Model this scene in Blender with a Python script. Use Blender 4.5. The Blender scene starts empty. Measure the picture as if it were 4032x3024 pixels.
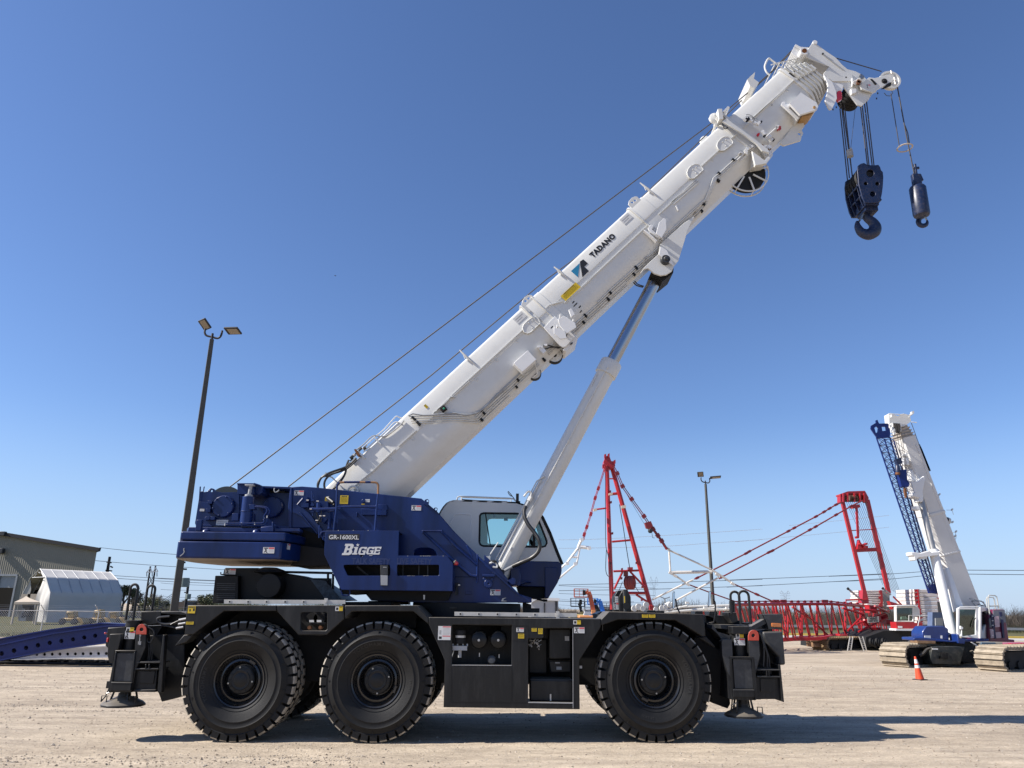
import bpy, bmesh, math, random
from mathutils import Vector, Matrix
from mathutils.geometry import delaunay_2d_cdt
random.seed(7)
SC = bpy.context.scene
COL = SC.collection
R_ = math.radians
# ------------------------------------------------------------------ camera
F, PITCH, ROLL, DC, HC = 2900.0, R_(16.93), R_(0.78), 12.98, 2.06
CU, CV = 2016.0, 1512.0
fwd = Vector((0, math.cos(PITCH), math.sin(PITCH)))
up0 = Vector((0, -math.sin(PITCH), math.cos(PITCH)))
rt0 = Vector((1, 0, 0))
UPV = up0 * math.cos(ROLL) - rt0 * math.sin(ROLL)
RTV = rt0 * math.cos(ROLL) + up0 * math.sin(ROLL)
CAM = Vector((0, -DC, HC))
cd = bpy.data.cameras.new('camera'); cam = bpy.data.objects.new('camera', cd); COL.objects.link(cam)
cd.sensor_width = 36; cd.lens = F / 4032 * 36; cd.clip_start = 0.1; cd.clip_end = 6000
m = Matrix((RTV, UPV, -fwd)).transposed().to_4x4(); m.translation = CAM
cam.matrix_world = m
SC.camera = cam
def ray(u, v): return fwd + RTV * ((u - CU) / F) - UPV * ((v - CV) / F)
def P(u, v, Y):                       # point of the photograph placed at depth Y (metres behind the near wheel faces)
    d = ray(u, v); return CAM + d * ((Y + DC) / d.y)
def G(u, v):                          # point on the ground
    d = ray(u, v); return CAM + d * (-HC / d.z)
def ground_z(x, y):                         # gentle fall of the yard under the crane
    w = max(0, min(1, (14 - y) / 8)) ; w = w * w * (3 - 2 * w)
    return (.11 * math.tanh(.0124 * x / .11) - .0207) * w
def proj(p):
    q = Vector(p) - CAM; z = q.dot(fwd)
    return CU + F * q.dot(RTV) / z, CV - F * q.dot(UPV) / z
class Zm:
    def __init__(s, x, y, k): s.x, s.y, s.k = x, y, k
    def __call__(s, a, b): return (s.x + a * s.k, s.y + b * s.k)
    def L(s, pts): return [(s.x + a * s.k, s.y + b * s.k) for a, b in pts]
z1, z2, z3 = Zm(600, 1800, .36166), Zm(1200, 1800, .36166), Zm(1600, 1850, .36166)
z4, z5, z6, z7 = Zm(350, 2250, .36166), Zm(1050, 2350, .36166), Zm(1650, 2350, .36166), Zm(2300, 2300, .40687)
b1, b2, b3, b4 = Zm(1200, 1500, .36166), Zm(1700, 1100, .36166), Zm(2200, 700, .31646), Zm(2600, 350, .27125)
b5, b6, b7 = Zm(2950, 130, .29532), Zm(3200, 350, .36166), Zm(1850, 1350, .60289)
c1, c2, c3, c4 = Zm(0, 2000, .42194), Zm(2200, 1750, .42194), Zm(2600, 1850, .42194), Zm(3300, 1550, .39186)
c5, c6, ov = Zm(3300, 2150, .36166), Zm(600, 1200, .18083), Zm(0, 0, 1.82278)
d1, d2, d4 = Zm(2080, 2300, .18083), Zm(3750, 2250, .18688), Zm(600, 2150, .18083)
# ------------------------------------------------------------------ materials
def mat(name, col, rough=.5, metal=0, var=.15, scale=3, coat=0, bump=0, bscale=60, streak=False, spec=.5, dust=0, dustcol=(.3, .26, .2), ledge=0):
    M = bpy.data.materials.new(name); M.use_nodes = True; nt = M.node_tree; N = nt.nodes; L = nt.links
    b = N['Principled BSDF']; b.inputs['Roughness'].default_value = rough; b.inputs['Metallic'].default_value = metal
    b.inputs['Coat Weight'].default_value = coat; b.inputs['Coat Roughness'].default_value = .15
    b.inputs['Specular IOR Level'].default_value = spec
    tc = N.new('ShaderNodeTexCoord'); mp = N.new('ShaderNodeMapping'); L.new(tc.outputs['Object'], mp.inputs['Vector'])
    mp.inputs['Scale'].default_value = (1, 1, .18) if streak else (1, 1, 1)
    n = N.new('ShaderNodeTexNoise'); n.inputs['Scale'].default_value = scale; n.inputs['Detail'].default_value = 6; n.inputs['Roughness'].default_value = .62
    L.new(mp.outputs[0], n.inputs['Vector'])
    r = N.new('ShaderNodeValToRGB'); r.color_ramp.elements[0].position = .3; r.color_ramp.elements[1].position = .72
    c = Vector(col)
    r.color_ramp.elements[0].color = (*(c * (1 - var)), 1); r.color_ramp.elements[1].color = (*(c * (1 + var)), 1)
    L.new(n.outputs['Fac'], r.inputs['Fac'])
    out = r.outputs['Color']
    if dust:
        n2 = N.new('ShaderNodeTexNoise'); n2.inputs['Scale'].default_value = scale * 2.3; n2.inputs['Detail'].default_value = 8; n2.inputs['Roughness'].default_value = .7
        L.new(mp.outputs[0], n2.inputs['Vector'])
        r2 = N.new('ShaderNodeValToRGB'); r2.color_ramp.elements[0].position = .48; r2.color_ramp.elements[1].position = .8
        r2.color_ramp.elements[1].color = (dust, dust, dust, 1)
        L.new(n2.outputs['Fac'], r2.inputs['Fac'])
        mx = N.new('ShaderNodeMixRGB'); mx.inputs['Color2'].default_value = (*dustcol, 1)
        L.new(r2.outputs['Color'], mx.inputs['Fac']); L.new(out, mx.inputs['Color1']); out = mx.outputs['Color']
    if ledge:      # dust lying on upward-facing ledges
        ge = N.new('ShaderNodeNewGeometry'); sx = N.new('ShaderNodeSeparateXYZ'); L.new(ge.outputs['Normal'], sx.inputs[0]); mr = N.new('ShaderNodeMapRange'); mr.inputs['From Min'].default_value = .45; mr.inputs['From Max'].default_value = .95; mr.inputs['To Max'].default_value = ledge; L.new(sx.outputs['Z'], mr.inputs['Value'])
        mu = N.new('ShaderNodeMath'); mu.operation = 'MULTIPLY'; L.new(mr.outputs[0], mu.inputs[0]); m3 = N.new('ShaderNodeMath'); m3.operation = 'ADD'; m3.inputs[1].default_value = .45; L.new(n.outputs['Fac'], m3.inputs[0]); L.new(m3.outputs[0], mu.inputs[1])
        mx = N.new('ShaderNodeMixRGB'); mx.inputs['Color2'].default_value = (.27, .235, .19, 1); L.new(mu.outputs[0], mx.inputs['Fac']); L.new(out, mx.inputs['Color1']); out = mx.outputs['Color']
    L.new(out, b.inputs['Base Color'])
    ad = N.new('ShaderNodeMath'); ad.operation = 'MULTIPLY_ADD'; ad.inputs[1].default_value = .25; ad.inputs[2].default_value = rough - .12
    L.new(n.outputs['Fac'], ad.inputs[0]); L.new(ad.outputs[0], b.inputs['Roughness'])
    if bump:
        nb = N.new('ShaderNodeTexNoise'); nb.inputs['Scale'].default_value = bscale; nb.inputs['Detail'].default_value = 5
        L.new(tc.outputs['Object'], nb.inputs['Vector'])
        bp = N.new('ShaderNodeBump'); bp.inputs['Strength'].default_value = bump; bp.inputs['Distance'].default_value = .01
        L.new(nb.outputs['Fac'], bp.inputs['Height']); L.new(bp.outputs[0], b.inputs['Normal'])
    return M
WHITE = mat('white_paint', (.60, .60, .575), .4, var=.03, scale=1.6, coat=.15, dust=.22, dustcol=(.42, .38, .31))
WHITE2 = mat('fresh_white_paint', (.68, .68, .67), .4, var=.03)
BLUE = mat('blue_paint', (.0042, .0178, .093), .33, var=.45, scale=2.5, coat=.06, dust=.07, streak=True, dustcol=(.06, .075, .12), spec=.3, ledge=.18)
BLUE2 = mat('blue_steel_paint', (.005, .017, .12), .4, var=.25, scale=1.2, coat=.1, dust=.1, dustcol=(.05, .06, .13), spec=.3, ledge=.25)  # top-face dust tint also stands in for the lit flange edges
BRBLUE = mat('bright_blue_paint', (.007, .026, .14), .35, var=.15, coat=.3)
LBLUE = mat('light_blue_paint', (.04, .22, .6), .4, var=.15)
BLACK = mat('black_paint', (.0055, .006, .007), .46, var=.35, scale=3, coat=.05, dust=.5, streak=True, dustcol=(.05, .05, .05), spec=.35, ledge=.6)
ENGB = mat('engine_black', (.0028, .003, .0035), .5, var=.4, spec=.3, ledge=.25)
DBLACK = mat('deep_black', (.003, .003, .0035), .75, var=.3)  # plain near-black for dark parts, recesses and gaps
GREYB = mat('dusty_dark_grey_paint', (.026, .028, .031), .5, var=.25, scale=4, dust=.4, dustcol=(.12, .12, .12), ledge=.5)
RUBBER = mat('rubber', (.0045, .0045, .0048), .6, var=.3, scale=3, dust=.3, dustcol=(.028, .026, .023), bump=.25, bscale=90, spec=.35)
RUBBERT = mat('dusty_tread_rubber', (.3, .275, .235), .92, var=.5, scale=5, dust=.9, dustcol=(.4, .355, .285), bump=.3, bscale=60)
HOSE = mat('hose_rubber', (.015, .015, .016), .45, var=.1)
CHROME = mat('chrome', (.34, .36, .4), .2, metal=1, var=.03)
STEEL = mat('bare_steel', (.35, .35, .34), .35, metal=.9, var=.15)
ALU = mat('aluminium', (.52, .5, .46), .42, metal=.35, var=.1, scale=8)
ROPE = mat('steel_rope', (.06, .055, .055), .6, metal=.4, var=.3, scale=30)
RED = mat('red_paint', (.36, .012, .017), .38, var=.12, scale=1.5, coat=.2)
DRED = mat('dark_red_paint', (.17, .012, .017), .45, var=.15, scale=2)
ORNG = mat('orange_paint', (.42, .08, .03), .45, var=.12, scale=6, dust=.25, dustcol=(.25, .2, .15))
CONE = mat('cone_orange', (.6, .06, .015), .55, var=.1)
YEL = mat('yellow_label', (.6, .42, .02), .5, var=.06, scale=10)
YELP = mat('yellow_machine_paint', (.32, .2, .05), .5, var=.2)
LABW = mat('label_white', (.6, .6, .59), .5, var=.04)
LABR = mat('label_red', (.6, .05, .06), .5, var=.05)
LABK = mat('label_black', (.012, .012, .014), .5, var=.05)
LABG = mat('label_grey', (.35, .35, .35), .5, var=.05)
TEAL = mat('logo_teal', (.02, .2, .36), .45, var=.05)
RUST = mat('rust', (.16, .065, .025), .85, var=.4, scale=12)
WOOD = mat('timber', (.22, .13, .07), .8, var=.35, scale=4)
POLE = mat('bronze_pole_paint', (.055, .052, .043), .5, var=.15, scale=4)
DPOLE = mat('dark_pole', (.02, .018, .02), .7, var=.2)
SID = mat('metal_siding', (.22, .205, .165), .7, var=.06, scale=.6)
GREY = mat('grey_paint', (.3, .31, .32), .5, var=.1)
CANV = mat('white_tarpaulin', (.5, .485, .46), .9, var=.05, scale=.8, bump=.3, bscale=2, spec=.1)
TAN = mat('tan_fabric', (.45, .38, .3), .8, var=.1)
MUD = mat('muddy_steel', (.3, .25, .185), .8, var=.3, scale=5, bump=.4, bscale=20)
GALV = mat('galvanised_steel', (.4, .4, .4), .45, metal=.5, var=.12)
BARK = mat('bark', (.1, .08, .065), .9, var=.3)
TWIG = mat('bare_twigs', (.17, .135, .1), .95, var=.4, scale=.4)
LEAF = mat('dull_leaves', (.085, .09, .04), .8, var=.5, scale=.9)
HOOKB = mat('worn_blue_paint', (.005, .014, .05), .42, var=.3, scale=9, dust=.35, dustcol=(.16, .12, .09))
LAMPG = mat('lamp_lens', (.22, .18, .13), .35, var=.05)
SEATM = mat('seat_fabric', (.03, .03, .032), .8)
ROOFB = mat('brown_shingles', (.13, .1, .085), .85, var=.2, scale=3)
def glass(name, tint, tr=.8):
    M = bpy.data.materials.new(name); M.use_nodes = True; nt = M.node_tree; N = nt.nodes; L = nt.links
    N.remove(N['Principled BSDF']); o = N['Material Output']
    t = N.new('ShaderNodeBsdfTransparent'); t.inputs['Color'].default_value = (*tint, 1)
    g = N.new('ShaderNodeBsdfGlossy'); g.inputs['Roughness'].default_value = .03
    f = N.new('ShaderNodeFresnel'); f.inputs['IOR'].default_value = 1.5
    ad = N.new('ShaderNodeMath'); ad.operation = 'ADD'; ad.inputs[1].default_value = .05; L.new(f.outputs[0], ad.inputs[0])
    mx = N.new('ShaderNodeMixShader'); L.new(ad.outputs[0], mx.inputs[0]); L.new(t.outputs[0], mx.inputs[1]); L.new(g.outputs[0], mx.inputs[2])
    L.new(mx.outputs[0], o.inputs['Surface']); return M
GLASS = glass('tinted_glass', (.72, .9, .88)); GLASSG = glass('green_tinted_glass', (.45, .62, .56))
AMBER = mat('amber_lens', (.45, .14, .03), .2, coat=1); REDL = mat('red_lens', (.5, .02, .03), .2, coat=1)
# ------------------------------------------------------------------ mesh builder
ORG = {}
class MB:
    def __init__(s): s.v = []; s.f = []; s.m = []; s.k = 0
    def mat(s, k): s.k = k; return s
    def add(s, vs, fs):
        n = len(s.v); s.v += [Vector(p) for p in vs]
        for f in fs: s.f.append([n + i for i in f]); s.m.append(s.k)
    def prism(s, loops, off):          # loops: outer + holes, coplanar 3D points
        off = Vector(off); allp = [Vector(p) for l in loops for p in l]; n = len(allp)
        fs = []
        if len(loops) == 1:
            fs.append(list(range(n))); fs.append([i + n for i in range(n)][::-1])
        else:
            ax = (allp[1] - allp[0]).normalized(); nz = off.normalized(); ay = nz.cross(ax).normalized(); ax = ay.cross(nz)
            q = [Vector(((p - allp[0]).dot(ax), (p - allp[0]).dot(ay))) for p in allp]; ed = []; b = 0; hs = []
            for l in loops:
                c = len(l); ed += [(b + i, b + (i + 1) % c) for i in range(c)]; hs.append(q[b:b + c]); b += c
            def ins(p, poly):
                r = False; j = len(poly) - 1
                for i in range(len(poly)):
                    if (poly[i].y > p.y) != (poly[j].y > p.y) and p.x < (poly[j].x - poly[i].x) * (p.y - poly[i].y) / (poly[j].y - poly[i].y) + poly[i].x: r = not r
                    j = i
                return r
            vo, _, fo, ov_, _, _ = delaunay_2d_cdt(q, ed, [], 0, 1e-7)
            mp_ = [(o_[0] if o_ else 0) for o_ in ov_]
            for t in fo:
                ce = sum((vo[i] for i in t), Vector((0, 0))) / 3
                if ins(ce, hs[0]) and not any(ins(ce, h_) for h_ in hs[1:]): t = [mp_[i] for i in t]; fs.append(t); fs.append([i + n for i in t][::-1])
        b = 0
        for l in loops:
            c = len(l)
            for i in range(c): j = (i + 1) % c; fs.append([b + i, b + j, b + j + n, b + i + n])
            b += c
        s.add(allp + [p + off for p in allp], fs); return s
    def plate(s, px, Y, th, holes=()):
        loops = [[P(u, v, Y) for u, v in px]] + [[P(u, v, Y) for u, v in h] for h in holes]
        return s.prism(loops, (0, th, 0))
    def box(s, a, b):
        a = Vector(a); b = Vector(b)
        vs = [(x, y, z) for x in (a.x, b.x) for y in (a.y, b.y) for z in (a.z, b.z)]
        s.add(vs, [(0, 1, 3, 2), (4, 6, 7, 5), (0, 4, 5, 1), (2, 3, 7, 6), (0, 2, 6, 4), (1, 5, 7, 3)]); return s
    def obox(s, c, ax, ay, az):
        c, ax, ay, az = map(Vector, (c, ax, ay, az))
        vs = [c + ax * i + ay * j + az * k for i in (-1, 1) for j in (-1, 1) for k in (-1, 1)]
        s.add(vs, [(0, 1, 3, 2), (4, 6, 7, 5), (0, 4, 5, 1), (2, 3, 7, 6), (0, 2, 6, 4), (1, 5, 7, 3)]); return s
    def bar(s, a, b, w, h, up=(0, 1, 0)):
        a = Vector(a); b = Vector(b); d = b - a; up = Vector(up); t = d.cross(up)
        if t.length < 1e-6: t = d.cross(Vector((1, 0, 0)))
        t.normalize(); u = t.cross(d).normalized()
        return s.obox((a + b) / 2, d / 2, t * (w / 2), u * (h / 2))
    def tube(s, pts, r, n=8, closed=False, caps=True):
        pts = [Vector(p) for p in pts]; c = len(pts)
        rs = r if isinstance(r, (list, tuple)) else [r] * c
        d = (pts[1] - pts[0]).normalized(); nrm = d.orthogonal().normalized(); rings = []
        for i, p in enumerate(pts):
            if closed: t = (pts[(i + 1) % c] - pts[i - 1])
            elif i == 0: t = pts[1] - pts[0]
            elif i == c - 1: t = pts[-1] - pts[-2]
            else: t = (pts[i + 1] - p).normalized() + (p - pts[i - 1]).normalized()
            if t.length < 1e-9: t = d
            t.normalize(); nrm = (nrm - t * nrm.dot(t))
            if nrm.length < 1e-6: nrm = t.orthogonal()
            nrm.normalize(); bi = t.cross(nrm)
            rings.append([p + (nrm * math.cos(2 * math.pi * k / n) + bi * math.sin(2 * math.pi * k / n)) * rs[i] for k in range(n)])
        vs = [p for g in rings for p in g]; fs = []
        for i in range(c if closed else c - 1):
            j = (i + 1) % c
            for k in range(n): l = (k + 1) % n; fs.append([i * n + k, i * n + l, j * n + l, j * n + k])
        if caps and not closed: fs.append(list(range(n))[::-1]); fs.append([(c - 1) * n + k for k in range(n)])
        s.add(vs, fs); return s
    def cyl(s, a, b, r, r2=None, n=24): return s.tube([a, b], [r, r if r2 is None else r2], n)
    def lathe(s, c, axis, prof, n=48, closed=False):
        c = Vector(c); ax = Vector(axis).normalized(); x = ax.orthogonal().normalized(); y = ax.cross(x); vs = []; fs = []; m_ = len(prof)
        for k in range(n):
            a = 2 * math.pi * k / n; d = x * math.cos(a) + y * math.sin(a)
            vs += [c + d * r + ax * h for r, h in prof]
        for k in range(n):
            l = (k + 1) % n
            for i in range(m_ if closed else m_ - 1):
                j = (i + 1) % m_; fs.append([k * m_ + i, k * m_ + j, l * m_ + j, l * m_ + i])
        s.add(vs, fs); return s
    def split(s, name, mats, parent=None, **kw):      # every separate piece becomes an object of its own
        par = list(range(len(s.v)))
        def fd(i):
            while par[i] != i: par[i] = par[par[i]]; i = par[i]
            return i
        for f in s.f:
            for i in f[1:]: par[fd(i)] = fd(f[0])
        g = {}
        for f, k in zip(s.f, s.m): g.setdefault(fd(f[0]), []).append((f, k))
        r = []
        for fl in g.values():
            ix = {}; b_ = MB()
            for f, k in fl:
                for i in f:
                    if i not in ix: ix[i] = len(ix); b_.v.append(s.v[i])
                b_.f.append([ix[i] for i in f]); b_.m.append(k)
            r.append(b_.build(name, mats, parent, **kw))
        return max(r, key=lambda o: len(o.data.vertices))
    def build(s, name, mats, parent=None, bevel=0, smooth=True, world=True, ang=35, segs=2):
        org = ORG.get(parent.name, Vector((0, 0, 0))) if (parent is not None and world) else Vector((0, 0, 0))
        me = bpy.data.meshes.new(name)
        me.from_pydata([p - org for p in s.v], [], s.f)
        if not isinstance(mats, (list, tuple)): mats = [mats]
        for m_ in mats: me.materials.append(m_)
        me.polygons.foreach_set('material_index', [min(k, len(mats) - 1) for k in s.m])
        bm = bmesh.new(); bm.from_mesh(me)
        bmesh.ops.remove_doubles(bm, verts=bm.verts, dist=1e-5)
        bmesh.ops.recalc_face_normals(bm, faces=bm.faces); bm.to_mesh(me); bm.free()
        if smooth:
            me.polygons.foreach_set('use_smooth', [True] * len(me.polygons)); me.set_sharp_from_angle(angle=R_(ang))
        me.update()
        o = bpy.data.objects.new(name, me); COL.objects.link(o)
        if parent is not None: o.parent = parent
        ORG[o.name] = org
        if bevel:
            md = o.modifiers.new('bevel', 'BEVEL'); md.width = bevel; md.segments = segs; md.limit_method = 'ANGLE'; md.angle_limit = R_(40)
            md.harden_normals = False
        return o
def tag(o, label=None, cat=None, group=None, kind=None):
    if label: o['label'] = label
    if cat: o['category'] = cat
    if group: o['group'] = group
    if kind: o['kind'] = kind
    return o
def thing(name, label, cat, loc=(0, 0, 0), group=None):
    o = bpy.data.objects.new(name, None); COL.objects.link(o); o.location = loc; o.empty_display_size = .3
    ORG[o.name] = Vector(loc); return tag(o, label, cat, group)
def copy_tree(o, parent=None):
    c = o.copy(); COL.objects.link(c); ORG[c.name] = ORG.get(o.name, Vector())
    if parent is not None: c.parent = parent
    for ch in [x for x in bpy.data.objects if x.parent == o]: copy_tree(ch, c)
    return c
def text_into(mb, s, org, dx, dz, height, depth=.004, bold=0, shear=0, space=1.0, nrm=None):
    cu = bpy.data.curves.new('t', 'FONT'); cu.body = s; cu.size = 1; cu.offset = bold; cu.shear = shear; cu.space_character = space; cu.resolution_u = 3; cu.fill_mode = 'FRONT'
    ob = bpy.data.objects.new('t', cu); COL.objects.link(ob)
    dg = bpy.context.evaluated_depsgraph_get(); me = ob.evaluated_get(dg).to_mesh()
    xs = [v.co.x for v in me.vertices]; ys = [v.co.y for v in me.vertices]
    hh = max(ys) - min(ys); k = height / hh; w = (max(xs) - min(xs)) * k
    dx = Vector(dx).normalized(); dz = Vector(dz).normalized(); nn = Vector(nrm) if nrm else dx.cross(dz)
    pts = [Vector(org) + dx * ((v.co.x - min(xs)) * k) + dz * ((v.co.y - min(ys)) * k) + nn.normalized() * depth for v in me.vertices]
    mb.add(pts, [list(p.vertices) for p in me.polygons])
    ob.to_mesh_clear(); COL.objects.unlink(ob); bpy.data.objects.remove(ob); bpy.data.curves.remove(cu)
    return w
def circ(cx, cy, r, n=16, ry=None): return [(cx + r * math.cos(2 * math.pi * k / n), cy + (ry or r) * math.sin(2 * math.pi * k / n)) for k in range(n)]
def smooth_path(pts, n=6):
    pts = [Vector(p) for p in pts]; out = []
    for i in range(len(pts) - 1):
        p0 = pts[max(i - 1, 0)]; p1 = pts[i]; p2 = pts[i + 1]; p3 = pts[min(i + 2, len(pts) - 1)]
        for k in range(n):
            t = k / n
            out.append(.5 * ((2 * p1) + (p2 - p0) * t + (2 * p0 - 5 * p1 + 4 * p2 - p3) * t * t + (3 * p1 - p0 - 3 * p2 + p3) * t ** 3))
    out.append(pts[-1]); return out
def hose(mb, zz, pts, Y, r, n=6):
    Ys = Y if isinstance(Y, (list, tuple)) else [Y] * len(pts)
    mb.tube(smooth_path([P(*zz(a, b), y) for (a, b), y in zip(pts, Ys)]), r, n)
def sticker(parent, c, w, h, kind='danger', ex=(1, 0, 0), ez=(0, 0, 1), name='warning_label'):
    """flat printed sticker: c = centre on the surface, ex/ez its in-plane axes"""
    ex = Vector(ex).normalized(); ez = Vector(ez).normalized(); nn = ex.cross(ez); c = Vector(c) + nn * .004; mb = MB()
    def q(x0, x1, y0, y1, k, lift=.0015):
        mb.mat(k); o = c + nn * lift
        mb.add([o + ex * (x * w / 2) + ez * (y * h / 2) for x, y in ((x0, y0), (x1, y0), (x1, y1), (x0, y1))], [(0, 1, 2, 3)])
    base = 1 if kind.startswith('yellow') else 0
    mb.mat(base); mb.obox(c, ex * w / 2, ez * h / 2, nn * .001)
    if kind == 'danger':
        q(0, .95, .45, .9, 2); q(-.85, -.1, .5, .85, 3)
        for pl in ([(-.75, .3), (-.45, .45), (-.3, -.1), (-.5, -.2), (-.62, .1)], [(-.5, -.1), (-.15, -.85), (-.3, -.9), (-.62, -.3)], [(-.6, -.1), (-.85, -.7), (-.75, -.8), (-.48, -.2)]):
            mb.mat(3); mb.add([c + nn * .002 + ex * (x * w / 2) + ez * (y * h / 2) for x, y in pl], [list(range(len(pl)))])
        for i in range(4): q(.05, .9, .25 - i * .28, .32 - i * .28, 4)
    elif kind == 'tall':
        q(-.3, .95, .82, .95, 2); q(-.3, .95, -.5, -.38, 2)
        mb.mat(3)
        for i in range(6): q(-.2, .85, .65 - i * .18, .7 - i * .18, 4)
        q(-.8, -.5, -.2, .4, 4); q(-.85, -.4, -.85, -.5, 3)
    elif kind == 'yellow':
        q(-.7, .7, .68, .85, 3)
        for i in range(5): q(-.85, .85, .4 - i * .25, .48 - i * .25, 3, .001)
    elif kind == 'half':
        q(-.05, 1, -1, 1, 1); q(-.8, -.2, -.6, .6, 3); q(.1, .9, .5, .7, 3)
    elif kind == 'yellowpic':
        q(-.9, .9, .72, .85, 3); q(-.9, .9, .4, .6, 3); q(-.6, -.2, -.5, .1, 3); q(.35, .85, -.4, .3, 3)
    elif kind == 'plain':
        q(-.8, .8, .1, .4, 4); q(-.8, .4, -.5, -.25, 4)
    return mb.build(name, [LABW, YEL, LABR, LABK, LABG], parent, smooth=False)
def pxm(Y, n=1): return n * (Y + DC) / F / math.cos(PITCH) * 1.0   # rough metres per source pixel at depth Y
# ================================================================== MAIN CRANE : carrier
crane = thing('rough_terrain_crane', 'big blue, white and black rough terrain crane with its boom raised, filling the foreground', 'mobile crane', P(2016, 2800, 1.65).xy.to_3d())
# ---- wheels
def make_wheel():
    RO = .935
    mb = MB()       # tyre carcass, axis along Y, outer face at -y
    prof = [(.40, -.25), (.415, -.285), (.45, -.31), (.47, -.318), (.475, -.312), (.52, -.335), (.60, -.362), (.625, -.372), (.64, -.366), (.70, -.37), (.715, -.378), (.73, -.368), (.775, -.352), (.80, -.345), (.812, -.352), (.83, -.335), (.855, -.30), (.872, -.2), (.88, 0)]
    prof = prof + [(r, -y) for r, y in prof[-2::-1]]
    mb.lathe((0, 0, 0), (0, 1, 0), prof, 96)
    n = 36; st = 2 * math.pi / n
    def blk(a0, prof2, hexy=False):       # prof2: list of (r,y) outer edge + inner base, swept between angles
        pass
    def pt(r, a, y): return Vector((r * math.cos(a), y, r * math.sin(a)))
    for k in range(n):
        for sgn in (-1, 1):
            a = k * st + (st / 2 if sgn > 0 else 0)
            # shoulder lug: bevelled block wrapping over the shoulder
            w0, w1 = st * .40, st * .36
            pr = [(.815, .352, w0), (.905, .352, w1), (.930, .325, w1), (.935, .215, w1 * .95), (.922, .19, w1 * .8), (.865, .185, w0 * .9)]
            vs = []
            for r, y, w in pr: vs += [pt(r, a - w, sgn * y), pt(r, a + w, sgn * y)]
            c = len(pr); fs = [[2 * i, 2 * i + 1, 2 * i + 3, 2 * i + 2] for i in range(c - 1)] + [[2 * (c - 1), 2 * (c - 1) + 1, 1, 0]]
            fs += [[2 * i for i in range(c)], [2 * i + 1 for i in range(c)][::-1]]
            mb.mat(0).add(vs, [fs[0], fs[-3], fs[-2], fs[-1]]); mb.mat(1).add(vs, fs[1:5])
            # hexagonal centre block
            a2 = a + st / 2; y0, y1 = .02 if sgn > 0 else -.02, .175
            hx = [(-.42, .55), (-.3, 1), (.3, 1), (.42, .55), (.42, .3), (.25, 0), (-.25, 0), (-.42, .3)]
            lo = []; hi = []
            for p_, q_ in hx:
                y = sgn * (.015 + q_ * .16)
                lo.append(pt(.86, a2 + p_ * st, y)); hi.append(pt(.934, a2 + p_ * st * .9, y * .98 + sgn * .004))
            c = len(hx); mb.add(hi, [list(range(c))]); mb.mat(0).add(lo + hi, [[i, (i + 1) % c, (i + 1) % c + c, i + c] for i in range(c)])
    mb.mat(0)
    for k in range(24):      # small sidewall ribs
        a = 2 * math.pi * k / 24 + .07
        if k % 2: mb.obox(pt(.76, a, -.36), Vector((math.cos(a), 0, math.sin(a))) * .035, Vector((-math.sin(a), 0, math.cos(a))) * .002, Vector((0, .006, 0)))
    # raised sidewall lettering
    for word, a0, hh in (('YOKOHAMA', -2.05, .062), ('29.5R25', 1.95, .04)):
        tb = MB(); w = text_into(tb, word, (0, 0, 0), (1, 0, 0), (0, 0, 1), hh, 0, bold=.02, space=1.25)
        vs = []
        for p in tb.v:
            r = .545 + p.z; a = a0 - p.x / .58; vs.append(pt(r, a, -.352 - (r - .545) * .28))
        mb.mat(2).add(vs, tb.f); mb.mat(0)
    rim = MB()
    rim.lathe((0, 0, 0), (0, 1, 0), [(.0, -.10), (.24, -.10), (.275, -.13), (.285, -.22), (.30, -.245), (.33, -.235), (.345, -.20), (.37, -.19), (.385, -.25), (.395, -.295), (.415, -.305), (.425, -.29), (.42, -.24), (.40, .2), (.42, .3), (.0, .3)], 64)
    hub = MB()
    hub.lathe((0, 0, 0), (0, 1, 0), [(0, -.235), (.10, -.235), (.115, -.228), (.15, -.232), (.16, -.222), (.205, -.215), (.222, -.2), (.225, -.10)], 48)
    for k in range(12):
        a = k * math.pi / 6; hub.cyl(pt(.19, a, -.235), pt(.19, a, -.2), .009, n=6)
    for a in (.4, 2.2, 3.9): hub.mat(1).cyl(pt(.2, a, -.245), pt(.2, a, -.21), .014, n=8)
    hub.mat(0); rim.obox(pt(.335, 1.5, -.25), (.055, 0, 0), (0, .03, 0), (0, 0, .018))
    w = rim.build('wheel', BLACKG, crane, world=False, ang=30)
    t = mb.build('tyre', [RUBBER, RUBBERT, mat('sidewall_lettering', (.012, .012, .012), .6, dust=.4, dustcol=(.05, .046, .04))], w, world=False, ang=28)
    h = hub.build('hub_cap', [BLACK, STEEL], w, world=False, ang=30)
    return w
BLACKG = mat('gloss_black_rim', (.012, .012, .013), .28, var=.2, coat=.3, dust=.25, dustcol=(.08, .075, .07))
wheel0 = make_wheel()
HUBS = [(949, 2690), (1486, 2693), (2573, 2695)]
CO = ORG[crane.name]; first = True
for hi, (u, v) in enumerate(HUBS):
    c = P(u, v, .2)
    for far in (0, 1):
        o = wheel0 if first else copy_tree(wheel0, crane); first = False
        o.location = Vector((c.x, (.385 if not far else 2.93), .932 + ground_z(c.x, 0))) - CO
        o.rotation_euler = (0, [.5, 1.9, 3.6][hi] + far, math.pi if far else 0)
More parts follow.
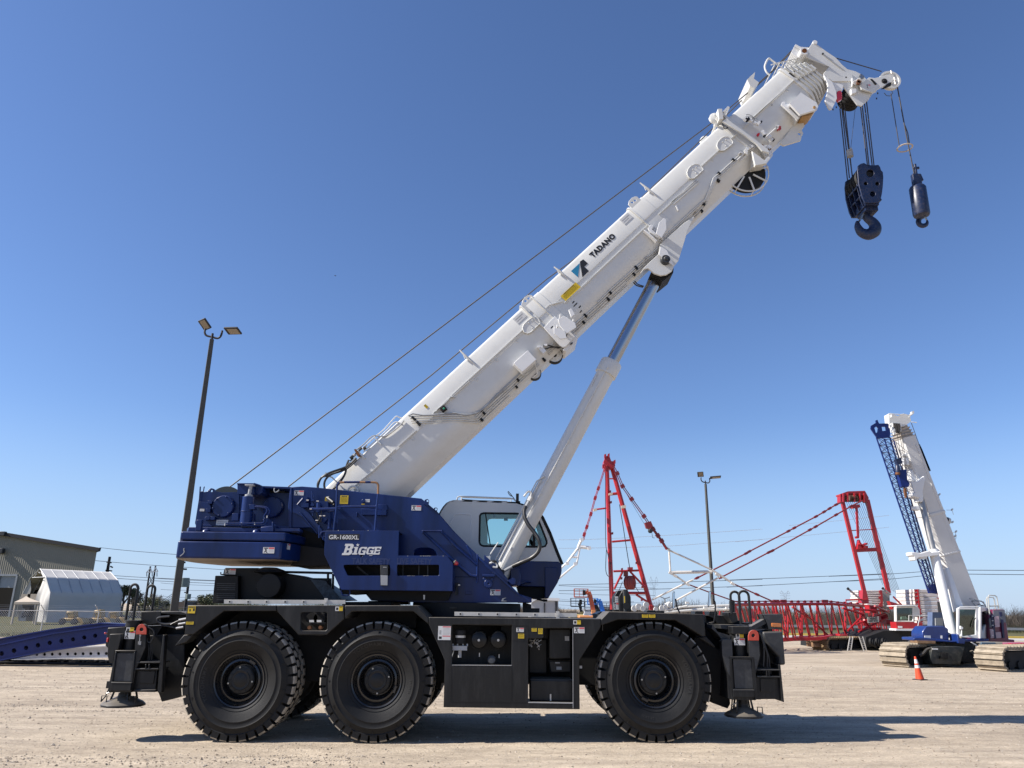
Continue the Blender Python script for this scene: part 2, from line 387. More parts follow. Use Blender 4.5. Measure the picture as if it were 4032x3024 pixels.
# ---- deep frame, axles
mb = MB()
xl, xr = P(700, 2600, 1).x, P(2935, 2600, 1).x
mb.box((xl, 1.0, .78), (xr, 2.3, 1.9))
mb.box((P(650, 2600, 1).x, 1.1, 1.15), (P(3060, 2600, 1).x, 2.2, 1.86))
for u, v in HUBS:
    c = P(u, v, .4); mb.cyl((c.x, .5, .93), (c.x, 2.8, .93), .2, n=20); mb.lathe((c.x, 1.65, .93), (0, 1, 0), [(.0, -.4), (.2, -.38), (.36, -.2), (.4, 0), (.36, .2), (.2, .38), (0, .4)], 20)
    for dx in (-.35, .35): mb.cyl((c.x + dx, 1.0, .75), (c.x + dx * .6, 1.3, 1.7), .07, n=10)
mb.build('carrier_frame', DBLACK, crane, bevel=.01)
FY = -.02; FD = .86
def deck(px, name='fender', holes=(), th=None, Y=FY):
    f = MB(); f.plate(px, Y, th or FD, holes); return f.build(name, BLACK, crane, bevel=.012)
fA = deck(z4.L([(1075, 368), (2042, 371), (2042, 432), (1470, 432), (1135, 688), (1038, 688), (1058, 460)]))
fB = deck(z5.L([(115, 91), (843, 93), (843, 240), (650, 415), (345, 415), (115, 162)]), 'side_panel', [z5.L([(390, 168), (642, 168), (657, 182), (657, 352), (642, 368), (386, 368), (371, 352), (374, 182)])], .03)
fB2 = MB(); fB2.plate(z5.L([(100, 98), (850, 98), (850, 172), (100, 172)]), FY + .55, .3)
fB2.plate(z5.L([(330, 150), (700, 150), (660, 420), (340, 420)]), FY + .5, .05); fB2.plate(z5.L([(430, 278), (640, 282), (636, 300), (428, 296)]), FY + .15, .3)
for x in (490, 572):
    c = P(*z5(x, 238), .3); fB2.mat(0).cyl(c, c + Vector((0, .3, 0)), .1, n=20)
    fB2.mat(1).plate(z5.L([(x - 27, 252), (x + 22, 252), (x + 24, 276), (x - 25, 276)]), .12, .01)
fB2.mat(2)
for x in (462, 582): c = P(*z5(x, 335), .1); fB2.cyl(c, c + Vector((0, .1, 0)), .03, n=12)
fB2.build('valve_box', [DBLACK, LABW, RUST], fB)
fC = deck(z5.L([(850, 94), (1632, 93), (1762, 225), (1762, 300), (1595, 159), (928, 158), (850, 240)]))
fD = deck(z7.L([(240, 265), (1160, 292), (1176, 503), (1138, 503), (1008, 420), (880, 349), (330, 343), (166, 400), (165, 340)]))
s = MB(); s.plate(z7.L([(165, 340), (240, 265), (300, 267), (225, 345)]), FY + .2, .64); s.plate(z7.L([(95, 300), (170, 264), (300, 268), (240, 330)]), 2.3, .8)
s.plate(z7.L([(300, 272), (1165, 296), (1165, 330), (300, 300)]), 1.0, 2.1); s.plate(z5.L([(110, 100), (1620, 100), (1620, 150), (110, 150)]), 2.4, .8); s.plate(z4.L([(1085, 378), (2042, 380), (2042, 430), (1085, 430)]), 2.4, .8)
s.plate(z6.L([(105, 228), (1980, 246), (1980, 300), (105, 290)]), .9, 2.3)
xa_, xb_ = P(*z4(1085, 400), .9).x, P(*z5(1640, 100), .9).x; s2 = MB(); s2.box((xa_, .84, 1.7), (xb_, 2.46, P(*z4(1500, 376), .86).z - .02)); xa_, xb_ = P(*z7(175, 300), .9).x, P(*z7(1170, 300), .9).x; s2.box((xa_, .84, 1.7), (xb_, 2.46, P(*z7(700, 300), .86).z)); s2.split('deck_core', DBLACK, crane)
s.split('deck_plate', BLACK, crane, bevel=.01)
sticker(fA, P(*z4(1120, 415), FY), .125, .12, 'yellowpic'); sticker(fA, P(*z4(1100, 562), FY), .125, .045, 'yellow')
sticker(fB, P(*z5(789, 130), FY), .125, .07, 'half')
sticker(fD, P(*z7(590, 309), FY), .105, .05, 'yellow'); sticker(fD, P(*z7(658, 309), FY), .105, .05, 'yellow')
# hinged rails & mudflaps
# ---- middle equipment box
mid = MB()
h1 = z6.L([(362, 304), (1010, 306), (1006, 745), (358, 740)]); h2 = z6.L([(1190, 455), (1338, 455), (1356, 436), (1356, 342), (1673, 342), (1673, 1150), (1188, 1142)])
mid.plate(z6.L([(105, 222), (1980, 240), (1978, 328), (1745, 692), (1750, 1225), (266, 1203), (280, 690), (105, 300)]), FY, .035, [h1, h2])
mid.plate(z6.L([(108, 225), (1978, 243), (1970, 330), (110, 300)]), FY + .035, .75)
mid.plate(z6.L([(285, 760), (1010, 765), (1005, 1195), (280, 1195)]), FY + .035, .7)
mid.plate(z6.L([(1030, 320), (1180, 320), (1180, 1195), (1030, 1195)]), FY + .035, .7)
mid.plate(z6.L([(1690, 330), (1740, 700), (1742, 1210), (1690, 1210)]), FY + .035, .7)
mid.plate(z6.L([(1180, 1160), (1700, 1168), (1700, 1205), (1180, 1195)]), FY + .035, .7)
mid.plate(z6.L([(200, 300), (1480, 320), (1400, 800), (290, 800)]), .75, .06)
midb = mid.build('equipment_box', BLACK, crane, bevel=.01)
mb = MB()     # seams on the doors
for a, b in (((350, 760), (345, 1140)), ((1008, 765), (1004, 1140)), ((345, 1140), (1180, 1148)), ((1186, 315), (1188, 455)), ((1010, 313), (1186, 315)), ((1010, 476), (1180, 478))):
    mb.bar(P(*z6(*a), FY - .002), P(*z6(*b), FY - .002), .006, .004)
mb.build('door_gap', DBLACK, midb)
mb = MB(); mb.plate(z6.L([(358, 746), (1006, 751), (1006, 745), (358, 740)]), FY - .004, .04); mb.plate(z6.L([(1188, 1155), (1676, 1163), (1676, 1151), (1188, 1143)]), FY - .004, .04)
mb.bar(P(*z6(1674, 342), FY - .003), P(*z6(1677, 1215), FY - .003), .008, .006)
mb.build('worn_edge', GALV, midb)
for x in (652, 864):
    c = P(*z6(x, 472), .1); a = MB(); a.lathe(c, (0, 1, 0), [(0, -.005), (.08, 0), (.125, .022), (.138, .05), (.138, .6), (0, .62)], 36); t = a.build('air_tank', BLACK, midb)
    a = MB(); a.cyl(c + Vector((-.002, -.03, 0)), c + Vector((-.002, .01, 0)), .022, n=6); a.build('drain_nut', ALU, t)
a = MB(); c = P(*z6(450, 440), .1)
a.cyl(c + Vector((0, 0, -.1)), c + Vector((0, 0, .11)), .085, n=20); a.mat(1).cyl(c + Vector((0, 0, -.005)), c + Vector((0, 0, .03)), .087, n=20)
a.mat(2).obox(c + Vector((0, 0, -.17)), (.12, 0, 0), (0, .07, 0), (0, 0, .035)); a.cyl(c + Vector((0, 0, -.32)), c + Vector((0, 0, -.15)), .03, n=10)
for dx in (-.12, -.04, .05, .12): a.cyl(c + Vector((dx, -.03, -.14)), c + Vector((dx, -.03, -.1)), .013, n=6)
a.tube(smooth_path([c + Vector((-.1, 0, -.2)), c + Vector((-.15, .0, -.4)), c + Vector((-.17, 0, -.55))]), .008, 6)
a.build('air_dryer', [DBLACK, ALU, GREY], midb)
a = MB(); c = P(*z6(790, 690), .12); a.lathe(c, (0, -1, .3), [(0, .06), (.06, .05), (.075, .02), (.075, -.1)], 24); a.build('filler_cap', GREYB, midb)
for x, y in ((658, 610), (872, 625)):
    a = MB(); c = P(*z6(x, y), .1); a.cyl(c + Vector((0, 0, -.06)), c, .008, n=6); a.build('drain_valve', ALU, midb)
a = MB(); a.box(P(*z6(1205, 1140), .12), P(*z6(1650, 870), .7)); a.plate(z6.L([(1410, 345), (1660, 345), (1660, 680), (1410, 680)]), .3, .3); a.plate(z6.L([(1190, 455), (1400, 455), (1400, 840), (1190, 840)]), .7, .05)
a.plate(z6.L([(1410, 690), (1660, 690), (1660, 830), (1430, 830)]), .45, .05)
tk = a.build('fuel_tank', BLACK, midb, bevel=.03)
a = MB(); a.plate(z6.L([(1588, 428), (1635, 430), (1635, 480), (1588, 478)]), .285, .01); a.plate(z6.L([(1483, 710), (1532, 711), (1532, 726), (1483, 725)]), .43, .01); a.plate(z6.L([(1496, 760), (1551, 761), (1551, 794), (1496, 793)]), .43, .01)
a.split('data_plate', LABG, midb)
a = MB()
random.seed(3)
for i in range(26):
    c = P(*z6(random.uniform(1195, 1320), random.uniform(465, 560)), random.uniform(.1, .25)); a.cyl(c, c + Vector((random.uniform(-.05, .05), random.uniform(-.03, .03), random.uniform(-.05, .05))), random.uniform(.004, .01), n=7)
a.build('hydraulic_fitting', GALV, midb)
a = MB(); c = P(*z6(1432, 1095), .1); a.box(c + Vector((-.012, -.01, -.05)), c + Vector((.012, .02, .05))); a.build('door_latch', ALU, midb)
sticker(midb, P(*z6(276, 394), FY), .21, .22, 'tall'); sticker(midb, P(*z6(1100, 360), FY), .125, .065, 'danger'); sticker(midb, P(*z6(1111, 427), FY), .1, .075, 'yellow')
sticker(midb, P(*z6(1253, 359), FY), .085, .055, 'yellow'); sticker(midb, P(*z6(1321, 374), FY), .075, .09, 'yellow'); sticker(midb, P(*z6(1720, 278), FY), .125, .065, 'half'); sticker(midb, P(*z6(1744, 363), FY), .175, .095, 'danger')
a = MB(); a.plate(z6.L([(1748, 750), (1775, 750), (1775, 780), (1748, 780)]), .3, .02); a.build('reflector', LABW, midb)
# ---- aluminium ladders stowed on the deck
def ladder(zz, x0, x1, ya, yb, Y, rungs, seam):
    a = MB(); xs = [x0, x1]
    a.plate(zz.L([(x0, ya), (x1, yb), (x1, yb + 44), (x0, ya + 44)]), Y, .03); a.plate(zz.L([(x0, ya), (x1, yb), (x1, yb + 44), (x0, ya + 44)]), Y + .42, .03)
    for x in rungs:
        y = ya + (yb - ya) * (x - x0) / (x1 - x0) + 22; c = P(*zz(x, y), Y); a.mat(0).box(c + Vector((-.02, 0, -.02)), c + Vector((.02, .42, .02))); a.mat(1).box(c + Vector((-.026, -.004, -.028)), c + Vector((.026, -.001, .028)))
        a.mat(2).box(c + Vector((-.012, -.006, -.014)), c + Vector((.012, -.004, .014)))
    a.mat(1); y = ya + (yb - ya) * (seam - x0) / (x1 - x0) + 22; c = P(*zz(seam, y), Y); a.box(c + Vector((-.03, -.012, -.06)), c + Vector((.03, 0, .06))); a.cyl(c + Vector((0, -.02, 0)), c, .018, n=10)
    return a.build('access_ladder', [ALU, ALU, DBLACK], crane, bevel=.003)
ladder(z1, 780, 2100, 1552, 1555, .12, (842, 1043, 1244, 1446, 1648), 1890)
ladder(z6, 386, 1718, 163, 178, .12, (450, 652, 854, 1060, 1262), 1510)
# ---- outriggers
def float_plate(zz, cx, cy, rad, parent):
    c = P(*zz(cx, cy), .33); r = rad; a = MB()
    a.lathe(c, (0, 0, 1), [(0, -.03), (r, -.03), (r, .0), (r * .9, .03), (r * .45, .10), (r * .3, .12), (r * .28, .17), (0, .17)], 12)
    for k in (0, 1): a.tube([c + Vector((r * (.55 if k else -.8), -.2, .06)), c + Vector((r * (.55 if k else -.8), -.2, .14)), c + Vector((r * (.8 if k else -.55), -.2, .14)), c + Vector((r * (.8 if k else -.55), -.2, .04))], .01, 6)
    for k in range(4):
        an = k * math.pi / 2 + .7; a.bar(c + Vector((r * .6 * math.cos(an), r * .6 * math.sin(an), .06)), c + Vector((.14 * math.cos(an), .14 * math.sin(an), .3)), .03, .02)
    a.cyl(c + Vector((0, 0, .1)), c + Vector((0, 0, .5)), .08, n=20)
    a.tube([c + Vector((-.2, -.12, .3)), c + Vector((-.24, -.16, .12)), c + Vector((-.28, -.2, .05))], .012, 6)
    for sx in (-1, 1): a.box(c + Vector((sx * .2 - .06, -.15, .25)), c + Vector((sx * .2 + .06, .15, .36)))
    a.mat(1).cyl(c + Vector((-.22, -.17, .17)), c + Vector((-.15, -.17, .2)), .012, n=6)
    return a.build('outrigger_float', [BLACK, STEEL], parent, bevel=.004)
def hoop(zz, xa, xb, ytop, ybot, Y, dx, name='mast_hoop'):
    """inverted-U tube: x at the top, splay toward the bottom (lens perspective handled by world-vertical legs)"""
    t0 = P(*zz(xa, ytop + 40), Y); t1 = P(*zz(xb, ytop + 40), Y); zb = P(*zz(xa, ybot), Y).z; r = (t1.x - t0.x) / 2; c = (t0 + t1) / 2; zt = P(*zz(xa, ytop), Y).z - r
    pts = [Vector((t0.x, Y, zb)), Vector((t0.x, Y, zt))] + [Vector((c.x - r * math.cos(k * math.pi / 8), Y, zt + r * math.sin(k * math.pi / 8))) for k in range(1, 8)] + [Vector((t1.x, Y, zt)), Vector((t1.x, Y, zb))]
    a = MB(); a.tube(pts, .022, 8); return a.build('grab_hoop', BLACK, crane)
# left (rear) outrigger
a = MB(); YL = .05
a.plate(z4.L([(285, 860), (507, 862), (462, 1318), (202, 1315)]), YL + .03, .5)
a.plate(z4.L([(285, 858), (510, 860), (508, 876), (284, 874)]), YL - .02, .06)
a.plate(z4.L([(285, 874), (303, 874), (240, 1316), (202, 1315)]), YL - .02, .06); a.plate(z4.L([(490, 876), (507, 876), (462, 1318), (442, 1316)]), YL - .02, .06)
a.plate(z4.L([(240, 1206), (462, 1212), (450, 1302), (233, 1300)]), YL - .06, .1)
a.plate(z4.L([(205, 615), (395, 603), (400, 690), (330, 720), (300, 850), (285, 862), (248, 1000), (216, 985), (198, 905), (205, 830), (178, 812)]), YL + .12, .25)
a.plate(z4.L([(228, 682), (345, 680), (352, 700), (318, 850), (285, 862), (262, 1000), (222, 990), (200, 905)]), YL, .12)
a.plate(z4.L([(510, 684), (622, 686), (614, 832), (545, 990), (505, 1080), (470, 1300), (450, 1300), (500, 870), (497, 860)]), YL, .16)
a.plate(z4.L([(520, 984), (772, 984), (770, 1000), (520, 1002)]), YL, .4); a.plate(z4.L([(505, 1055), (756, 1055), (754, 1075), (505, 1077)]), YL, .4)
a.plate(z4.L([(505, 1077), (745, 1075), (722, 1312), (488, 1310)]), YL + .06, .35); a.plate(z4.L([(490, 1290), (725, 1285), (722, 1315), (486, 1312)]), YL, .1)
a.plate(z4.L([(556, 1085), (722, 1085), (700, 1225), (550, 1218)]), YL + .04, .03)
a.plate(z4.L([(806, 690), (826, 690), (790, 1322), (748, 1320), (746, 1290), (770, 985)]), YL, .12)
a.plate(z4.L([(612, 1010), (625, 1010), (622, 1060), (608, 1060)]), YL - .01, .03); a.plate(z4.L([(648, 1010), (661, 1010), (658, 1060), (645, 1060)]), YL - .01, .03)
rb = a.build('rear_outrigger', BLACK, crane, bevel=.008)
a = MB(); a.plate(z4.L([(300, 890), (492, 892), (455, 1200), (262, 1196)]), YL + .005, .02); a.plate(z4.L([(240, 1204), (462, 1210), (461, 1222), (239, 1216)]), YL - .066, .02); a.plate(z4.L([(522, 984), (772, 983), (772, 994), (521, 995)]), YL - .006, .01); a.plate(z4.L([(505, 1056), (756, 1055), (756, 1065), (504, 1067)]), YL - .006, .01)
a.build('cover_panel', GREYB, rb, bevel=.004)
a = MB(); a.plate(z4.L([(1040, 690), (1040, 1330), (985, 1372), (792, 1420), (756, 1320), (800, 690)]), .55, .5); a.plate(z4.L([(640, 620), (1040, 560), (1040, 760), (640, 900)]), .9, .8); a.plate(z4.L([(932, 812), (1035, 690), (1135, 690), (1060, 770)]), .06, .3)
a.plate(z4.L([(565, 435), (785, 435), (785, 560), (640, 590), (565, 590)]), .45, .9); a.plate(z4.L([(785, 435), (1000, 435), (1062, 462), (1058, 480), (785, 462)]), .45, .9); a.plate(z4.L([(785, 462), (1058, 480), (1060, 620), (785, 600)]), .75, .5); a.plate(z4.L([(400, 600), (800, 590), (700, 760), (560, 1000), (380, 1000), (300, 860)]), .6, 1.9)
a.plate(z4.L([(600, 700), (800, 690), (770, 1310), (480, 1310), (540, 1000)]), .56, .2)
a.split('outrigger_box', BLACK, rb, bevel=.01)
a = MB(); c0 = P(*z4(492, 540), .3); a.cyl((c0.x, .3, P(*z4(445, 900), .3).z), (c0.x, .3, c0.z), .125, n=28); a.cyl((c0.x, .3, c0.z - .01), (c0.x, .3, c0.z + .015), .14, n=28)
jk = a.build('jack_cylinder', BLACK, rb)
def lug(px, hole, Y, parent):
    a = MB(); a.plate(px, Y, .02, [hole]); return a.build('lifting_eye', ORNGR, parent, bevel=.003)
ORNGR = mat('faded_red_paint', (.45, .06, .035), .5, var=.1, scale=6)
lg = z4.L([(510, 684), (514, 640), (522, 612), (538, 588), (558, 575), (580, 572), (602, 582), (618, 602), (626, 628), (625, 686)])
lug(lg, z4.L(circ(573, 632, 21)), YL - .021, rb)
a = MB(); a.plate(lg, YL, .1); a.build('lug_plate', BLACK, rb)
a = MB(); a.plate(z4.L(circ(557, 697, 12, 10)), YL - .004, .003); a.bar(P(*z4(556, 700), YL - .004), P(*z4(551, 800), YL - .004), .012, .003); a.bar(P(*z4(540, 760), YL - .004), P(*z4(538, 795), YL - .004), .01, .003); a.bar(P(*z4(566, 760), YL - .004), P(*z4(562, 800), YL - .004), .01, .003); a.build('scratch_mark', LABG, rb)
sticker(rb, P(*z4(447, 690), .16), .17, .13, 'danger'); sticker(rb, P(*z4(449, 636), .16), .13, .075, 'half')
a = MB(); c = P(*z4(210, 745), YL + .1); a.box(c + Vector((-.016, -.03, -.035)), c + Vector((.016, .03, .035))); c = P(*z4(184, 672), .2); a.box(c + Vector((-.015, -.03, -.015)), c + Vector((.015, .03, .015))); a.split('rear_reflector', REDL, rb, bevel=.01)
fl = float_plate(z4, 375, 1440, .345, rb)
a = MB(); hose(a, z4, [(1045, 520), (950, 560), (840, 575), (770, 560), (745, 520), (780, 500), (880, 490)], .3, .022, 8); hose(a, z4, [(1040, 618), (960, 615), (880, 600), (790, 585)], .3, .016, 8); hose(a, z4, [(1045, 515), (960, 545), (890, 580)], .28, .012); hose(a, z4, [(640, 610), (700, 640), (705, 700), (670, 770), (640, 760), (625, 700), (625, 640)], .1, .012)
for i, x in enumerate((650, 668, 690)): hose(a, z4, [(x - 5, 790), (x, 870), (x - 8, 975)], .15, .008)
a.mat(1)
for x, y in ((1020, 522), (1015, 567), (990, 612)): c = P(*z4(x, y), .28); a.cyl(c + Vector((-.06, 0, -.012)), c + Vector((.06, 0, .012)), .02, n=8)
a.build('hydraulic_hose', [HOSE, GALV], rb)
hoop(z4, 455, 535, 140, 535, .3, 0); hoop(z4, 637, 722, 152, 430, .75, 0)
# right (front) outrigger
YR = .05; a = MB()
a.plate(z7.L([(1410, 703), (1642, 706), (1680, 1112), (1655, 1125), (1436, 1118), (1395, 1110)]), YR + .04, .5)
a.plate(z7.L([(1410, 700), (1640, 704), (1641, 722), (1411, 718)]), YR - .02, .08); a.plate(z7.L([(1411, 718), (1428, 718), (1446, 1118), (1424, 1118)]), YR - .02, .08); a.plate(z7.L([(1622, 720), (1641, 722), (1680, 1112), (1656, 1120)]), YR - .02, .08)
a.plate(z7.L([(1444, 1020), (1648, 1022), (1650, 1095), (1448, 1090)]), YR - .05, .1)
a.plate(z7.L([(1330, 552), (1344, 535), (1430, 535), (1440, 700), (1412, 720), (1432, 1110), (1396, 1105), (1386, 860), (1335, 680)]), YR, .14)
a.plate(z7.L([(1590, 545), (1692, 546), (1706, 690), (1662, 862), (1684, 1110), (1674, 1112), (1642, 730), (1600, 700)]), YR, .16)
a.plate(z7.L([(1680, 824), (1900, 826), (1898, 840), (1676, 838)]), YR, .4); a.plate(z7.L([(1676, 890), (1900, 892), (1898, 906), (1674, 904)]), YR, .4); a.plate(z7.L([(1660, 906), (1900, 908), (1935, 1140), (1880, 1112), (1684, 1114)]), YR + .08, .35)
a.plate(z7.L([(1884, 780), (1900, 782), (1936, 1142), (1918, 1138)]), YR, .4); a.plate(z7.L([(1762, 840), (1772, 840), (1774, 890), (1764, 890)]), YR - .01, .03); a.plate(z7.L([(1784, 840), (1794, 840), (1796, 890), (1786, 890)]), YR - .01, .03)
a.plate(z7.L([(1705, 918), (1846, 918), (1852, 1046), (1712, 1040)]), YR + .055, .03)
fo = a.build('front_outrigger', BLACK, crane, bevel=.008)
a = MB(); a.plate(z7.L([(1440, 726), (1616, 728), (1640, 1012), (1460, 1010)]), YR + .01, .03); a.plate(z7.L([(1444, 1018), (1648, 1020), (1648, 1032), (1444, 1030)]), YR - .056, .01); a.plate(z7.L([(1344, 536), (1428, 536), (1436, 690), (1412, 720), (1420, 900), (1392, 860), (1338, 680), (1334, 552)]), YR - .004, .004); a.plate(z7.L([(1594, 548), (1688, 549), (1700, 690), (1662, 850), (1645, 720), (1602, 700)]), YR - .004, .004)
a.plate(z7.L([(1676, 824), (1900, 826), (1900, 833), (1676, 831)]), YR - .005, .01); a.plate(z7.L([(1674, 890), (1900, 892), (1900, 900), (1674, 898)]), YR - .005, .01)
a.build('cover_panel', GREYB, fo, bevel=.003)
a = MB(); a.plate(z7.L([(1165, 330), (1180, 505), (1270, 610), (1330, 640), (1396, 860), (1415, 1160), (1390, 1205), (1240, 1150), (1180, 900), (1050, 560)]), .6, .6)
a.plate(z7.L([(1180, 505), (1270, 605), (1262, 612), (1120, 520)]), .05, .3)
a.plate(z7.L([(1165, 300), (1440, 305), (1560, 420), (1560, 560), (1340, 560), (1240, 420), (1165, 380)]), 1.1, 1.1)
a.plate(z7.L([(1560, 470), (1780, 440), (1885, 700), (1885, 1100), (1690, 1100), (1640, 700)]), .55, 1.9); a.plate(z7.L([(1410, 560), (1640, 560), (1690, 1100), (1420, 1100)]), .6, 2.0)
a.split('outrigger_box', DBLACK, fo, bevel=.01)
a = MB(); a.plate(z7.L([(1240, 380), (1290, 460), (1420, 500), (1415, 530), (1330, 532), (1290, 480), (1235, 430)]), .25, .5); a.plate(z7.L([(1318, 392), (1600, 398), (1590, 425), (1560, 440), (1555, 410), (1410, 405), (1405, 440), (1330, 430)]), .35, .6); a.plate(z7.L([(1560, 440), (1775, 325), (1782, 372), (1590, 470)]), .35, .3); a.plate(z7.L([(1735, 292), (1915, 290), (1920, 440), (1790, 434), (1775, 380)]), .3, .35)
ar = a.build('headlight_bracket', GREYB, fo, bevel=.008)
a = MB(); a.plate(z7.L([(1815, 376), (1910, 380), (1912, 418), (1818, 414)]), .27, .04); a.build('indicator_lamp', AMBER, ar, bevel=.01)
a = MB(); a.plate(z7.L([(1730, 462), (1926, 458), (1952, 782), (1886, 784), (1886, 705), (1800, 620), (1740, 530)]), .25, .3); a.build('corner_guard', GREYB, fo, bevel=.03)
a = MB(); c0 = P(*z7(1483, 408), .3); a.cyl((c0.x, .3, P(*z7(1495, 720), .3).z), (c0.x, .3, c0.z), .14, n=28); a.box((c0.x - .15, .1, c0.z - .12), (c0.x + .14, .5, c0.z)); a.build('jack_cylinder', BLACK, fo, bevel=.006)
lg = z7.L([(1590, 545), (1589, 500), (1600, 465), (1622, 448), (1645, 444), (1668, 450), (1686, 470), (1692, 500), (1692, 546)])
lug(lg, z7.L(circ(1637, 497, 18)), YR - .021, fo); a = MB(); a.plate(lg, YR, .1); a.build('lug_plate', BLACK, fo)
sticker(fo, P(*z7(1505, 497), .14), .13, .07, 'half'); sticker(fo, P(*z7(1503, 557), .14), .18, .11, 'danger')
float_plate(z7, 1545, 1262, .315, fo)
a = MB(); hose(a, z7, [(1700, 470), (1730, 560), (1740, 650), (1735, 800)], .15, .014)
hose(a, z7, [(1710, 480), (1760, 640), (1772, 700), (1770, 810)], .2, .012); hose(a, z7, [(1715, 500), (1785, 700), (1790, 810)], .22, .012)
a.build('hydraulic_hose', HOSE, fo)
hoop(z7, 1416, 1500, 72, 290, .55, 0); hoop(z7, 1497, 1592, 66, 385, .3, 0)
# things on the front deck : mirrors, guard box, pads
def mirror(zz, pts, arm, Y):
    a = MB(); a.plate(zz.L(pts), Y, .03); m_ = a.build('mirror', BLACK, crane, bevel=.008); a = MB(); q = zz.L(pts); cx = sum(p[0] for p in q) / len(q); cy = sum(p[1] for p in q) / len(q)
    a.plate([(cx + (x - cx) * .75, cy + (y - cy) * .93) for x, y in q], Y - .004, .003); a.build('mirror_glass', MIRR, m_)
    a = MB(); a.tube([P(*zz(x, y), Y + .02) for x, y in arm], .014, 8); a.build('mirror_arm', BLACK, m_)
MIRR = mat('mirror_glass', (.55, .65, .75), .08, metal=.9, var=.02)
mirror(z7, [(857, 85), (868, 68), (880, 75), (877, 200), (868, 240), (856, 238)], [(885, 142), (893, 200), (905, 240), (922, 270), (922, 292)], .5)
mirror(z7, [(1208, 70), (1222, 64), (1232, 74), (1218, 200), (1208, 220), (1198, 212)], [(1250, 140), (1268, 180), (1270, 290), (1255, 370), (1200, 380)], .3)
a = MB(); a.plate(z7.L([(372, 60), (382, 50), (420, 52), (452, 125), (456, 268), (345, 262), (335, 125)]), .6, .12); a.plate(z7.L([(325, 62), (372, 58), (335, 125), (340, 262), (290, 258), (284, 130)]), .75, .25)
gb = a.build('guard_box', BLACK, crane, bevel=.008)
a = MB(); a.cyl(P(*z7(397, 265), .55), P(*z7(388, 60), .55), .028, n=12); a.mat(1).plate(z7.L([(386, 115), (395, 115), (398, 185), (390, 185)]), .515, .01); a.mat(2).cyl(P(*z7(407, 212), .5), P(*z7(407, 212), .56), .06, n=20); a.build('hook_stay', [GREYB, YEL, BLACK], gb)
sticker(gb, P(*z7(318, 147), .745), .08, .1, 'plain'); sticker(gb, P(*z7(312, 212), .745), .1, .12, 'danger')
a = MB()
for x0, x1, y0, y1 in ((608, 690, 252, 272), (693, 775, 256, 272), (1072, 1150, 260, 285), (1210, 1290, 262, 292)): a.plate(z7.L([(x0, y0), (x1, y0), (x1, y1 + 10), (x0, y1 + 10)]), .9, .3)
a.plate(z7.L([(1165, 300), (1440, 303), (1440, 390), (1290, 385), (1250, 330)]), .9, .6); a.plate(z7.L([(1390, 272), (1470, 274), (1490, 360), (1440, 380), (1395, 320)]), .6, .4)
a.split('deck_pad', BLACK, crane, bevel=.01)
a = MB(); a.cyl(P(*z7(1432, 300), .8), P(*z7(1432, 160), .8), .05, n=12); a.build('filler_neck', BLACK, crane)
# ================================================================== engine housing on rear deck
a = MB()
a.plate(z1.L([(780, 1222), (795, 1205), (1155, 1205), (1165, 1250), (1450, 1262), (1720, 1330), (2062, 1556), (930, 1592), (930, 1290), (765, 1288)]), .95, 1.5)
a.plate(z1.L([(682, 1290), (935, 1290), (930, 1590), (650, 1590)]), .8, 1.6)
en = a.build('engine_cover', ENGB, crane, bevel=.012)
a = MB()
for i in range(9):
    y = 1372 + i * 22
    if i != 4: a.plate(z1.L([(700, y), (905 - i, y + 2), (905 - i, y + 10), (700, y + 8)]), .785, .02)
a.split('radiator_louvre', GREYB, en)
a = MB(); c = P(*z1(1265, 1400), .55); a.cyl(c, c + Vector((0, .5, 0)), .2, n=32); a.lathe(c, (0, 1, 0), [(0, -.01), (.19, 0), (.21, .02), (.21, .05)], 32); c2_ = P(*z1(1280, 1230), .75)
a.lathe(c2_, (0, 0, 1), [(0, .05), (.12, .045), (.26, .0), (.28, -.04), (.16, -.07), (.12, -.09), (.12, -.25)], 32); a.plate(z1.L([(1115, 1375), (1160, 1375), (1160, 1420), (1115, 1420)]), .7, .1)
a.build('air_cleaner', ENGB, en)
a = MB(); a.plate(z1.L([(1722, 1332), (1880, 1345), (2062, 1556), (1890, 1556)]), .94, .02); a.build('anti_slip_panel', mat('worn_slate_paint', (.04, .055, .07), .8, var=.6, scale=14, dust=.6, dustcol=(.12, .13, .14)), en)
a = MB()
for pts in ([(1410, 1250), (1960, 1262)], [(1912, 1262), (1912, 1400)], [(1968, 1270), (1965, 1440)]): a.tube([P(*z1(*p), 1.0) for p in pts], .022, 8)
a.tube([P(*z1(770, 1280), .9), P(*z1(745, 1275), .9), P(*z1(745, 1252), .9)], .012, 6)
a.plate(z1.L([(1750, 1316), (1945, 1318), (1945, 1420), (1900, 1380), (1750, 1350)]), 1.3, .05)
a.split('guard_rail', BLACK, en)
sticker(en, P(*z1(848, 1246), .95), .2, .1, 'danger')
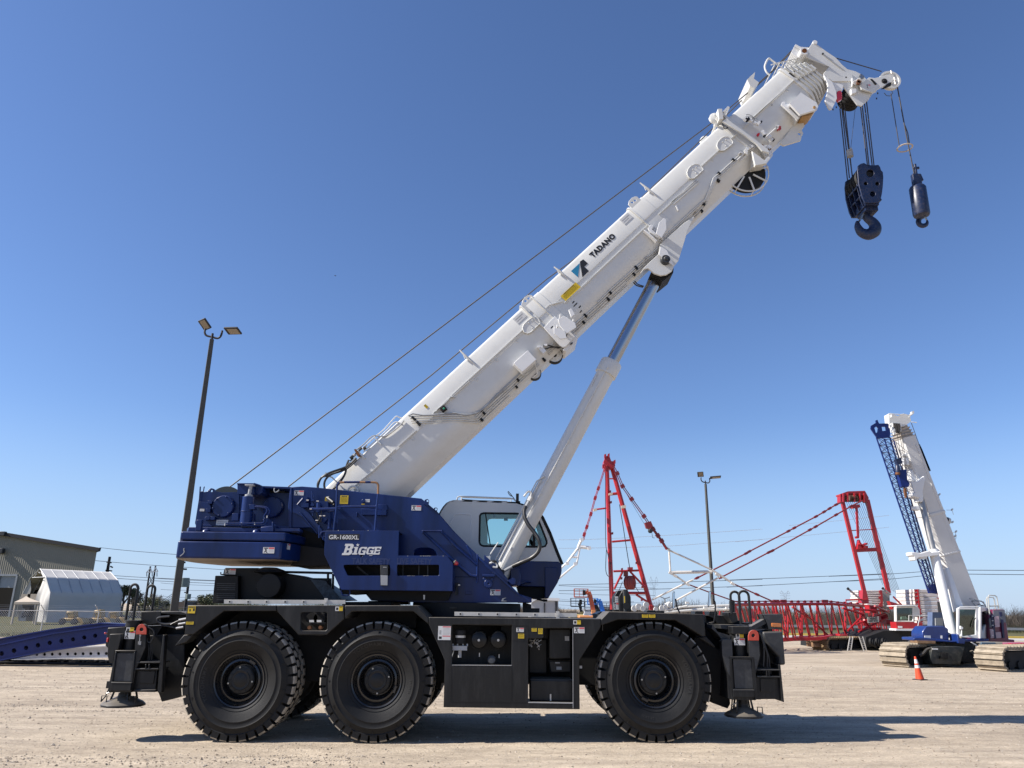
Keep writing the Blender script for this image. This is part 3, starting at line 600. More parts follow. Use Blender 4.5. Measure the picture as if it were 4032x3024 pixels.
# ================================================================== superstructure
SY = .95
a = MB()      # turntable bearing
tc = P(1760, 2400, 1.65); tx = P(2050, 2400, 1.4).x; tr = 1.02; tcx = tx - tr
zt0, zt1 = P(*z3(600, 1600), 1.0).z - .1, P(*z3(600, 1447), 1.0).z
a.cyl((tcx, 1.65, zt0), (tcx, 1.65, zt1), tr, n=64); a.cyl((tcx, 1.65, 1.6), (tcx, 1.65, zt0 + .02), tr * 1.1, n=64)
a.plate(z1.L([(2065, 1575), (2600, 1575), (2600, 1620), (2065, 1620)]), .9, 1.2)
a.plate(z2.L([(690, 1565), (1130, 1565), (1130, 1605), (690, 1605)]), 2.3, .3)
tb = a.build('turntable', DBLACK, crane, bevel=.01)
a = MB(); a.plate(z3.L([(470, 1493), (545, 1493), (545, 1510), (470, 1510)]), .6, .01); a.plate(z3.L([(1268, 1440), (1360, 1465), (1360, 1560), (1268, 1560)]), 2.0, .3); a.plate(z3.L([(1268, 1505), (1450, 1507), (1450, 1560), (1268, 1560)]), 1.6, .3)
a.split('turntable_bracket', [BLACK], tb)
# side plates of the slewing frame
sp = z1.L([(1500, 325), (1630, 318)]) + z2.L([(130, 330), (480, 365), (1270, 450), (1330, 500), (1450, 600), (1610, 790), (1880, 1065)]) + z3.L([(960, 1085), (1225, 1345), (1238, 1362), (1362, 1395), (1366, 1445), (300, 1450)]) + z2.L([(722, 1562), (610, 1430), (440, 1200), (250, 950), (130, 830)]) + z1.L([(1725, 765), (1640, 770), (1480, 772), (1478, 520)])
hole = z2.L([(1185, 1060), (1195, 1020), (1225, 998), (1270, 990), (1350, 990), (1395, 1005), (1425, 1035), (1440, 1070), (1420, 1110), (1360, 1130), (1240, 1130), (1195, 1100)])
fr = MB(); fr.plate(sp, SY, .05, [hole]); fr.plate(sp, 2.3, .05)
fr.plate(z2.L([(700, 1100), (1500, 1110), (1800, 1180), (2000, 1540), (720, 1540)]), SY + .3, .9)
fr.plate(z1.L([(1505, 560), (1900, 560), (1900, 900), (1505, 770)]), 1.9, .3)
sf = fr.build('slewing_frame', BLUE, crane, bevel=.012)
# stiffeners and small things on the near plate
a = MB()
a.plate(z2.L([(2005, 1110), (2130, 1222), (2212, 1330)] + [(2212, 1400), (1955, 1180), (1955, 1060)]), SY - .02, .025)
a.plate(z3.L([(780, 930), (1228, 1352), (1222, 1364), (1130, 1290), (790, 970)]), SY - .05, .05)
a.plate(z3.L([(1100, 1205), (1120, 1195), (1160, 1175), (1190, 1190), (1190, 1240), (1150, 1250)]), SY - .08, .06)
a.tube([P(*z3(x, y), SY - .02) for x, y in ((775, 920), (773, 1040), (770, 1230))], .02, 8)
a.tube([P(*z3(x, y), SY - .03) for x, y in ((380, 668), (560, 850), (770, 1035))], .028, 8); a.tube([P(*z3(x, y), SY - .03) for x, y in ((190, 680), (560, 1030), (700, 1150), (770, 1160))], .028, 8)
a.tube([P(*z3(x, y), SY - .06) for x, y in ((180, 688), (178, 665), (385, 665), (390, 690))], .02, 8)
a.tube([P(*z3(x, y), SY - .04) for x, y in ((655, 820), (700, 910), (720, 960))], .014, 6)
a.plate(z3.L([(828, 1135), (966, 1138), (964, 1165), (828, 1160)]), SY - .1, .1)
for x in (848, 932): c = P(*z3(x, 1190), SY - .05); a.cyl(c, c + Vector((0, .05, 0)), .03, n=12)
c = P(*z3(893, 1238), SY - .06); a.lathe(c, (0, 1, 0), [(.0, .03), (.017, .03), (.017, 0), (.075, 0), (.08, .01), (.08, .06)], 32)
a.plate(z3.L([(640, 1325), (708, 1325), (708, 1356), (640, 1356)]), SY - .02, .02); a.plate(z3.L([(505, 1158), (770, 1162), (768, 1170), (505, 1166)]), SY - .02, .02)
for zz, pts in ((z3, [(185, 375), (200, 325), (228, 316), (248, 330), (240, 395)]), (z3, [(290, 425), (305, 412), (325, 408), (340, 420), (332, 458)])):
    q = zz.L(pts); cx, cy = zz(230, 337) if pts[0][0] == 185 else zz(322, 428); a.plate(q, SY - .03, .03, [circ(cx, cy, 4.2, 10)])
# box on the plate
a.plate(z2.L([(614, 560), (888, 575), (885, 632), (614, 628)]), SY - .12, .12); a.plate(z2.L([(770, 515), (890, 515), (905, 570), (880, 580), (770, 560)]), SY - .05, .05)
a.plate(z2.L([(562, 600), (572, 600), (572, 650), (562, 650)]), SY - .04, .04); c = P(*z2(638, 475), SY - .04); a.cyl(c, c + Vector((0, .05, 0)), .035, n=12)
a.split('frame_bracket', BLUE, sf, bevel=.005)
a = MB(); a.plate(z3.L([(1035, 1425), (1045, 1400), (1085, 1390), (1085, 1396), (1060, 1406), (1055, 1425), (1090, 1425), (1090, 1432), (1035, 1432)]), SY - .03, .03); a.build('tie_down', GREY, sf)
sticker(sf, P(*z2(429, 463), SY), .155, .16, 'yellow'); sticker(sf, P(*z2(1215, 553), SY), .18, .095, 'danger'); sticker(sf, P(*z3(970, 1334), SY), .185, .1, 'danger'); sticker(sf, P(*z1(1597, 390), SY), .18, .09, 'danger')
sticker(sf, P(*z2(683, 474), SY), .085, .055, 'plain'); sticker(sf, P(*z2(240, 470), SY), .07, .12, 'yellow'); sticker(sf, P(*z2(635, 512), SY), .06, .02, 'yellow')
# valve cluster left of the rail
a = MB(); a.plate(z1.L([(1795, 480), (1910, 480), (1920, 660), (1860, 720), (1790, 640)]), .7, .2)
a.tube([P(*z1(x, y), .6) for x, y in ((1712, 563), (1780, 567), (2050, 563))], .028, 10); a.tube([P(*z1(x, y), .62) for x, y in ((1810, 500), (1805, 600))], .04, 10)
for x, y0, y1 in ((1738, 370, 640), (1750, 385, 440)): a.tube([P(*z1(x, y0), .7), P(*z1(x + 8, y1), .7)], .014, 6)
for y in (470, 520, 590): c = P(*z1(1745, y), .66); a.box(c - Vector((.03, .02, .02)), c + Vector((.03, .04, .02)))
a.tube([P(*z1(x, y), .68) for x, y in ((1915, 590), (1980, 585), (1975, 780), (1920, 775))], .02, 8); a.tube([P(*z1(x, y), .7) for x, y in ((1930, 600), (1925, 780))], .03, 8)
a.tube([P(*z1(x, y), .7) for x, y in ((1580, 520), (1640, 450))], .02, 8); c = P(*z1(1650, 460), .75); a.cyl(c, c + Vector((0, .2, 0)), .07, n=20); a.plate(z1.L([(1615, 500), (1700, 500), (1700, 545), (1620, 545)]), .75, .2)
a.mat(1)
for x, y in ((1725, 565), (1690, 470), (1800, 480), (1790, 690), (1830, 640), (1870, 640)): c = P(*z1(x, y), .58); a.cyl(c + Vector((-.02, 0, 0)), c + Vector((.02, 0, 0)), .011, n=8)
hose(a.mat(2), z1, [(1830, 560), (1840, 600), (1815, 680), (1790, 720)], .6, .01); hose(a, z1, [(1800, 560), (1790, 620), (1830, 700), (1840, 660)], .62, .012)
a.build('control_valve', [BLUE, ALU, HOSE], sf, bevel=.003)
# diagonal stay on rear
a = MB(); a.plate(z1.L([(1530, 505), (1545, 500), (1700, 600), (1850, 790), (1840, 860), (1720, 760), (1640, 650), (1530, 600)]), SY - .06, .06); a.plate(z1.L([(1600, 600), (1610, 596), (1800, 830), (1790, 838)]), SY - .1, .05)
a.plate(z1.L([(1500, 330), (1520, 330), (1515, 770), (1495, 770)]), SY - .03, .03)
a.build('diagonal_stay', BLUE, sf, bevel=.005)
# ---- winch house
a = MB()
wp = z1.L([(515, 392), (518, 375), (570, 380), (600, 372), (622, 345), (645, 337), (668, 345), (690, 372), (760, 384), (945, 380), (945, 755), (700, 752), (475, 738), (463, 722)])
eye = z1.L(circ(643, 367, 13, 10))
a.plate(wp, SY, .04, [eye]); a.plate(wp, 2.35, .04, [eye])
a.plate(z1.L([(940, 390), (1500, 390), (1480, 770), (940, 770)]), SY + .3, .04); a.plate(z1.L([(940, 330), (1500, 330), (1480, 770), (940, 770)]), 2.35, .04)
a.plate(z1.L([(925, 285), (1108, 287), (1110, 400), (1165, 405), (925, 402)]), .75, .9); a.plate(z1.L([(920, 282), (1100, 283), (1112, 280), (1172, 300), (1172, 312), (1108, 295), (920, 294)]), .7, 1.0)
a.plate(z1.L([(1108, 290), (1195, 318), (1195, 385), (1165, 408), (1108, 400)]), .8, .5); a.plate(z1.L([(1170, 312), (1510, 325), (1505, 345), (1170, 335)]), SY, 1.3)
a.plate(z1.L([(463, 700), (950, 740), (1500, 750), (1500, 775), (470, 745)]), SY + .02, 1.3)
c = P(*z1(890, 560), 1); 
wh = a.build('winch_housing', BLUE, crane, bevel=.01)
a = MB()
for x, y, r in ((765, 535, .207), (1300, 540, .2)):
    Yd = SY - .07 if x < 1000 else SY + .2
    c = P(*z1(x, y), Yd); a.lathe(c, (0, 1, 0), [(0, 0), (r * .93, 0), (r, .02), (r, .12)], 40)
    for k in range(6):
        an = k * math.pi / 3 + .25; p = c + Vector((math.cos(an) * r * .86, -.02, math.sin(an) * r * .86)); a.cyl(p, p + Vector((0, .04, 0)), .018, n=6)
a.split('winch_cover', BLUE, wh, bevel=.004)
a = MB()
for x, y in ((790, 520), (1310, 545)):
    c = P(*z1(x, y), 1.32)
    pr = [(0, 0), (.36, 0), (.36, .03)]
    for i in range(22): pr += [(.32, .04 + i * .04), (.34, .06 + i * .04)]
    pr += [(.36, .93), (.36, .96), (0, .96)]
    a.lathe(c, (0, 1, 0), pr, 40)
a.split('rope_drum', mat('greased_rope_drum', (.03, .04, .045), .5, metal=.3), wh)
a = MB(); c = P(*z1(1015, 720), .6); t = P(*z1(1022, 432), .6); t.x = c.x + .01
a.cyl(c + Vector((0, 0, -.05)), Vector((c.x, c.y, t.z)), .105, n=28); a.cyl(c + Vector((0, 0, .2)), c + Vector((0, 0, .215)), .115, n=28); a.plate(z1.L([(870, 612), (935, 612), (935, 690), (862, 690)]), .62, .1); a.plate(z1.L([(1075, 612), (1105, 612), (1105, 690), (1070, 690)]), .62, .1)
a.plate(z1.L([(1050, 515), (1110, 512), (1112, 565), (1055, 568)]), .5, .15)
a.mat(1).cyl(Vector((c.x, c.y, t.z)), Vector((c.x + .02, c.y, t.z + .22)), .03, n=10); a.box(Vector((c.x - .08, c.y - .05, t.z + .2)), Vector((c.x + .08, c.y + .05, t.z + .225))); a.cyl(Vector((c.x, c.y, t.z)), Vector((c.x, c.y, t.z + .04)), .07, n=16)
a.build('counterweight_cylinder', [BLUE, GREY], wh, bevel=.004)
a = MB(); hose(a, z1, [(1115, 540), (1180, 545), (1240, 560), (1240, 600), (1215, 640), (1215, 690), (1200, 715), (1130, 720), (800, 722)], .5, .013); hose(a, z1, [(1115, 530), (1240, 545), (1275, 590), (1250, 640), (1245, 690), (1220, 735), (1150, 742), (800, 740)], .52, .013)
a.mat(1)
for x, y in ((1215, 670), (1250, 650), (1115, 725), (790, 735)): c = P(*z1(x, y), .5); a.cyl(c + Vector((0, 0, -.02)), c + Vector((0, 0, .02)), .011, n=8)
hose(a.mat(2), z1, [(1330, 335), (1325, 360), (1340, 382), (1370, 370), (1378, 355)], .85, .012)
a.split('hydraulic_line', [BLUE, ALU, GREY], wh)
a = MB(); a.plate(z1.L([(505, 485), (620, 490), (640, 560), (590, 590), (520, 520)]), SY - .08, .08); a.tube([P(*z1(*p), SY - .05) for p in ((522, 320), (512, 480))], .014, 6); a.tube([P(*z1(*p), SY - .05) for p in ((565, 320), (555, 375), (530, 378))], .012, 6)
for x, y in ((625, 490), (605, 580), (600, 665), (655, 665)): c = P(*z1(x, y), SY - .1); a.box(c + Vector((-.04, 0, -.03)), c + Vector((.04, .1, .03)))
a.plate(z1.L([(570, 655), (680, 657), (680, 688), (568, 684)]), SY - .05, .05); a.plate(z1.L([(535, 728), (600, 728), (650, 752), (640, 758), (525, 755)]), SY - .1, .1)
a.split('winch_bracket', BLUE, wh, bevel=.004)
sticker(wh, P(*z1(760, 712), SY), .22, .1, 'plain'); sticker(wh, P(*z1(542, 576), SY), .085, .045, 'plain')
# ---- counterweight : slabs with bevelled front corners and a rounded tail
def slab(px0, px1, Yn, vtop, vbot, bev, name, zz=z1, inset=0):
    x0, x1 = P(*zz(px0, 900), Yn).x, P(*zz(px1, 900), Yn).x; zt, zb = P(*zz(800, vtop), Yn).z, P(*zz(800, vbot), Yn).z
    bx = P(*zz(bev, 900), Yn + .55).x; Yf = 3.3 - Yn
    top = [Vector((x1, Yn, 0)), Vector((bx, Yn + .5, 0)), Vector((bx, Yf - .5, 0)), Vector((x1, Yf, 0))]
    n = 10
    for k in range(n + 1):
        t = k / n; y = Yf + (Yn - Yf) * t; top.append(Vector((x0 - .30 * math.sin(math.pi * t) ** .8, y, 0)))
    a = MB(); a.prism([[p + Vector((0, 0, zb)) for p in top]], (0, 0, zt - zb)); return a
a = slab(300, 1440, .3, 812, 905, 1612, ''); up_ = a.build('upper_counterweight', BLUE, crane, bevel=.025, segs=3)
a = slab(283, 1412, .3, 915, 1104, 1608, ''); lo_ = a.build('lower_counterweight', BLUE, crane, bevel=.03, segs=3)
a = slab(375, 1600, .55, 766, 812, 1608, ''); a.plate(z1.L([(1180, 760), (1340, 745), (1350, 775), (1605, 778), (1610, 810), (1180, 812)]), .45, .2)
a.plate(z1.L([(1300, 705), (1318, 708), (1316, 810), (1300, 810)]), .4, .05)
tw = a.build('counterweight_bracket', BLUE, up_, bevel=.01)
a = MB()
for x in (588, 1135): c = P(*z1(x, 812), .55); a.lathe(c, (0, 0, 1), [(0, .055), (.04, .045), (.07, .015), (.08, -.02)], 20)
c = P(*z1(512, 745), .4); a.obox(c, (.05, 0, 0), (0, .04, 0), (0, 0, .1)); a.cyl(c + Vector((0, 0, -.2)), c, .03, n=10)
a.split('lifting_boss', [BLUE], up_, bevel=.01)
# underside pan, its lit tan look put into the colour
und = slab(330, 1400, .4, 1104.6, 1109, 1600, ''); und.build('counterweight_underside', mat('lit_tan_underside', (.36, .29, .23), .8, var=.3, scale=3), lo_)
a = MB(); a.plate(z1.L([(1600, 960), (1900, 1000), (1915, 1180), (1500, 1180), (1550, 1100)]), .95, 1.4); a.plate(z1.L([(1615, 780), (1830, 850), (1890, 1060), (1880, 1150), (1620, 1150)]), 1.2, .9); a.build('rear_floor', DBLACK, sf)
sticker(lo_, P(*z1(1267, 1014), .3), .2, .105, 'danger')
ex = Vector((P(1600, 900, .85).x - P(1440, 900, .3).x, .5, 0)).normalized(); exb = Vector((P(*z1(1612, 900), .85).x - P(*z1(1440, 900), .3).x, .5, 0)).normalized()
def bevpt(t, v): p0 = P(*z1(1412, v), .3); p1 = P(*z1(1608, 900), .85); return Vector((p0.x + (p1.x - p0.x) * t, .3 + .5 * t, p0.z))
sticker(lo_, bevpt(.38, 965), .1, .1, 'danger', exb); sticker(up_, bevpt(.45, 862), .1, .1, 'danger', exb)
a = MB(); pts = [(345, 990), (340, 1010), (348, 1030), (338, 1045), (330, 1055), (315, 1068), (300, 1078)]
for i in range(len(pts) - 1): a.bar(P(*z1(*pts[i]), .297), P(*z1(*pts[i + 1]), .297), .015, .004)
a.build('paint_chip', LABG, lo_)
# ---- side cover with the lettering
pn = z2.L([(228, 801), (1026, 800), (1018, 1071), (1545, 1075), (1612, 1152), (1608, 1459), (402, 1445), (386, 1430), (212, 1062), (212, 990)])
ho1 = z2.L([(432, 1172), (918, 1172), (928, 1182), (928, 1280), (918, 1291), (476, 1291), (464, 1283), (424, 1198), (424, 1182)]); ho2 = z2.L([(1012, 1172), (1455, 1172), (1463, 1182), (1463, 1282), (1453, 1291), (1014, 1291), (1005, 1282), (1005, 1182)])
PY = .42
a = MB(); a.plate(pn, PY, .02, [ho1, ho2, z2.L(circ(617, 1072, 15, 12))]); a.plate(z2.L([(232, 801), (1022, 801), (1022, 812), (232, 812)]), PY + .02, .5); a.plate(z2.L([(1022, 1076), (1543, 1080), (1543, 1090), (1022, 1086)]), PY + .02, .5); a.plate(z2.L([(405, 1438), (1604, 1450), (1604, 1458), (405, 1446)]), PY + .02, .5); a.plate(z2.L([(1596, 1160), (1610, 1152), (1606, 1458), (1592, 1455)]), PY + .02, .45); a.plate(z2.L([(214, 1000), (230, 800), (240, 800), (226, 1060), (400, 1430), (386, 1430), (213, 1062)]), PY + .02, .5)
cv = a.build('side_cover', BLUE, crane, bevel=.006)
a = MB(); a.plate(z2.L([(300, 1130), (1560, 1130), (1560, 1340), (400, 1340)]), PY + .42, .02); a.mat(1)
for x in (1068, 1243, 1340): a.tube([P(*z2(x, 1172), PY + .2), P(*z2(x, 1292), PY + .2)], .012, 6)
a.tube([P(*z2(570, 1190), PY + .25), P(*z2(690, 1290), PY + .25)], .02, 6); a.build('cover_interior', [DBLACK, GREYB], cv)
a = MB(); hose(a, z2, [(395, 1450), (405, 1490), (425, 1505), (470, 1505), (488, 1490), (490, 1450)], PY + .05, .014); a.build('grab_handle', BLUE, cv)
a = MB(); a.plate(z2.L([(822, 1178), (905, 1178), (903, 1400), (825, 1398)]), PY - .01, .01); a.plate(z2.L([(826, 1178), (904, 1178), (902, 1284), (828, 1282)]), PY - .05, .04); a.mat(1).plate(z2.L([(826, 1286), (902, 1288), (900, 1396), (828, 1394)]), PY - .055, .045); a.plate(z2.L([(852, 1195), (892, 1196), (892, 1203), (852, 1202)]), PY - .053, .004); a.build('cover_lock', [GREYB, GREY], cv, bevel=.004)
# GR-1600XL plate
a = MB(); a.mat(0).plate(z2.L([(258, 838), (597, 836), (592, 903), (256, 900)]), PY - .004, .004)
p0 = P(*z2(262, 893), PY - .004); p1 = P(*z2(588, 893), PY - .004)
tb_ = MB(); h = (P(*z2(262, 846), PY).z - p0.z); w = text_into(tb_, 'GR-1600XL', (0, 0, 0), (1, 0, 0), (0, 0, 1), h, .001, bold=.02)
k = (p1 - p0).length / w
a.mat(1).add([p0 + Vector((p.x * k, p.y - .001, p.z)) for p in tb_.v], tb_.f); a.build('model_plate', [LABK, LABW], cv, smooth=False)
# BIGGE : slab-serif italic letters drawn as polygons (unit box, sheared)
def glyphs():
    B = ([[(0, 0), (.72, 0), (.92, .1), (.95, .3), (.82, .5), (.92, .68), (.88, .9), (.7, 1), (0, 1), (0, .82), (.12, .82), (.12, .18), (0, .18)], [(.38, .2), (.6, .22), (.6, .42), (.38, .43)], [(.38, .6), (.58, .6), (.58, .8), (.38, .8)]], 1.0)
    I = ([[(0, 0), (1, 0), (1, .18), (.78, .18), (.78, 1), (0, 1), (0, .84), (.25, .84), (.25, .18), (0, .18)]], .42)
    Gg = ([[(.2, 0), (1, 0), (1.0, -.14), (.55, -.14), (.6, -.2), (1, -.2), (1.0, .1), (1.0, .55), (.5, .55), (.5, .38), (.7, .38), (.7, .18), (.36, .18), (.3, .26), (.3, .74), (.38, .82), (.7, .82), (.7, .7), (1, .7), (1, 1), (.2, 1), (0, .8), (0, .2)]], .8)
    Gs = ([[(.2, 0), (.98, 0), (.98, .55), (.5, .55), (.5, .38), (.68, .38), (.68, .18), (.36, .18), (.3, .26), (.3, .74), (.38, .82), (.68, .82), (.68, .7), (1, .7), (1, 1), (.2, 1), (0, .8), (0, .2)]], .8)
    E = ([[(0, 0), (1, 0), (1, .3), (.8, .3), (.8, .18), (.38, .18), (.38, .42), (.95, .42), (.95, .6), (.38, .6), (.38, .82), (.8, .82), (.8, .7), (1, .7), (1, 1), (0, 1), (0, .82), (.12, .82), (.12, .18), (0, .18)]], .85)
    return B, I, Gs, Gg, E
B_, I_, Gs, Gg, E_ = glyphs()
def put(mb, gl, zz, x0, x1, ybot, ytop, slant, Y):
    def mp(x, y): return zz(x0 + (x1 - x0) * x + slant * y * (ybot - ytop), ybot + (ytop - ybot) * y)
    mb.plate([mp(x, y) for x, y in gl[0][0]], Y, .003, [[mp(x, y) for x, y in h_] for h_ in gl[0][1:]])
a = MB()
put(a, B_, z2, 402, 512, 1066, 943, .32, PY - .004)
put(a, I_, z2, 513, 570, 1060, 978, .3, PY - .004); put(a, Gs, z2, 575, 655, 1062, 978, .3, PY - .004); put(a, Gg, z2, 662, 738, 1058, 978, .3, PY - .004); put(a, E_, z2, 738, 812, 1060, 976, .3, PY - .004)
cx, cy = 577, 957; st_ = [(cx + (22 if k % 2 == 0 else 9) * math.sin(k * math.pi / 5), cy - (20 if k % 2 == 0 else 8) * math.cos(k * math.pi / 5)) for k in range(10)]
a.plate(z2.L(st_), PY - .004, .003); a.build('company_lettering', LABW, cv, smooth=False)
GHOST = mat('ghost_lettering', (.012, .026, .1), .4, var=.2)
tb_ = MB(); h = P(*z2(520, 1092), PY).z - P(*z2(520, 1165), PY).z; a = MB()
for s_, x0, x1 in (('TALK SAFETY', 510, 930), ('LIVE SAFETY', 1003, 1385)):
    t_ = MB(); w = text_into(t_, s_, (0, 0, 0), (1, 0, 0), (0, 0, 1), h * .95, 0, bold=.03); p0 = P(*z2(x0, 1166), PY - .002); k = (P(*z2(x1, 1166), PY).x - p0.x) / w
    a.add([p0 + Vector((p.x * k, 0, p.z)) for p in t_.v], t_.f)
a.build('faded_lettering', GHOST, cv, smooth=False)
a = MB()      # worn edges
random.seed(11)
for x in [random.uniform(1020, 1540) for _ in range(9)] : a.plate(z2.L([(x, 1073), (x + random.uniform(8, 30), 1074), (x + 10, 1079), (x, 1078)]), PY - .002, .002)
for x in [random.uniform(1110, 1450) for _ in range(7)] : a.plate(z2.L([(x, 1290), (x + random.uniform(10, 40), 1290), (x + 12, 1294), (x, 1293)]), PY - .002, .002)
for x in (365, 528, 690): a.plate(z2.L([(x - 8, 801), (x, 792), (x + 8, 801)]), PY, .02)
a.build('chipped_paint', LABG, cv)
a = MB(); c = P(*z2(1640, 1150), .5)
for k in range(2): a.mat(k).lathe(c + Vector((.0, 0, 0)), (.9, -.1, -.5), [(0, .065), (.03, .045), (.045, .0)] if k == 0 else [(0, -.04), (.04, -.03), (.05, -.005)], 20)
a.build('warning_light', [REDL, GREYB], cv)
a = MB(); c = P(*z2(1655, 1400), .8)
for i in range(6): hose(a, z2, [(1640 + i * 8, 1370), (1650 + random.uniform(-15, 15), 1420), (1640 + i * 6, 1500)], .8 + i * .02, .008)
a.mat(1).box(P(*z2(1668, 1400), .75), P(*z2(1692, 1385), .8)); a.plate(z2.L([(1290, 1500), (1308, 1500), (1306, 1550), (1292, 1550)]), .6, .03); a.split('wiring_loom', [HOSE, ALU], sf)
a = MB(); c = P(*z2(560, 1440), .9); a.lathe(c + Vector((0, 0, .06)), (0, 0, 1), [(0, -.16), (.25, -.14), (.3, -.05), (.3, .1)], 24); a.plate(z2.L([(640, 1455), (1600, 1462), (1560, 1560), (740, 1560)]), .8, .1)
a.build('slewing_motor', DBLACK, sf)
# access handrail and ladder loop
a = MB(); YH = .5
def rail(pts, r=.02, k=0, Y=YH): a.mat(k).tube([P(*z2(x, y), Y) for x, y in pts], r, 8)
rail([(315, 798), (345, 560), (352, 310), (362, 288), (382, 277)]); rail([(382, 277), (430, 273)], k=1); rail([(430, 273), (600, 272)]); rail([(600, 272), (660, 272)], k=1); rail([(660, 272), (720, 273)]); rail([(720, 273), (770, 275), (790, 285), (800, 305), (798, 400)], k=1); rail([(798, 400), (782, 545), (764, 798)]); rail([(345, 540), (782, 540)])
rail([(165, 850), (178, 820), (200, 810), (228, 810)], .012); rail([(228, 868), (205, 860), (200, 900)], .012); rail([(160, 740), (155, 880)], .012)
a.build('handrail', [BLUE, mat('worn_rust_paint', (.25, .13, .06), .7, var=.4)], crane)
# hose bundle to the boom
a = MB()
for i, pts in enumerate(([(560, 15), (500, 70), (440, 110), (260, 175), (175, 230), (140, 300), (160, 370), (230, 440), (280, 500)], [(570, 25), (450, 130), (300, 185), (230, 240), (212, 310), (235, 380), (290, 460), (300, 500)], [(500, 60), (460, 100), (435, 190), (370, 290), (290, 370), (245, 430), (310, 500)], [(560, 5), (440, 120), (250, 200), (185, 220), (150, 290), (150, 350), (225, 420), (310, 490)], [(480, 30), (455, 90), (430, 200), (330, 320), (250, 410), (320, 520)])):
    hose(a, z2, pts, [1.12] * 3 + [1.0] * (len(pts) - 4) + [.8], .021)
a.build('boom_hose', HOSE, crane)
# ---- cab on the far side
CY0, CY1 = 2.2, 3.2
cab_o = [(348, 487), (372, 440), (400, 398), (432, 362), (470, 340), (510, 330), (560, 328), (1200, 349), (1300, 380), (1452, 488), (1480, 520), (1560, 690), (1640, 900), (1694, 1030)]
cab_up = cab_o + [(1655, 998), (1100, 985), (600, 985), (440, 720)]
lowp = [(600, 985), (1100, 988), (1655, 1000), (1690, 1030), (1692, 1100), (1682, 1150), (1650, 1222), (1545, 1400), (1510, 1405), (1507, 1275), (1200, 1265), (1000, 1250), (700, 1100)]
w1 = [(800, 500), (812, 478), (840, 470), (1240, 478), (1240, 838), (835, 830), (805, 815), (795, 785)]
w2 = [(1262, 838), (1390, 500), (1418, 540), (1440, 555), (1528, 770), (1530, 800), (1515, 830), (1480, 840)]
winL = [(800, 500), (812, 478), (840, 470), (1200, 474), (1390, 500), (1425, 532), (1445, 560), (1528, 770), (1530, 800), (1512, 832), (1480, 840), (1262, 838), (835, 830), (805, 815), (795, 785)]
a = MB(); a.plate(z3.L(cab_o + [(1700, 1040), (1655, 999), (1100, 988), (600, 985), (440, 720)]), CY0, .04, [z3.L(winL)])
fwin = [(885, 560), (900, 538), (930, 532), (1350, 532), (1370, 545), (1448, 790), (1440, 815), (1420, 828), (905, 808), (884, 795)]
# far wall: same outline in world space, own window
def worldpx(px, Yfrom, Yto): return [proj((P(u, v, Yfrom).x, Yto, P(u, v, Yfrom).z)) for u, v in px]
a.plate(worldpx(z3.L(cab_o + [(1700, 1040), (1655, 999), (1100, 988), (600, 985), (440, 720)]), CY0, CY1), CY1 - .04, .04, [z3.L([(885, 560), (900, 538), (930, 532), (1190, 532), (1370, 540), (1400, 590), (1470, 810), (1440, 828), (1395, 828), (1200, 810), (905, 806), (884, 795)])])
cw = [P(*z3(*p), CY0) for p in cab_o]
for i in range(0, 9):      # roof and rear skin
    p, q = cw[i], cw[i + 1]; n_ = Vector((p.z - q.z, 0, q.x - p.x)).normalized() * -.03
    a.add([p, q, q + Vector((0, CY1 - CY0, 0)), p + Vector((0, CY1 - CY0, 0)), p + n_, q + n_, q + n_ + Vector((0, CY1 - CY0, 0)), p + n_ + Vector((0, CY1 - CY0, 0))], [(0, 1, 2, 3), (4, 5, 6, 7), (0, 4, 5, 1), (3, 7, 6, 2), (0, 3, 7, 4), (1, 2, 6, 5)])
for i in range(9, 13):      # pillars of the windscreen
    p, q = cw[i], cw[i + 1]
    for y in (CY0 + .0, CY1 - .06): a.bar(p + Vector((0, .03 + y - CY0, 0)), q + Vector((0, .03 + y - CY0, 0)), .05, .06)
cab = a.build('operator_cab', WHITE, crane, bevel=.02, segs=3)
a = MB(); a.plate(z3.L(lowp), CY0 - .01, .97)
a.plate(z3.L([(1507, 1058), (1645, 1058), (1650, 1225), (1545, 1398), (1508, 1398)]), CY0 - .04, .04); a.plate(z3.L([(1130, 1250), (1190, 1200), (1365, 1215), (1360, 1232), (1300, 1230), (1215, 1270)]), CY0 - .15, .15)
cbm = a.build('cab_lower_body', BLUE, cab, bevel=.02, segs=3)
a = MB(); a.tube([P(*z3(*p), CY0 + .01) for p in winL], .022, 6, closed=True); a.bar(P(*z3(862, 480), CY0 + .02), P(*z3(915, 830), CY0 + .02), .022, .02); a.bar(P(*z3(1392, 500), CY0), P(*z3(1390, 838), CY0), .05, .03)
a.build('window_seal', DBLACK, cab)
a = MB()
for i in range(9, 13): a.bar(cw[i] + Vector((.02, .0, .01)), cw[i + 1] + Vector((.02, 0, .01)), .03, .03)
a.tube([P(*z3(x, y), CY0) for x, y in ((1460, 490), (1500, 560), (1560, 700), (1640, 900), (1698, 1030))], .02, 6); a.tube([P(*z3(x, y), CY0 + .1) for x, y in ((1560, 700), (1580, 720), (1570, 760), (1680, 1025))], .012, 6)
a.build('windscreen_trim', DBLACK, cab)
a = MB(); a.prism([[P(*z3(*p), CY0 + .02) for p in winL]], (0, .004, 0)); a.build('side_window', GLASS, cab, smooth=False)
a = MB()
for i in range(9, 13): a.add([cw[i] + Vector((0, .06, 0)), cw[i + 1] + Vector((0, .06, 0)), cw[i + 1] + Vector((0, CY1 - CY0 - .06, 0)), cw[i] + Vector((0, CY1 - CY0 - .06, 0))], [(0, 1, 2, 3)])
a.build('windscreen', GLASS, cab, smooth=False)
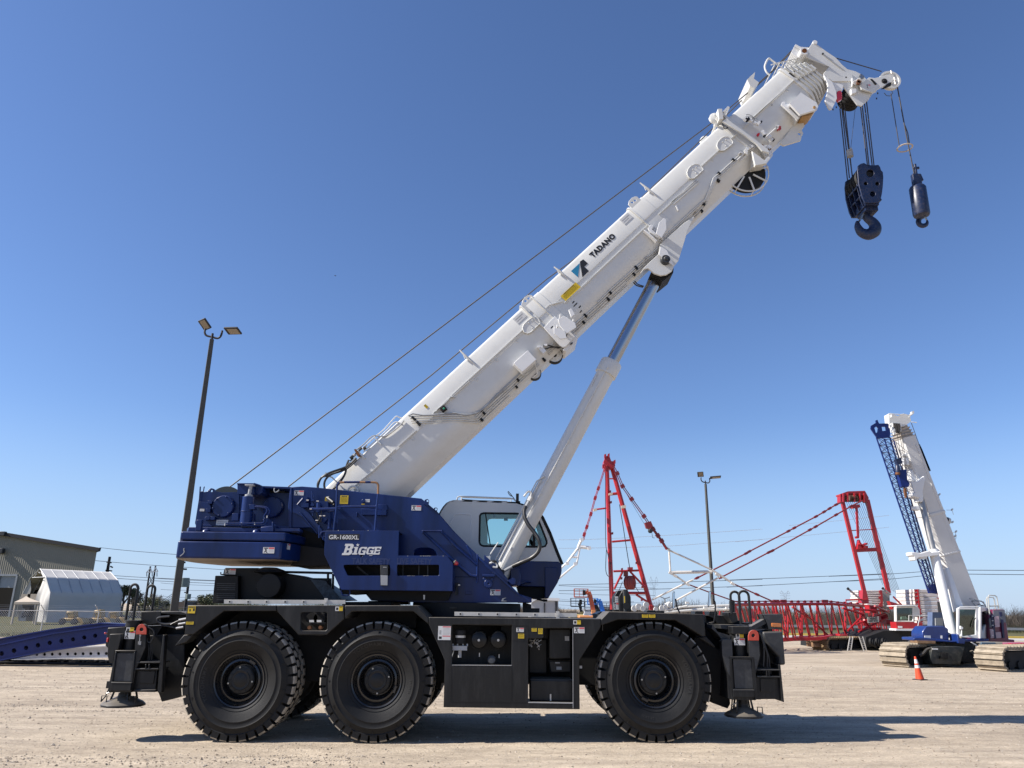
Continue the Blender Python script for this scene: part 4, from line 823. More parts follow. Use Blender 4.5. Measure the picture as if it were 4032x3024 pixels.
a = MB(); c = P(*z3(870, 900), 2.7); a.box(c + Vector((-.2, -.25, 0)), c + Vector((.3, .25, .13))); a.obox(c + Vector((-.22, 0, .42)), (.06, 0, .0), (0, .24, 0), (-.06, 0, .32)); a.box(c + Vector((-.26, -.12, .72)), c + Vector((-.14, .12, .95))); st = a.build('operator_seat', SEATM, cab, bevel=.03)
a = MB(); c = P(*z3(1260, 780), 2.7); a.lathe(c, (-.5, 0, .85), [(.17, 0), (.19, .015), (.17, .03), (.155, .015)], 24, closed=True); a.cyl(c, c + Vector((.15, 0, -.5)), .03, n=8); a.box(c + Vector((.15, -.35, -.3)), c + Vector((.4, .35, .05))); a.build('steering_console', SEATM, cab)
a = MB(); a.plate(z3.L([(1062, 520), (1105, 520), (1105, 552), (1062, 552)]), 2.9, .05); a.plate(z3.L([(945, 480), (965, 480), (965, 520), (945, 515)]), 2.6, .1); a.mat(1).tube([P(*z3(x, y), 2.3) for x, y in ((1360, 620), (1362, 830))], .03, 8); a.split('cab_fitting', [GREYB, DBLACK], cab)
# embossed panel on the rear wall
a = MB(); a.tube([P(*z3(x, y), CY0) for x, y in ((475, 590), (520, 495), (535, 485), (550, 482), (690, 485), (702, 495), (700, 780))], .014, 6); a.build('panel_moulding', WHITE2, cab)
a = MB()
a.tube([P(*z3(x, y), CY0 + .1) for x, y in ((552, 335), (552, 312), (560, 298), (580, 290), (700, 292), (1135, 310), (1170, 318), (1188, 340))], .014, 8); a.tube([P(*z3(x, y), CY0 + .6) for x, y in ((600, 335), (600, 305), (615, 298), (1140, 318), (1140, 345))], .014, 8)
a.build('roof_rail', WHITE, cab)
a = MB(); a.tube([P(*z3(x, y), CY0 + .2) for x, y in ((1200, 348), (1140, 270), (1112, 235), (1105, 240), (1120, 270), (1145, 290))], .009, 6); c = P(*z3(1212, 310), CY0 + .2); a.box(c + Vector((-.035, 0, -.09)), c + Vector((.025, .12, .1))); a.tube([P(*z3(1190, 345), CY0), P(*z3(1240, 352), CY0)], .02, 6); a.plate(z3.L([(605, 318), (790, 330), (1100, 340), (1100, 350), (605, 330)]), CY0 + .3, .5)
a.build('cab_roof_lamp', DBLACK, cab)
a = MB(); a.plate(z3.L([(1200, 1270), (1510, 1275), (1508, 1400), (1400, 1405), (1230, 1360)]), CY0 + .1, .8); a.tube([P(*z3(x, y), 2.3) for x, y in ((1420, 1405), (1480, 1420), (1535, 1420))], .02, 6); a.plate(z3.L([(1490, 1415), (1535, 1415), (1535, 1435), (1490, 1435)]), 2.3, .1)
a.build('cab_underside', DBLACK, cab)
a = MB(); a.plate(z3.L([(1115, 1215), (1130, 1185), (1155, 1175), (1180, 1185), (1188, 1215), (1180, 1260), (1130, 1260)]), 1.1, .06, [z3.L(circ(1153, 1215, 17, 10))]); a.plate(z3.L([(1135, 1080), (1190, 1062), (1230, 1080), (1245, 1150), (1240, 1260), (1135, 1260)]), 1.5, .5); a.plate(z3.L([(1225, 1350), (1365, 1395), (1365, 1445), (1220, 1445)]), 1.0, 1.3)
a.split('front_lug', BLUE, sf, bevel=.008)
# ================================================================== lift cylinder
A0 = P(1969, 2259, 1.65); B0 = P(2603, 1061, 1.65); cdv = (B0 - A0).normalized(); L_ = (B0 - A0).length
colz = P(2389, 1462, 1.65); Lc = (colz - A0).dot(cdv)
a = MB(); RB = .193
a.lathe(A0, cdv, [(0, -.45), (RB, -.45), (RB, Lc - .1), (RB * 1.18, Lc - .085), (RB * 1.19, Lc + .2), (RB * 1.12, Lc + .225), (.1, Lc + .23)], 48)
side = cdv.cross(Vector((0, 1, 0))).normalized()      # in XZ, perpendicular
lc = a.build('lift_cylinder', WHITE, crane)
a = MB(); a.cyl(A0 + cdv * Lc, A0 + cdv * (L_ - .1), .138, n=40); a.build('piston_rod', CHROME, lc)
a = MB(); a.cyl(A0 + cdv * (L_ - .22), A0 + cdv * (L_ - .1), .16, n=32); a.cyl(B0 + Vector((0, -.3, 0)), B0 + Vector((0, .3, 0)), .17, n=32)
a.build('rod_eye', GREY, lc)
a = MB(); c = B0 + Vector((0, -.52, 0)); a.lathe(c, (0, 1, 0), [(0, -.04), (.03, -.04), (.045, -.02), (.05, 0), (.085, .0), (.1, .015), (.105, .04), (.105, .1)], 32); a.build('pivot_pin', GREYB, lc)
sd = -side if side.x > 0 else side
def cp(s_, off, y): return A0 + cdv * s_ + sd * off + Vector((0, y, 0))
a = MB(); a.tube([cp(-.15, .02, -.22), cp(.35, .04, -.22), cp(Lc - .1, .03, -.215), cp(Lc + .02, .02, -.26)], .011, 6)
a.tube([cp(.2, .13, -.17), cp(1.9, .155, -.17), cp(1.95, .13, -.2)], .014, 6); a.tube([cp(.1, .2, -.1), cp(1.9, .21, -.1), cp(2.05, .12, -.2)], .014, 6)
for s_ in (.5, 1.1, 1.7, 2.3, 2.9, 3.5): a.obox(cp(s_, .03, -.2), (.02, 0, .02), (0, .02, 0), (.01, 0, -.02))
a.tube([cp(Lc - .2, .15, -.15), cp(Lc - .5, .14, -.16)], .008, 6)
a.build('cylinder_pipe', WHITE, lc)
a = MB(); hose(a, z3, [(1300, 400), (1282, 450), (1290, 520), (1330, 600), (1400, 690), (1445, 770), (1455, 830), (1430, 900), (1360, 960), (1250, 1010), (1160, 1050)], [1.35, 1.3, 1.25, 1.2, 1.15, 1.1, 1.1, 1.1, 1.15, 1.2, 1.3], .037, 10)
a.mat(1); hose(a, z3, [(1160, 1050), (1110, 1075), (1050, 1110)], 1.3, .028, 8); hose(a, z3, [(1345, 310), (1330, 350), (1305, 395)], 1.38, .03, 8); c = P(*z3(1345, 322), 1.38); a.mat(2).cyl(c + Vector((-.02, 0, -.03)), c + Vector((.02, 0, .05)), .045, n=6)
hose(a, z3, [(1345, 320), (1360, 260), (1350, 240), (1320, 240), (1280, 290)], 1.42, .022, 8)
a.mat(0); hose(a, z3, [(905, 1005), (940, 995), (975, 1005), (1000, 1050), (1040, 1110)], [.9, .85, .85, .9, 1.2], .022); c = P(*z3(1038, 1112), 1.2); a.box(c - Vector((.05, .05, .04)), c + Vector((.05, .05, .04)))
a.mat(2); hose(a, z3, [(880, 990), (900, 940), (1000, 790)], 1.1, .012); c = P(*z3(885, 970), 1.0); a.box(c - Vector((.05, .03, .05)), c + Vector((.05, .03, .05))); hose(a, z3, [(905, 1020), (960, 1000), (985, 1030), (985, 1060), (940, 1055)], .85, .018)
a.build('lift_cylinder_hose', [HOSE, GREY, WHITE], lc)
# ================================================================== BOOM
T0 = P(1345, 1858, 1.2); T1 = P(2988, 350, 1.2); e1 = (T1 - T0).normalized(); e2 = Vector((e1.z, 0, -e1.x))
YC = 1.65; HW = .45
def bsd(u, v, Y): q = P(u, v, Y) - T0; return q.dot(e1), q.dot(e2)
sA, HB = bsd(1735, 1815, 1.42); sB, HB2 = bsd(2833, 789, 1.42)
HB = (HB + HB2) / 2
def Bp(s, d, y): q = T0 + e1 * s + e2 * d; q.y = y; return q
def prof(h=HB, w=HW, ins=0):   # half profile, d from top
    return [(0, w - .07), (.025, w - .02), (.07, w), (.37 * h, w), (.375 * h, w - .012), (.66 * h, w - .012), (.76 * h, w - .03), (.86 * h, w - .10), (.94 * h, w - .19), (h, w - .24)]
def halfat(d, h=HB, w=HW):
    pr = prof(h, w)
    for (a0, y0), (a1, y1) in zip(pr, pr[1:]):
        if a0 <= d <= a1: return y0 + (y1 - y0) * (d - a0) / max(a1 - a0, 1e-6)
    return pr[0][1] if d < 0 else pr[-1][1]
def bs(u, v):      # pixel -> point on the near boom surface
    y = YC - HW
    for _ in range(5): s_, d = bsd(u, v, y); y = YC - halfat(min(max(d, 0), HB))
    return s_, d, y
def on(zz, x, y, lift=.0): s_, d, yy = bs(*zz(x, y)); return Bp(s_, d, yy - lift)
def section(mb, s0, s1, h=HB, w=HW, d0=0):
    pr = prof(h, w); r0 = [(d, -y) for d, y in pr] + [(d, y) for d, y in pr[::-1]]
    n = len(r0); vs = [Bp(s0, d + d0, YC + y) for d, y in r0] + [Bp(s1, d + d0, YC + y) for d, y in r0]
    mb.add(vs, [list(range(n)), [i + n for i in range(n)]] + [[i, (i + 1) % n, (i + 1) % n + n, i + n] for i in range(n)])
def collar(mb, s0, s1, t, h=HB, w=HW, d0=0): section(mb, s0, s1, h + 2 * t, w + t, d0 - t)
sfoot = bsd(*z2(-250, 800), 1.2)[0] ; sfoot = -.9
sE = bs(*b5(610, 620))[0]          # end of the base section
bm_ = MB(); section(bm_, sfoot, sE)
boom = bm_.build('boom', WHITE, crane, ang=25)
# collars / reinforcing bands
a = MB()
def band(zz, pa, pb, w, t):       # band across the boom between two pixels (top, bottom) width w metres
    s_ = (bs(*zz(*pa))[0] + bs(*zz(*pb))[0]) / 2; collar(a, s_ - w / 2, s_ + w / 2, t); return s_
s1_ = band(b2, (1040, 330), (1340, 700), .02, .05)
s1b = band(b2, (1110, 200), (1420, 560), .42, .012)
band(b2, (1110, 200), (1430, 560), .02, .04)
s2_ = bs(*b3(930, 430))[0]; collar(a, s2_ - .01, s2_ + .42, .012); collar(a, s2_ - .02, s2_ + .015, .035)
s3_ = bs(*b4(1000, 480))[0]; collar(a, s3_ - .22, s3_ - .17, .02); collar(a, s3_ - .02, s3_ + .04, .07)
collar(a, sE - .06, sE, .035)
a.split('boom_collar', WHITE, boom, bevel=.006)
# lugs standing up on the bands
a = MB()
def lugtop(zz, pts, holes):
    q = [bsd(*zz(x, y), YC - HW + .03) for x, y in pts]; hq = [[bsd(*zz(x + 16 * math.cos(k * .7854), y + 16 * math.sin(k * .7854)), YC - HW + .03) for k in range(8)] for x, y in holes]
    for y in (YC - HW - .01, YC + HW - .02): a.prism([[Bp(s_, d, y) for s_, d in q]] + [[Bp(s_, d, y) for s_, d in h_] for h_ in hq], (0, .03, 0))
lugtop(b2, [(975, 290), (985, 240), (1010, 205), (1045, 180), (1085, 178), (1130, 215), (1160, 260), (1060, 370)], [(1055, 212), (1020, 242)])
lugtop(b3, [(862, 345), (870, 300), (905, 260), (945, 242), (975, 245), (1005, 280), (1040, 330), (960, 440)], [(910, 315), (945, 290)])
a.split('pin_lug', WHITE, boom, bevel=.005)
# weld ridge along the side (a light-catching lip)
a = MB()
def lip(zz, p, q, w=.014, h=.034): a.bar(on(zz, *p, .014), on(zz, *q, .014), w, h)
lip(b1, (545, 1145), (760, 965)); lip(b1, (760, 962), (985, 745)); lip(b1, (1022, 714), (1215, 540)); lip(b1, (1410, 350), (1790, 5))
lip(b2, (15, 1468), (200, 1290)); lip(b2, (215, 1270), (1000, 545)); lip(b2, (1450, 262), (1728, 5)); lip(b3, (78, 1558), (1130, 572)); lip(b3, (1240, 465), (1705, 30)); lip(b3, (1425, 335), (1740, 60)); lip(b4, (595, 1130), (855, 890)); lip(b4, (1010, 740), (1100, 665)); lip(b4, (155, 1658), (545, 1330)); lip(b4, (1320, 450), (1815, 5)); lip(b5, (30, 1160), (598, 630))
lip(b2, (1240, 320), (1275, 285)); lip(b2, (1275, 285), (1430, 240)); lip(b2, (1220, 525), (1330, 410), .02, .03)
a.split('weld_seam', WHITE, boom)
# lower side plate (raised) : doubler from the cylinder bracket
# mortar holes with small buttons
a = MB()
def button(zz, x, y, r=.028):
    p = on(zz, x, y); a.lathe(p, (0, -1, 0), [(r * .4, -.01), (r * .7, .012), (r, .012), (r * 1.05, -.005)], 16)
for x, y in ((1177, 632), (940, 858), (693, 1080)): button(b1, x, y, .033)
for x, y in ((930, 672), (710, 880), (487, 1090)): button(b2, x, y, .033)
for x, y in ((755, 1038), (1620, 237), (1395, 440), (1840, 30)): button(b4, x, y, .022)
for x, y in ((510, 770), (300, 962), (95, 1155)): button(b5, x, y, .022)
a.split('grease_plug', WHITE, boom)
# oval access covers
a = MB()
def ovalc(zz, pts):
    q = [bsd(*zz(x, y), YC - HW) for x, y in pts]; a.prism([[Bp(s_, d, YC - HW - .03) for s_, d in q]], (0, .03, 0)); a.tube([Bp(s_, d, YC - HW - .03) for s_, d in q], .012, 6, closed=True)
    cx = sum(p[0] for p in pts) / len(pts); cy = sum(p[1] for p in pts) / len(pts)
    for dx, dy in ((-25, -20), (20, -50), (15, 35)): p = on(zz, cx + dx, cy + dy, .03); a.cyl(p, p + Vector((0, -.03, .0)), .012, n=6)
ovalc(b2, [(990, 540), (1000, 500), (1040, 460), (1090, 425), (1130, 415), (1165, 440), (1180, 485), (1130, 530), (1080, 580), (1040, 595), (1005, 580)])
ovalc(b4, [(818, 840), (830, 790), (870, 740), (920, 708), (975, 706), (1010, 730), (1050, 780), (1040, 810), (970, 870), (920, 905), (870, 908), (835, 885)])
ovalc(b4, [(385, 1230), (400, 1180), (440, 1130), (500, 1103), (550, 1108), (590, 1140), (620, 1180), (605, 1200), (530, 1270), (480, 1310), (430, 1310), (395, 1275)])
a.split('access_cover', WHITE, boom, bevel=.004)
# lettering and labels
bx_, bz_ = e1, Vector((-e2.x, 0, -e2.z)); YN = YC - HW
a = MB(); pA = on(b3, 425, 1005, .0); pB = on(b3, 728, 715, .0)
s0, d0 = bsd(*b3(428, 1003), YN); s1, d1 = bsd(*b3(722, 740), YN); _, dt = bsd(*b3(360, 965), YN)
t_ = MB(); w = text_into(t_, 'TADANO', (0, 0, 0), (1, 0, 0), (0, 0, 1), abs(d0 - dt) * 1.02, 0, bold=.07, space=1.12); k = (s1 - s0) / w
a.add([Bp(s0 + p.x * k, d0 - p.z, YN - .004) for p in t_.v], t_.f)
def bpoly(zz, pts, k_, lift=.004): a.mat(k_).prism([[Bp(*bsd(*zz(x, y), YN), YN - lift) for x, y in pts]], (0, .002, 0))
bpoly(b3, [(152, 1162), (262, 1060), (238, 1238)], 1); bpoly(b3, [(262, 1045), (305, 1015), (362, 1066), (318, 1107), (376, 1160), (294, 1238)], 0)
a.build('maker_lettering', [LABK, TEAL], boom, smooth=False)
def bsticker(zz, corners, kind):
    q = [Bp(*bsd(*zz(x, y), YN), YN) for x, y in corners]; c = sum(q, Vector()) / 4; sticker(boom, c, (q[1] - q[0]).length, (q[2] - q[1]).length, kind, e1, bz_)
bsticker(b3, [(85, 1535), (272, 1360), (210, 1298), (25, 1475)], 'yellow'); bsticker(b2, [(935, 485), (1035, 400), (980, 345), (880, 435)], 'plain'); bsticker(b3, [(820, 585), (920, 490), (860, 430), (755, 530)], 'plain'); bsticker(b1, [(1330, 300), (1350, 280), (1310, 255), (1292, 275)], 'yellow'); bsticker(b3, [(1045, 450), (1072, 425), (1048, 408), (1022, 432)], 'plain')
# hydraulic pipes along the lower edge + clamps
a = MB()
def pipe(zz, pts, r=.012, lift=.03, k=0): a.mat(k).tube([on(zz, x, y, lift) for x, y in pts], r, 6)
ofs = ((0, 0), (14, 22), (30, 48), (44, 70))
for ox, oy in ofs:
    pipe(b1, [(1140 + ox * .6, 392 + oy), (1700 + ox, 378 + oy), (1880 + ox * .7, 408 + oy * .75), (1950 + ox, 340 + oy * .6), (2200 + ox * .7, 95 + oy)], .011)
for ox, oy in ((0, 0), (10, 18), (26, 40), (36, 56)):
    pipe(b2, [(470 + ox, 1500 + oy), (600 + ox, 1370 + oy), (950 + ox, 1055 + oy), (1140 + ox, 880 + oy)], .011)
    pipe(b2, [(1240 + ox, 770 + oy * .8), (1480 + ox, 560 + oy), (1700 + ox, 370 + oy), (2100 + ox, 15 + oy)], .011)
    pipe(b3, [(480 + ox, 1560 + oy), (640 + ox, 1400 + oy), (1240 + ox, 870 + oy)], .011)
for ox, oy in ((0, 0), (22, 10), (45, 40), (70, 55)): pipe(b3, [(1250 + ox * .7, 800 + oy * 1.4), (1378 + ox, 675 + oy * .5), (1690 + ox * .5, 388 + oy * 1.6), (1815 + ox * .3, 280 + oy), (1905 + ox * .4, 60 + oy * .4), (1940 + ox * .4, 0)], .012)
for ox, oy in ((0, 0), (22, 14), (40, 30)): pipe(b4, [(640 + ox, 1640), (740 + ox, 1370 + oy), (765 + ox, 1300 + oy), (850 + ox, 1235 + oy), (1060 + ox, 1040 + oy), (1200 + ox * .5, 920 + oy), (1330 + ox, 790 + oy)], .012)
pipe(b1, [(1130, 385), (1180, 362), (1290, 380), (1480, 372), (1640, 355), (1750, 380), (1860, 362), (1960, 300), (2100, 150), (2200, 90)], .014, .04, 1)
pipe(b2, [(20, 1480), (240, 1462), (420, 1478), (510, 1455), (640, 1350), (760, 1220), (940, 1050), (990, 1010)], .014, .04, 1)
pipe(b1, [(1430, 340), (1450, 310), (1540, 240), (1590, 180), (1640, 180)], .012, .04, 1)
for x, y in ((1188, 413), (1240, 468), (1945, 350), (1922, 422)): p = on(b1, x, y, .03); a.mat(2).obox(p, e2 * .05, (0, .03, 0), e1 * .022)
for x, y in ((563, 1458), (541, 1530), (936, 1098), (918, 1172), (1222, 880), (1672, 402), (1650, 474), (1938, 149), (1917, 222)): p = on(b2, x, y, .03); a.obox(p, e2 * .042, (0, .03, 0), e1 * .02)
for x, y in ((960, 1128), (932, 1210), (636, 1435), (608, 1518), (1980, 45), (1797, 335), (1770, 420)): p = on(b3, x, y, .03); a.obox(p, e2 * .042, (0, .03, 0), e1 * .02)
for x, y in ((1055, 1045), (848, 1240), (836, 1340)): p = on(b4, x, y, .03); a.obox(p, e2 * .038, (0, .03, 0), e1 * .018)
a.mat(3)
for x, y in ((600, 1400), (620, 1450), (640, 1420), (1580, 480), (1595, 520), (1575, 555), (1290, 800), (1310, 770)): p = on(b2, x, y, .02); a.obox(p, e1 * .05, (0, .012, 0), e2 * .02)
for x, y in ((1050, 1050), (1080, 1000), (1100, 1040), (1075, 1090), (1690, 450), (1700, 410), (1730, 440), (1700, 490)): p = on(b3, x, y, .02); a.obox(p, e1 * .045, (0, .012, 0), e2 * .018)
a.build('boom_pipe', [WHITE, GREY, DBLACK, mat('grey_pipe_block', (.35, .33, .3), .6)], boom)
# junction box, sensor, brackets
a = MB()
def bbox_(zz, pts, lift, th):
    q = [Bp(*bsd(*zz(x, y), YN - lift), YN - lift) for x, y in pts]; a.prism([q], (0, th, 0))
bbox_(b2, [(890, 912), (1045, 772), (1140, 870), (985, 1008)], .16, .2)
a.build('junction_box', WHITE2, boom, bevel=.006)
a = MB(); bbox_(b1, [(1470, 300), (1515, 262), (1550, 300), (1500, 335)], .08, .1); a.mat(1); bbox_(b1, [(1500, 298), (1515, 285), (1528, 298), (1512, 312)], .085, .01); a.build('angle_sensor', [DBLACK, mat('green_badge', (.02, .3, .16), .5)], boom, bevel=.004)
a = MB()      # plate bracket group at the first band
bbox_(b2, [(1220, 525), (1340, 400), (1380, 440), (1560, 620), (1460, 730), (1430, 740), (1395, 720)], .05, .05); bbox_(b2, [(1375, 430), (1440, 395), (1560, 470), (1575, 520), (1470, 590), (1390, 500)], .28, .03); bbox_(b2, [(1330, 520), (1450, 560), (1470, 640), (1400, 650), (1330, 590)], .3, .03); bbox_(b2, [(1490, 330), (1520, 315), (1560, 380), (1520, 410)], .3, .06)
for x, y in ((1390, 450), (1460, 480), (1530, 500), (1360, 560), (1440, 600)): p = on(b2, x, y, .05); a.bar(p, p + Vector((0, -.24, 0)), .05, .03)
bbox_(b2, [(1480, 640), (1545, 590), (1590, 640), (1580, 680), (1460, 780), (1430, 770)], .0, .5)
a.mat(1)
for x, y in ((1530, 300), (1560, 320), (1600, 350), (1610, 400), (1545, 335), (1300, 570), (1510, 745)): p = on(b2, x, y, .25); a.obox(p, e1 * .03, (0, .02, 0), e2 * .012); 
a.build('jib_mount_bracket', [WHITE2, GREYB], boom, bevel=.005)
a = MB(); a.mat(0).tube(smooth_path([on(b2, x, y, l) for x, y, l in ((1468, 630, .3), (1430, 720, .2), (1380, 765, .1), (1260, 730, .08), (1215, 735, .06))]), .012, 6); a.tube(smooth_path([on(b2, x, y, l) for x, y, l in ((1395, 760, .12), (1300, 755, .08), (1225, 772, .06))]), .012, 6); a.mat(1)
for x, y in ((1160, 748), (1190, 750), (1240, 728)): p = on(b2, x, y, .06); a.obox(p, (.03, 0, 0), (0, .03, 0), (0, 0, .02))
p = on(b2, 1200, 780, .06); a.obox(p, e1 * .04, (0, .04, 0), e2 * .08); a.tube(smooth_path([on(b2, 905, 950, .1), on(b2, 960, 1010, .08), on(b2, 1000, 1050, .05), on(b2, 1050, 1020, .05)]), .01, 6); a.tube(smooth_path([on(b2, 1110, 890, .1), on(b2, 1130, 960, .08), on(b2, 1145, 1030, .03), on(b2, 1095, 1075, .02)]), .01, 6)
a.split('hose_coupling', [HOSE, WHITE2], boom)
# rollers below the boom
a = MB()
for x, y, r in ((1340, 825, .165), (1120, 1020, .135)):
    c = P(*b2(x, y), 1.5); a.mat(0).lathe(c, (0, 1, 0), [(0, -.02), (r * .55, -.02), (r * .6, .0), (r * .92, .0), (r, .0), (r, .1), (0, .1)], 36); a.mat(1).lathe(c, (0, 1, 0), [(r * .93, -.012), (r * 1.03, -.01), (r * 1.03, .11), (r * .93, .11)], 36)
    c = P(*b2(x, y), 1.47); a.cyl(c, c + Vector((0, .1, 0)), .04, n=10)
a.split('cable_sheave', [WHITE, DBLACK], boom)
# small wedge rope guides on top edge
a = MB()
for zz, tip, base, tail in ((b2, (303, 770), (385, 855), (482, 935)), (b3, (1010, 65), (1110, 148), (1222, 236)), (b3, (-60, 1110), (25, 1180), (120, 1258))):
    p0 = Bp(*bsd(*zz(*tip), YN), YN - .01); p1 = Bp(*bsd(*zz(*base), YN), YN - .02); p2 = Bp(*bsd(*zz(*tail), YN), YN - .005)
    a.tube([p0, p1, p2], [.012, .03, .006], 6); q1 = p1.lerp(p0, .5); a.tube([q1, q1 + e2 * .1 - e1 * .05], .01, 6)
for x, y in ((795, 655), (620, 805)): p = Bp(*bsd(*b1(x, y), YN), YN); a.obox(p, e1 * .012, (0, .03, 0), e2 * .1)
a.tube([P(*b1(x, y), 1.15) for x, y in ((225, 997), (260, 1040), (300, 1050))], .012, 6); a.tube([P(*b1(x, y), 1.15) for x, y in ((290, 1045), (360, 1110))], .014, 6)
c0 = bsd(*b5(0, 620), YN); q = [bsd(*b5(x, y), YN + .1) for x, y in ((0, 610), (65, 550), (48, 640), (115, 690), (60, 765), (0, 740), (-40, 650))]
a.prism([[Bp(s_, d, YN + .02) for s_, d in q]], (0, .7, 0))
a.split('rope_guide', WHITE, boom)
# pipework on top near the foot
a = MB()
for off in (0, .05): a.tube(smooth_path([P(*b1(x, y), 1.25 + off) for x, y in ((1085, 405), (1035, 400), (1000, 385), (960, 420), (850, 540), (760, 610), (620, 740))]), .012, 6)
a.tube(smooth_path([P(*b1(x, y), 1.2) for x, y in ((1050, 462), (980, 450), (900, 530), (760, 660), (640, 770))]), .012, 6)
a.mat(1).tube(smooth_path([P(*b1(x, y), 1.18) for x, y in ((1080, 430), (1020, 500), (900, 590), (830, 605), (740, 600), (640, 690), (560, 750))]), .014, 6)
for i in range(14): x = 480 + i * 12; y = 870 - i * 11; c = P(*b1(x + random.uniform(-18, 18), y + random.uniform(-18, 12)), 1.15 + random.uniform(0, .15)); a.mat(random.choice((1, 2, 2, 0))).cyl(c, c + e1 * random.uniform(.05, .12), random.uniform(.015, .03), n=7)
a.mat(3).plate(b1.L([(535, 745), (555, 740), (600, 800), (590, 820), (570, 815)]), 1.14, .1)
a.build('top_pipework', [WHITE, GREY, HOSE, RUST], boom)
# foot reinforcement ring
a = MB(); c = P(*b1(525, 1200), YN - .01); a.lathe(c, (0, -1, 0), [(.075, 0), (.08, .03), (.105, .03), (.115, 0)], 32); a.cyl(c, c + Vector((0, -.04, 0)), .03, n=16); a.build('foot_boss', WHITE, boom)
# ---- cylinder bracket (twin cheek plates under the boom)
a = MB(); a.mat(0)
ck = b3.L([(1240, 950), (1260, 830), (1300, 790), (1470, 640), (1560, 560), (1690, 480), (1600, 655), (1580, 740), (1490, 1030), (1432, 1100), (1410, 1160), (1340, 1205), (1270, 1215), (1190, 1190), (1110, 1125), (1060, 1140), (1030, 1180), (1010, 1190), (1060, 1120), (1130, 1050)])
for y in (YC - .42, YC + .38): a.plate(ck, y, .05)
a.plate(b3.L([(1250, 955), (1435, 1100), (1480, 970), (1490, 900), (1360, 860)]), YC - .4, .8)
bk = a.build('cylinder_bracket', WHITE, boom, bevel=.006)
a = MB(); a.plate(b3.L([(1245, 955), (1268, 862), (1285, 862), (1345, 900), (1436, 1085), (1428, 1094)]), YC - HW - .06, .02); a.plate(b3.L([(1060, 655), (1075, 648), (1140, 695), (1225, 780), (1215, 792), (1130, 712)]), YC - HW - .1, .1)
a.plate(b3.L([(1210, 695), (1250, 555), (1310, 500), (1335, 515), (1340, 640), (1280, 745)]), YC - HW - .2, .04); a.plate(b3.L([(1108, 622), (1150, 582), (1185, 590), (1160, 640), (1275, 740), (1255, 752), (1130, 660)]), YC - HW - .06, .06); a.bar(on(b3, 1050, 655, .02), on(b3, 1135, 698, .02), .02, .02)
a.bar(on(b3, 1455, 355, .02), on(b3, 1485, 415, .02), .03, .03)
a.split('bracket_rib', WHITE2, boom, bevel=.004)
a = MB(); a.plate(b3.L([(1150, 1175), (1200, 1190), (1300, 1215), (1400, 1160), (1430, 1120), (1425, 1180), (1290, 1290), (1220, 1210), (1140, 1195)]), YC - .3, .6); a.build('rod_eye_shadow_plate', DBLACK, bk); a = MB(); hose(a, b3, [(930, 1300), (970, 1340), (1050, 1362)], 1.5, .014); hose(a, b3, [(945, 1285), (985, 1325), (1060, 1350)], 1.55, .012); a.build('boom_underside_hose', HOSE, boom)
# ---- cable reel below the boom near the head
c = P(*b4(1270, 1180), 1.35); R0 = .5
a = MB(); a.lathe(c + Vector((0, .1, 0)), (0, 1, 0), [(0, 0), (R0 * .86, 0), (R0 * .86, .16), (0, .16)], 48); rl = a.build('cable_reel', DBLACK, boom)
a = MB(); a.lathe(c + Vector((0, .06, 0)), (0, 1, 0), [(R0 * .95, 0), (R0, 0), (R0, .02), (R0 * .95, .02)], 64, closed=True); a.lathe(c + Vector((0, .28, 0)), (0, 1, 0), [(R0 * .95, 0), (R0, 0), (R0, .02), (R0 * .95, .02)], 64, closed=True)
for k in range(8): an = k * math.pi / 4 + .25; a.bar(c + Vector((R0 * .3 * math.cos(an), .05, R0 * .3 * math.sin(an))), c + Vector((R0 * math.cos(an), .05, R0 * math.sin(an))), .035, .02)
for k in range(8): an = k * math.pi / 4 + .25; p = c + Vector((R0 * .97 * math.cos(an), .05, R0 * .97 * math.sin(an))); a.tube([p, p + Vector((0, .24, 0))], .01, 6)
a.build('reel_guard', WHITE, rl)
# ---- third band : long slanted plate with fittings
a = MB()
def bpl(zz, pts, lift, th, k=0): a.mat(k).prism([[Bp(*bsd(*zz(x, y), YN - lift), YN - lift) for x, y in pts]], (0, th, 0))
bpl(b4, [(900, 470), (960, 420), (1030, 480), (1200, 600), (1440, 780), (1560, 870), (1590, 930), (1480, 900), (1400, 800), (1250, 690), (1150, 620)], .14, .05)
bpl(b4, [(1520, 1040), (1630, 920), (1635, 960), (1540, 1080), (1380, 1110), (1330, 900)], .1, .1); bpl(b4, [(1330, 900), (1525, 1045), (1520, 1080), (1350, 1110)], .02, .4)
a.split('band_plate', WHITE, boom, bevel=.006)
a = MB()
random.seed(5)
def bits(zz, pts, r, ks, lift=.16):
    for x, y in pts:
        for _ in range(3): p = on(zz, x + random.uniform(-16, 16), y + random.uniform(-16, 16), lift); a.mat(random.choice(ks)); a.obox(p, e1 * random.uniform(.3, 1) * r, (0, random.uniform(.3, 1) * r, 0), e2 * random.uniform(.3, 1) * r)
bits(b4, [(1230, 500), (1270, 545), (1210, 520), (1340, 560), (1380, 580), (1420, 560), (1450, 680), (1480, 730), (1540, 760), (1560, 810), (1590, 790)], .04, (0, 0, 2)); bits(b4, [(1480, 920), (1530, 930), (1540, 990), (1450, 910), (1560, 960)], .045, (0, 0, 3)); bits(b4, [(1250, 900), (1290, 880), (1230, 950), (1320, 860), (1150, 950)], .035, (0, 0, 4), .06)
bits(b4, [(1415, 690), (1710, 610), (1725, 590)], .03, (1,), .06); bits(b4, [(1695, 570), (1700, 600)], .03, (0,), .05)
a.mat(0); a.tube([on(b4, 1525, 715, .05), on(b4, 1665, 590, .05)], .012, 6)
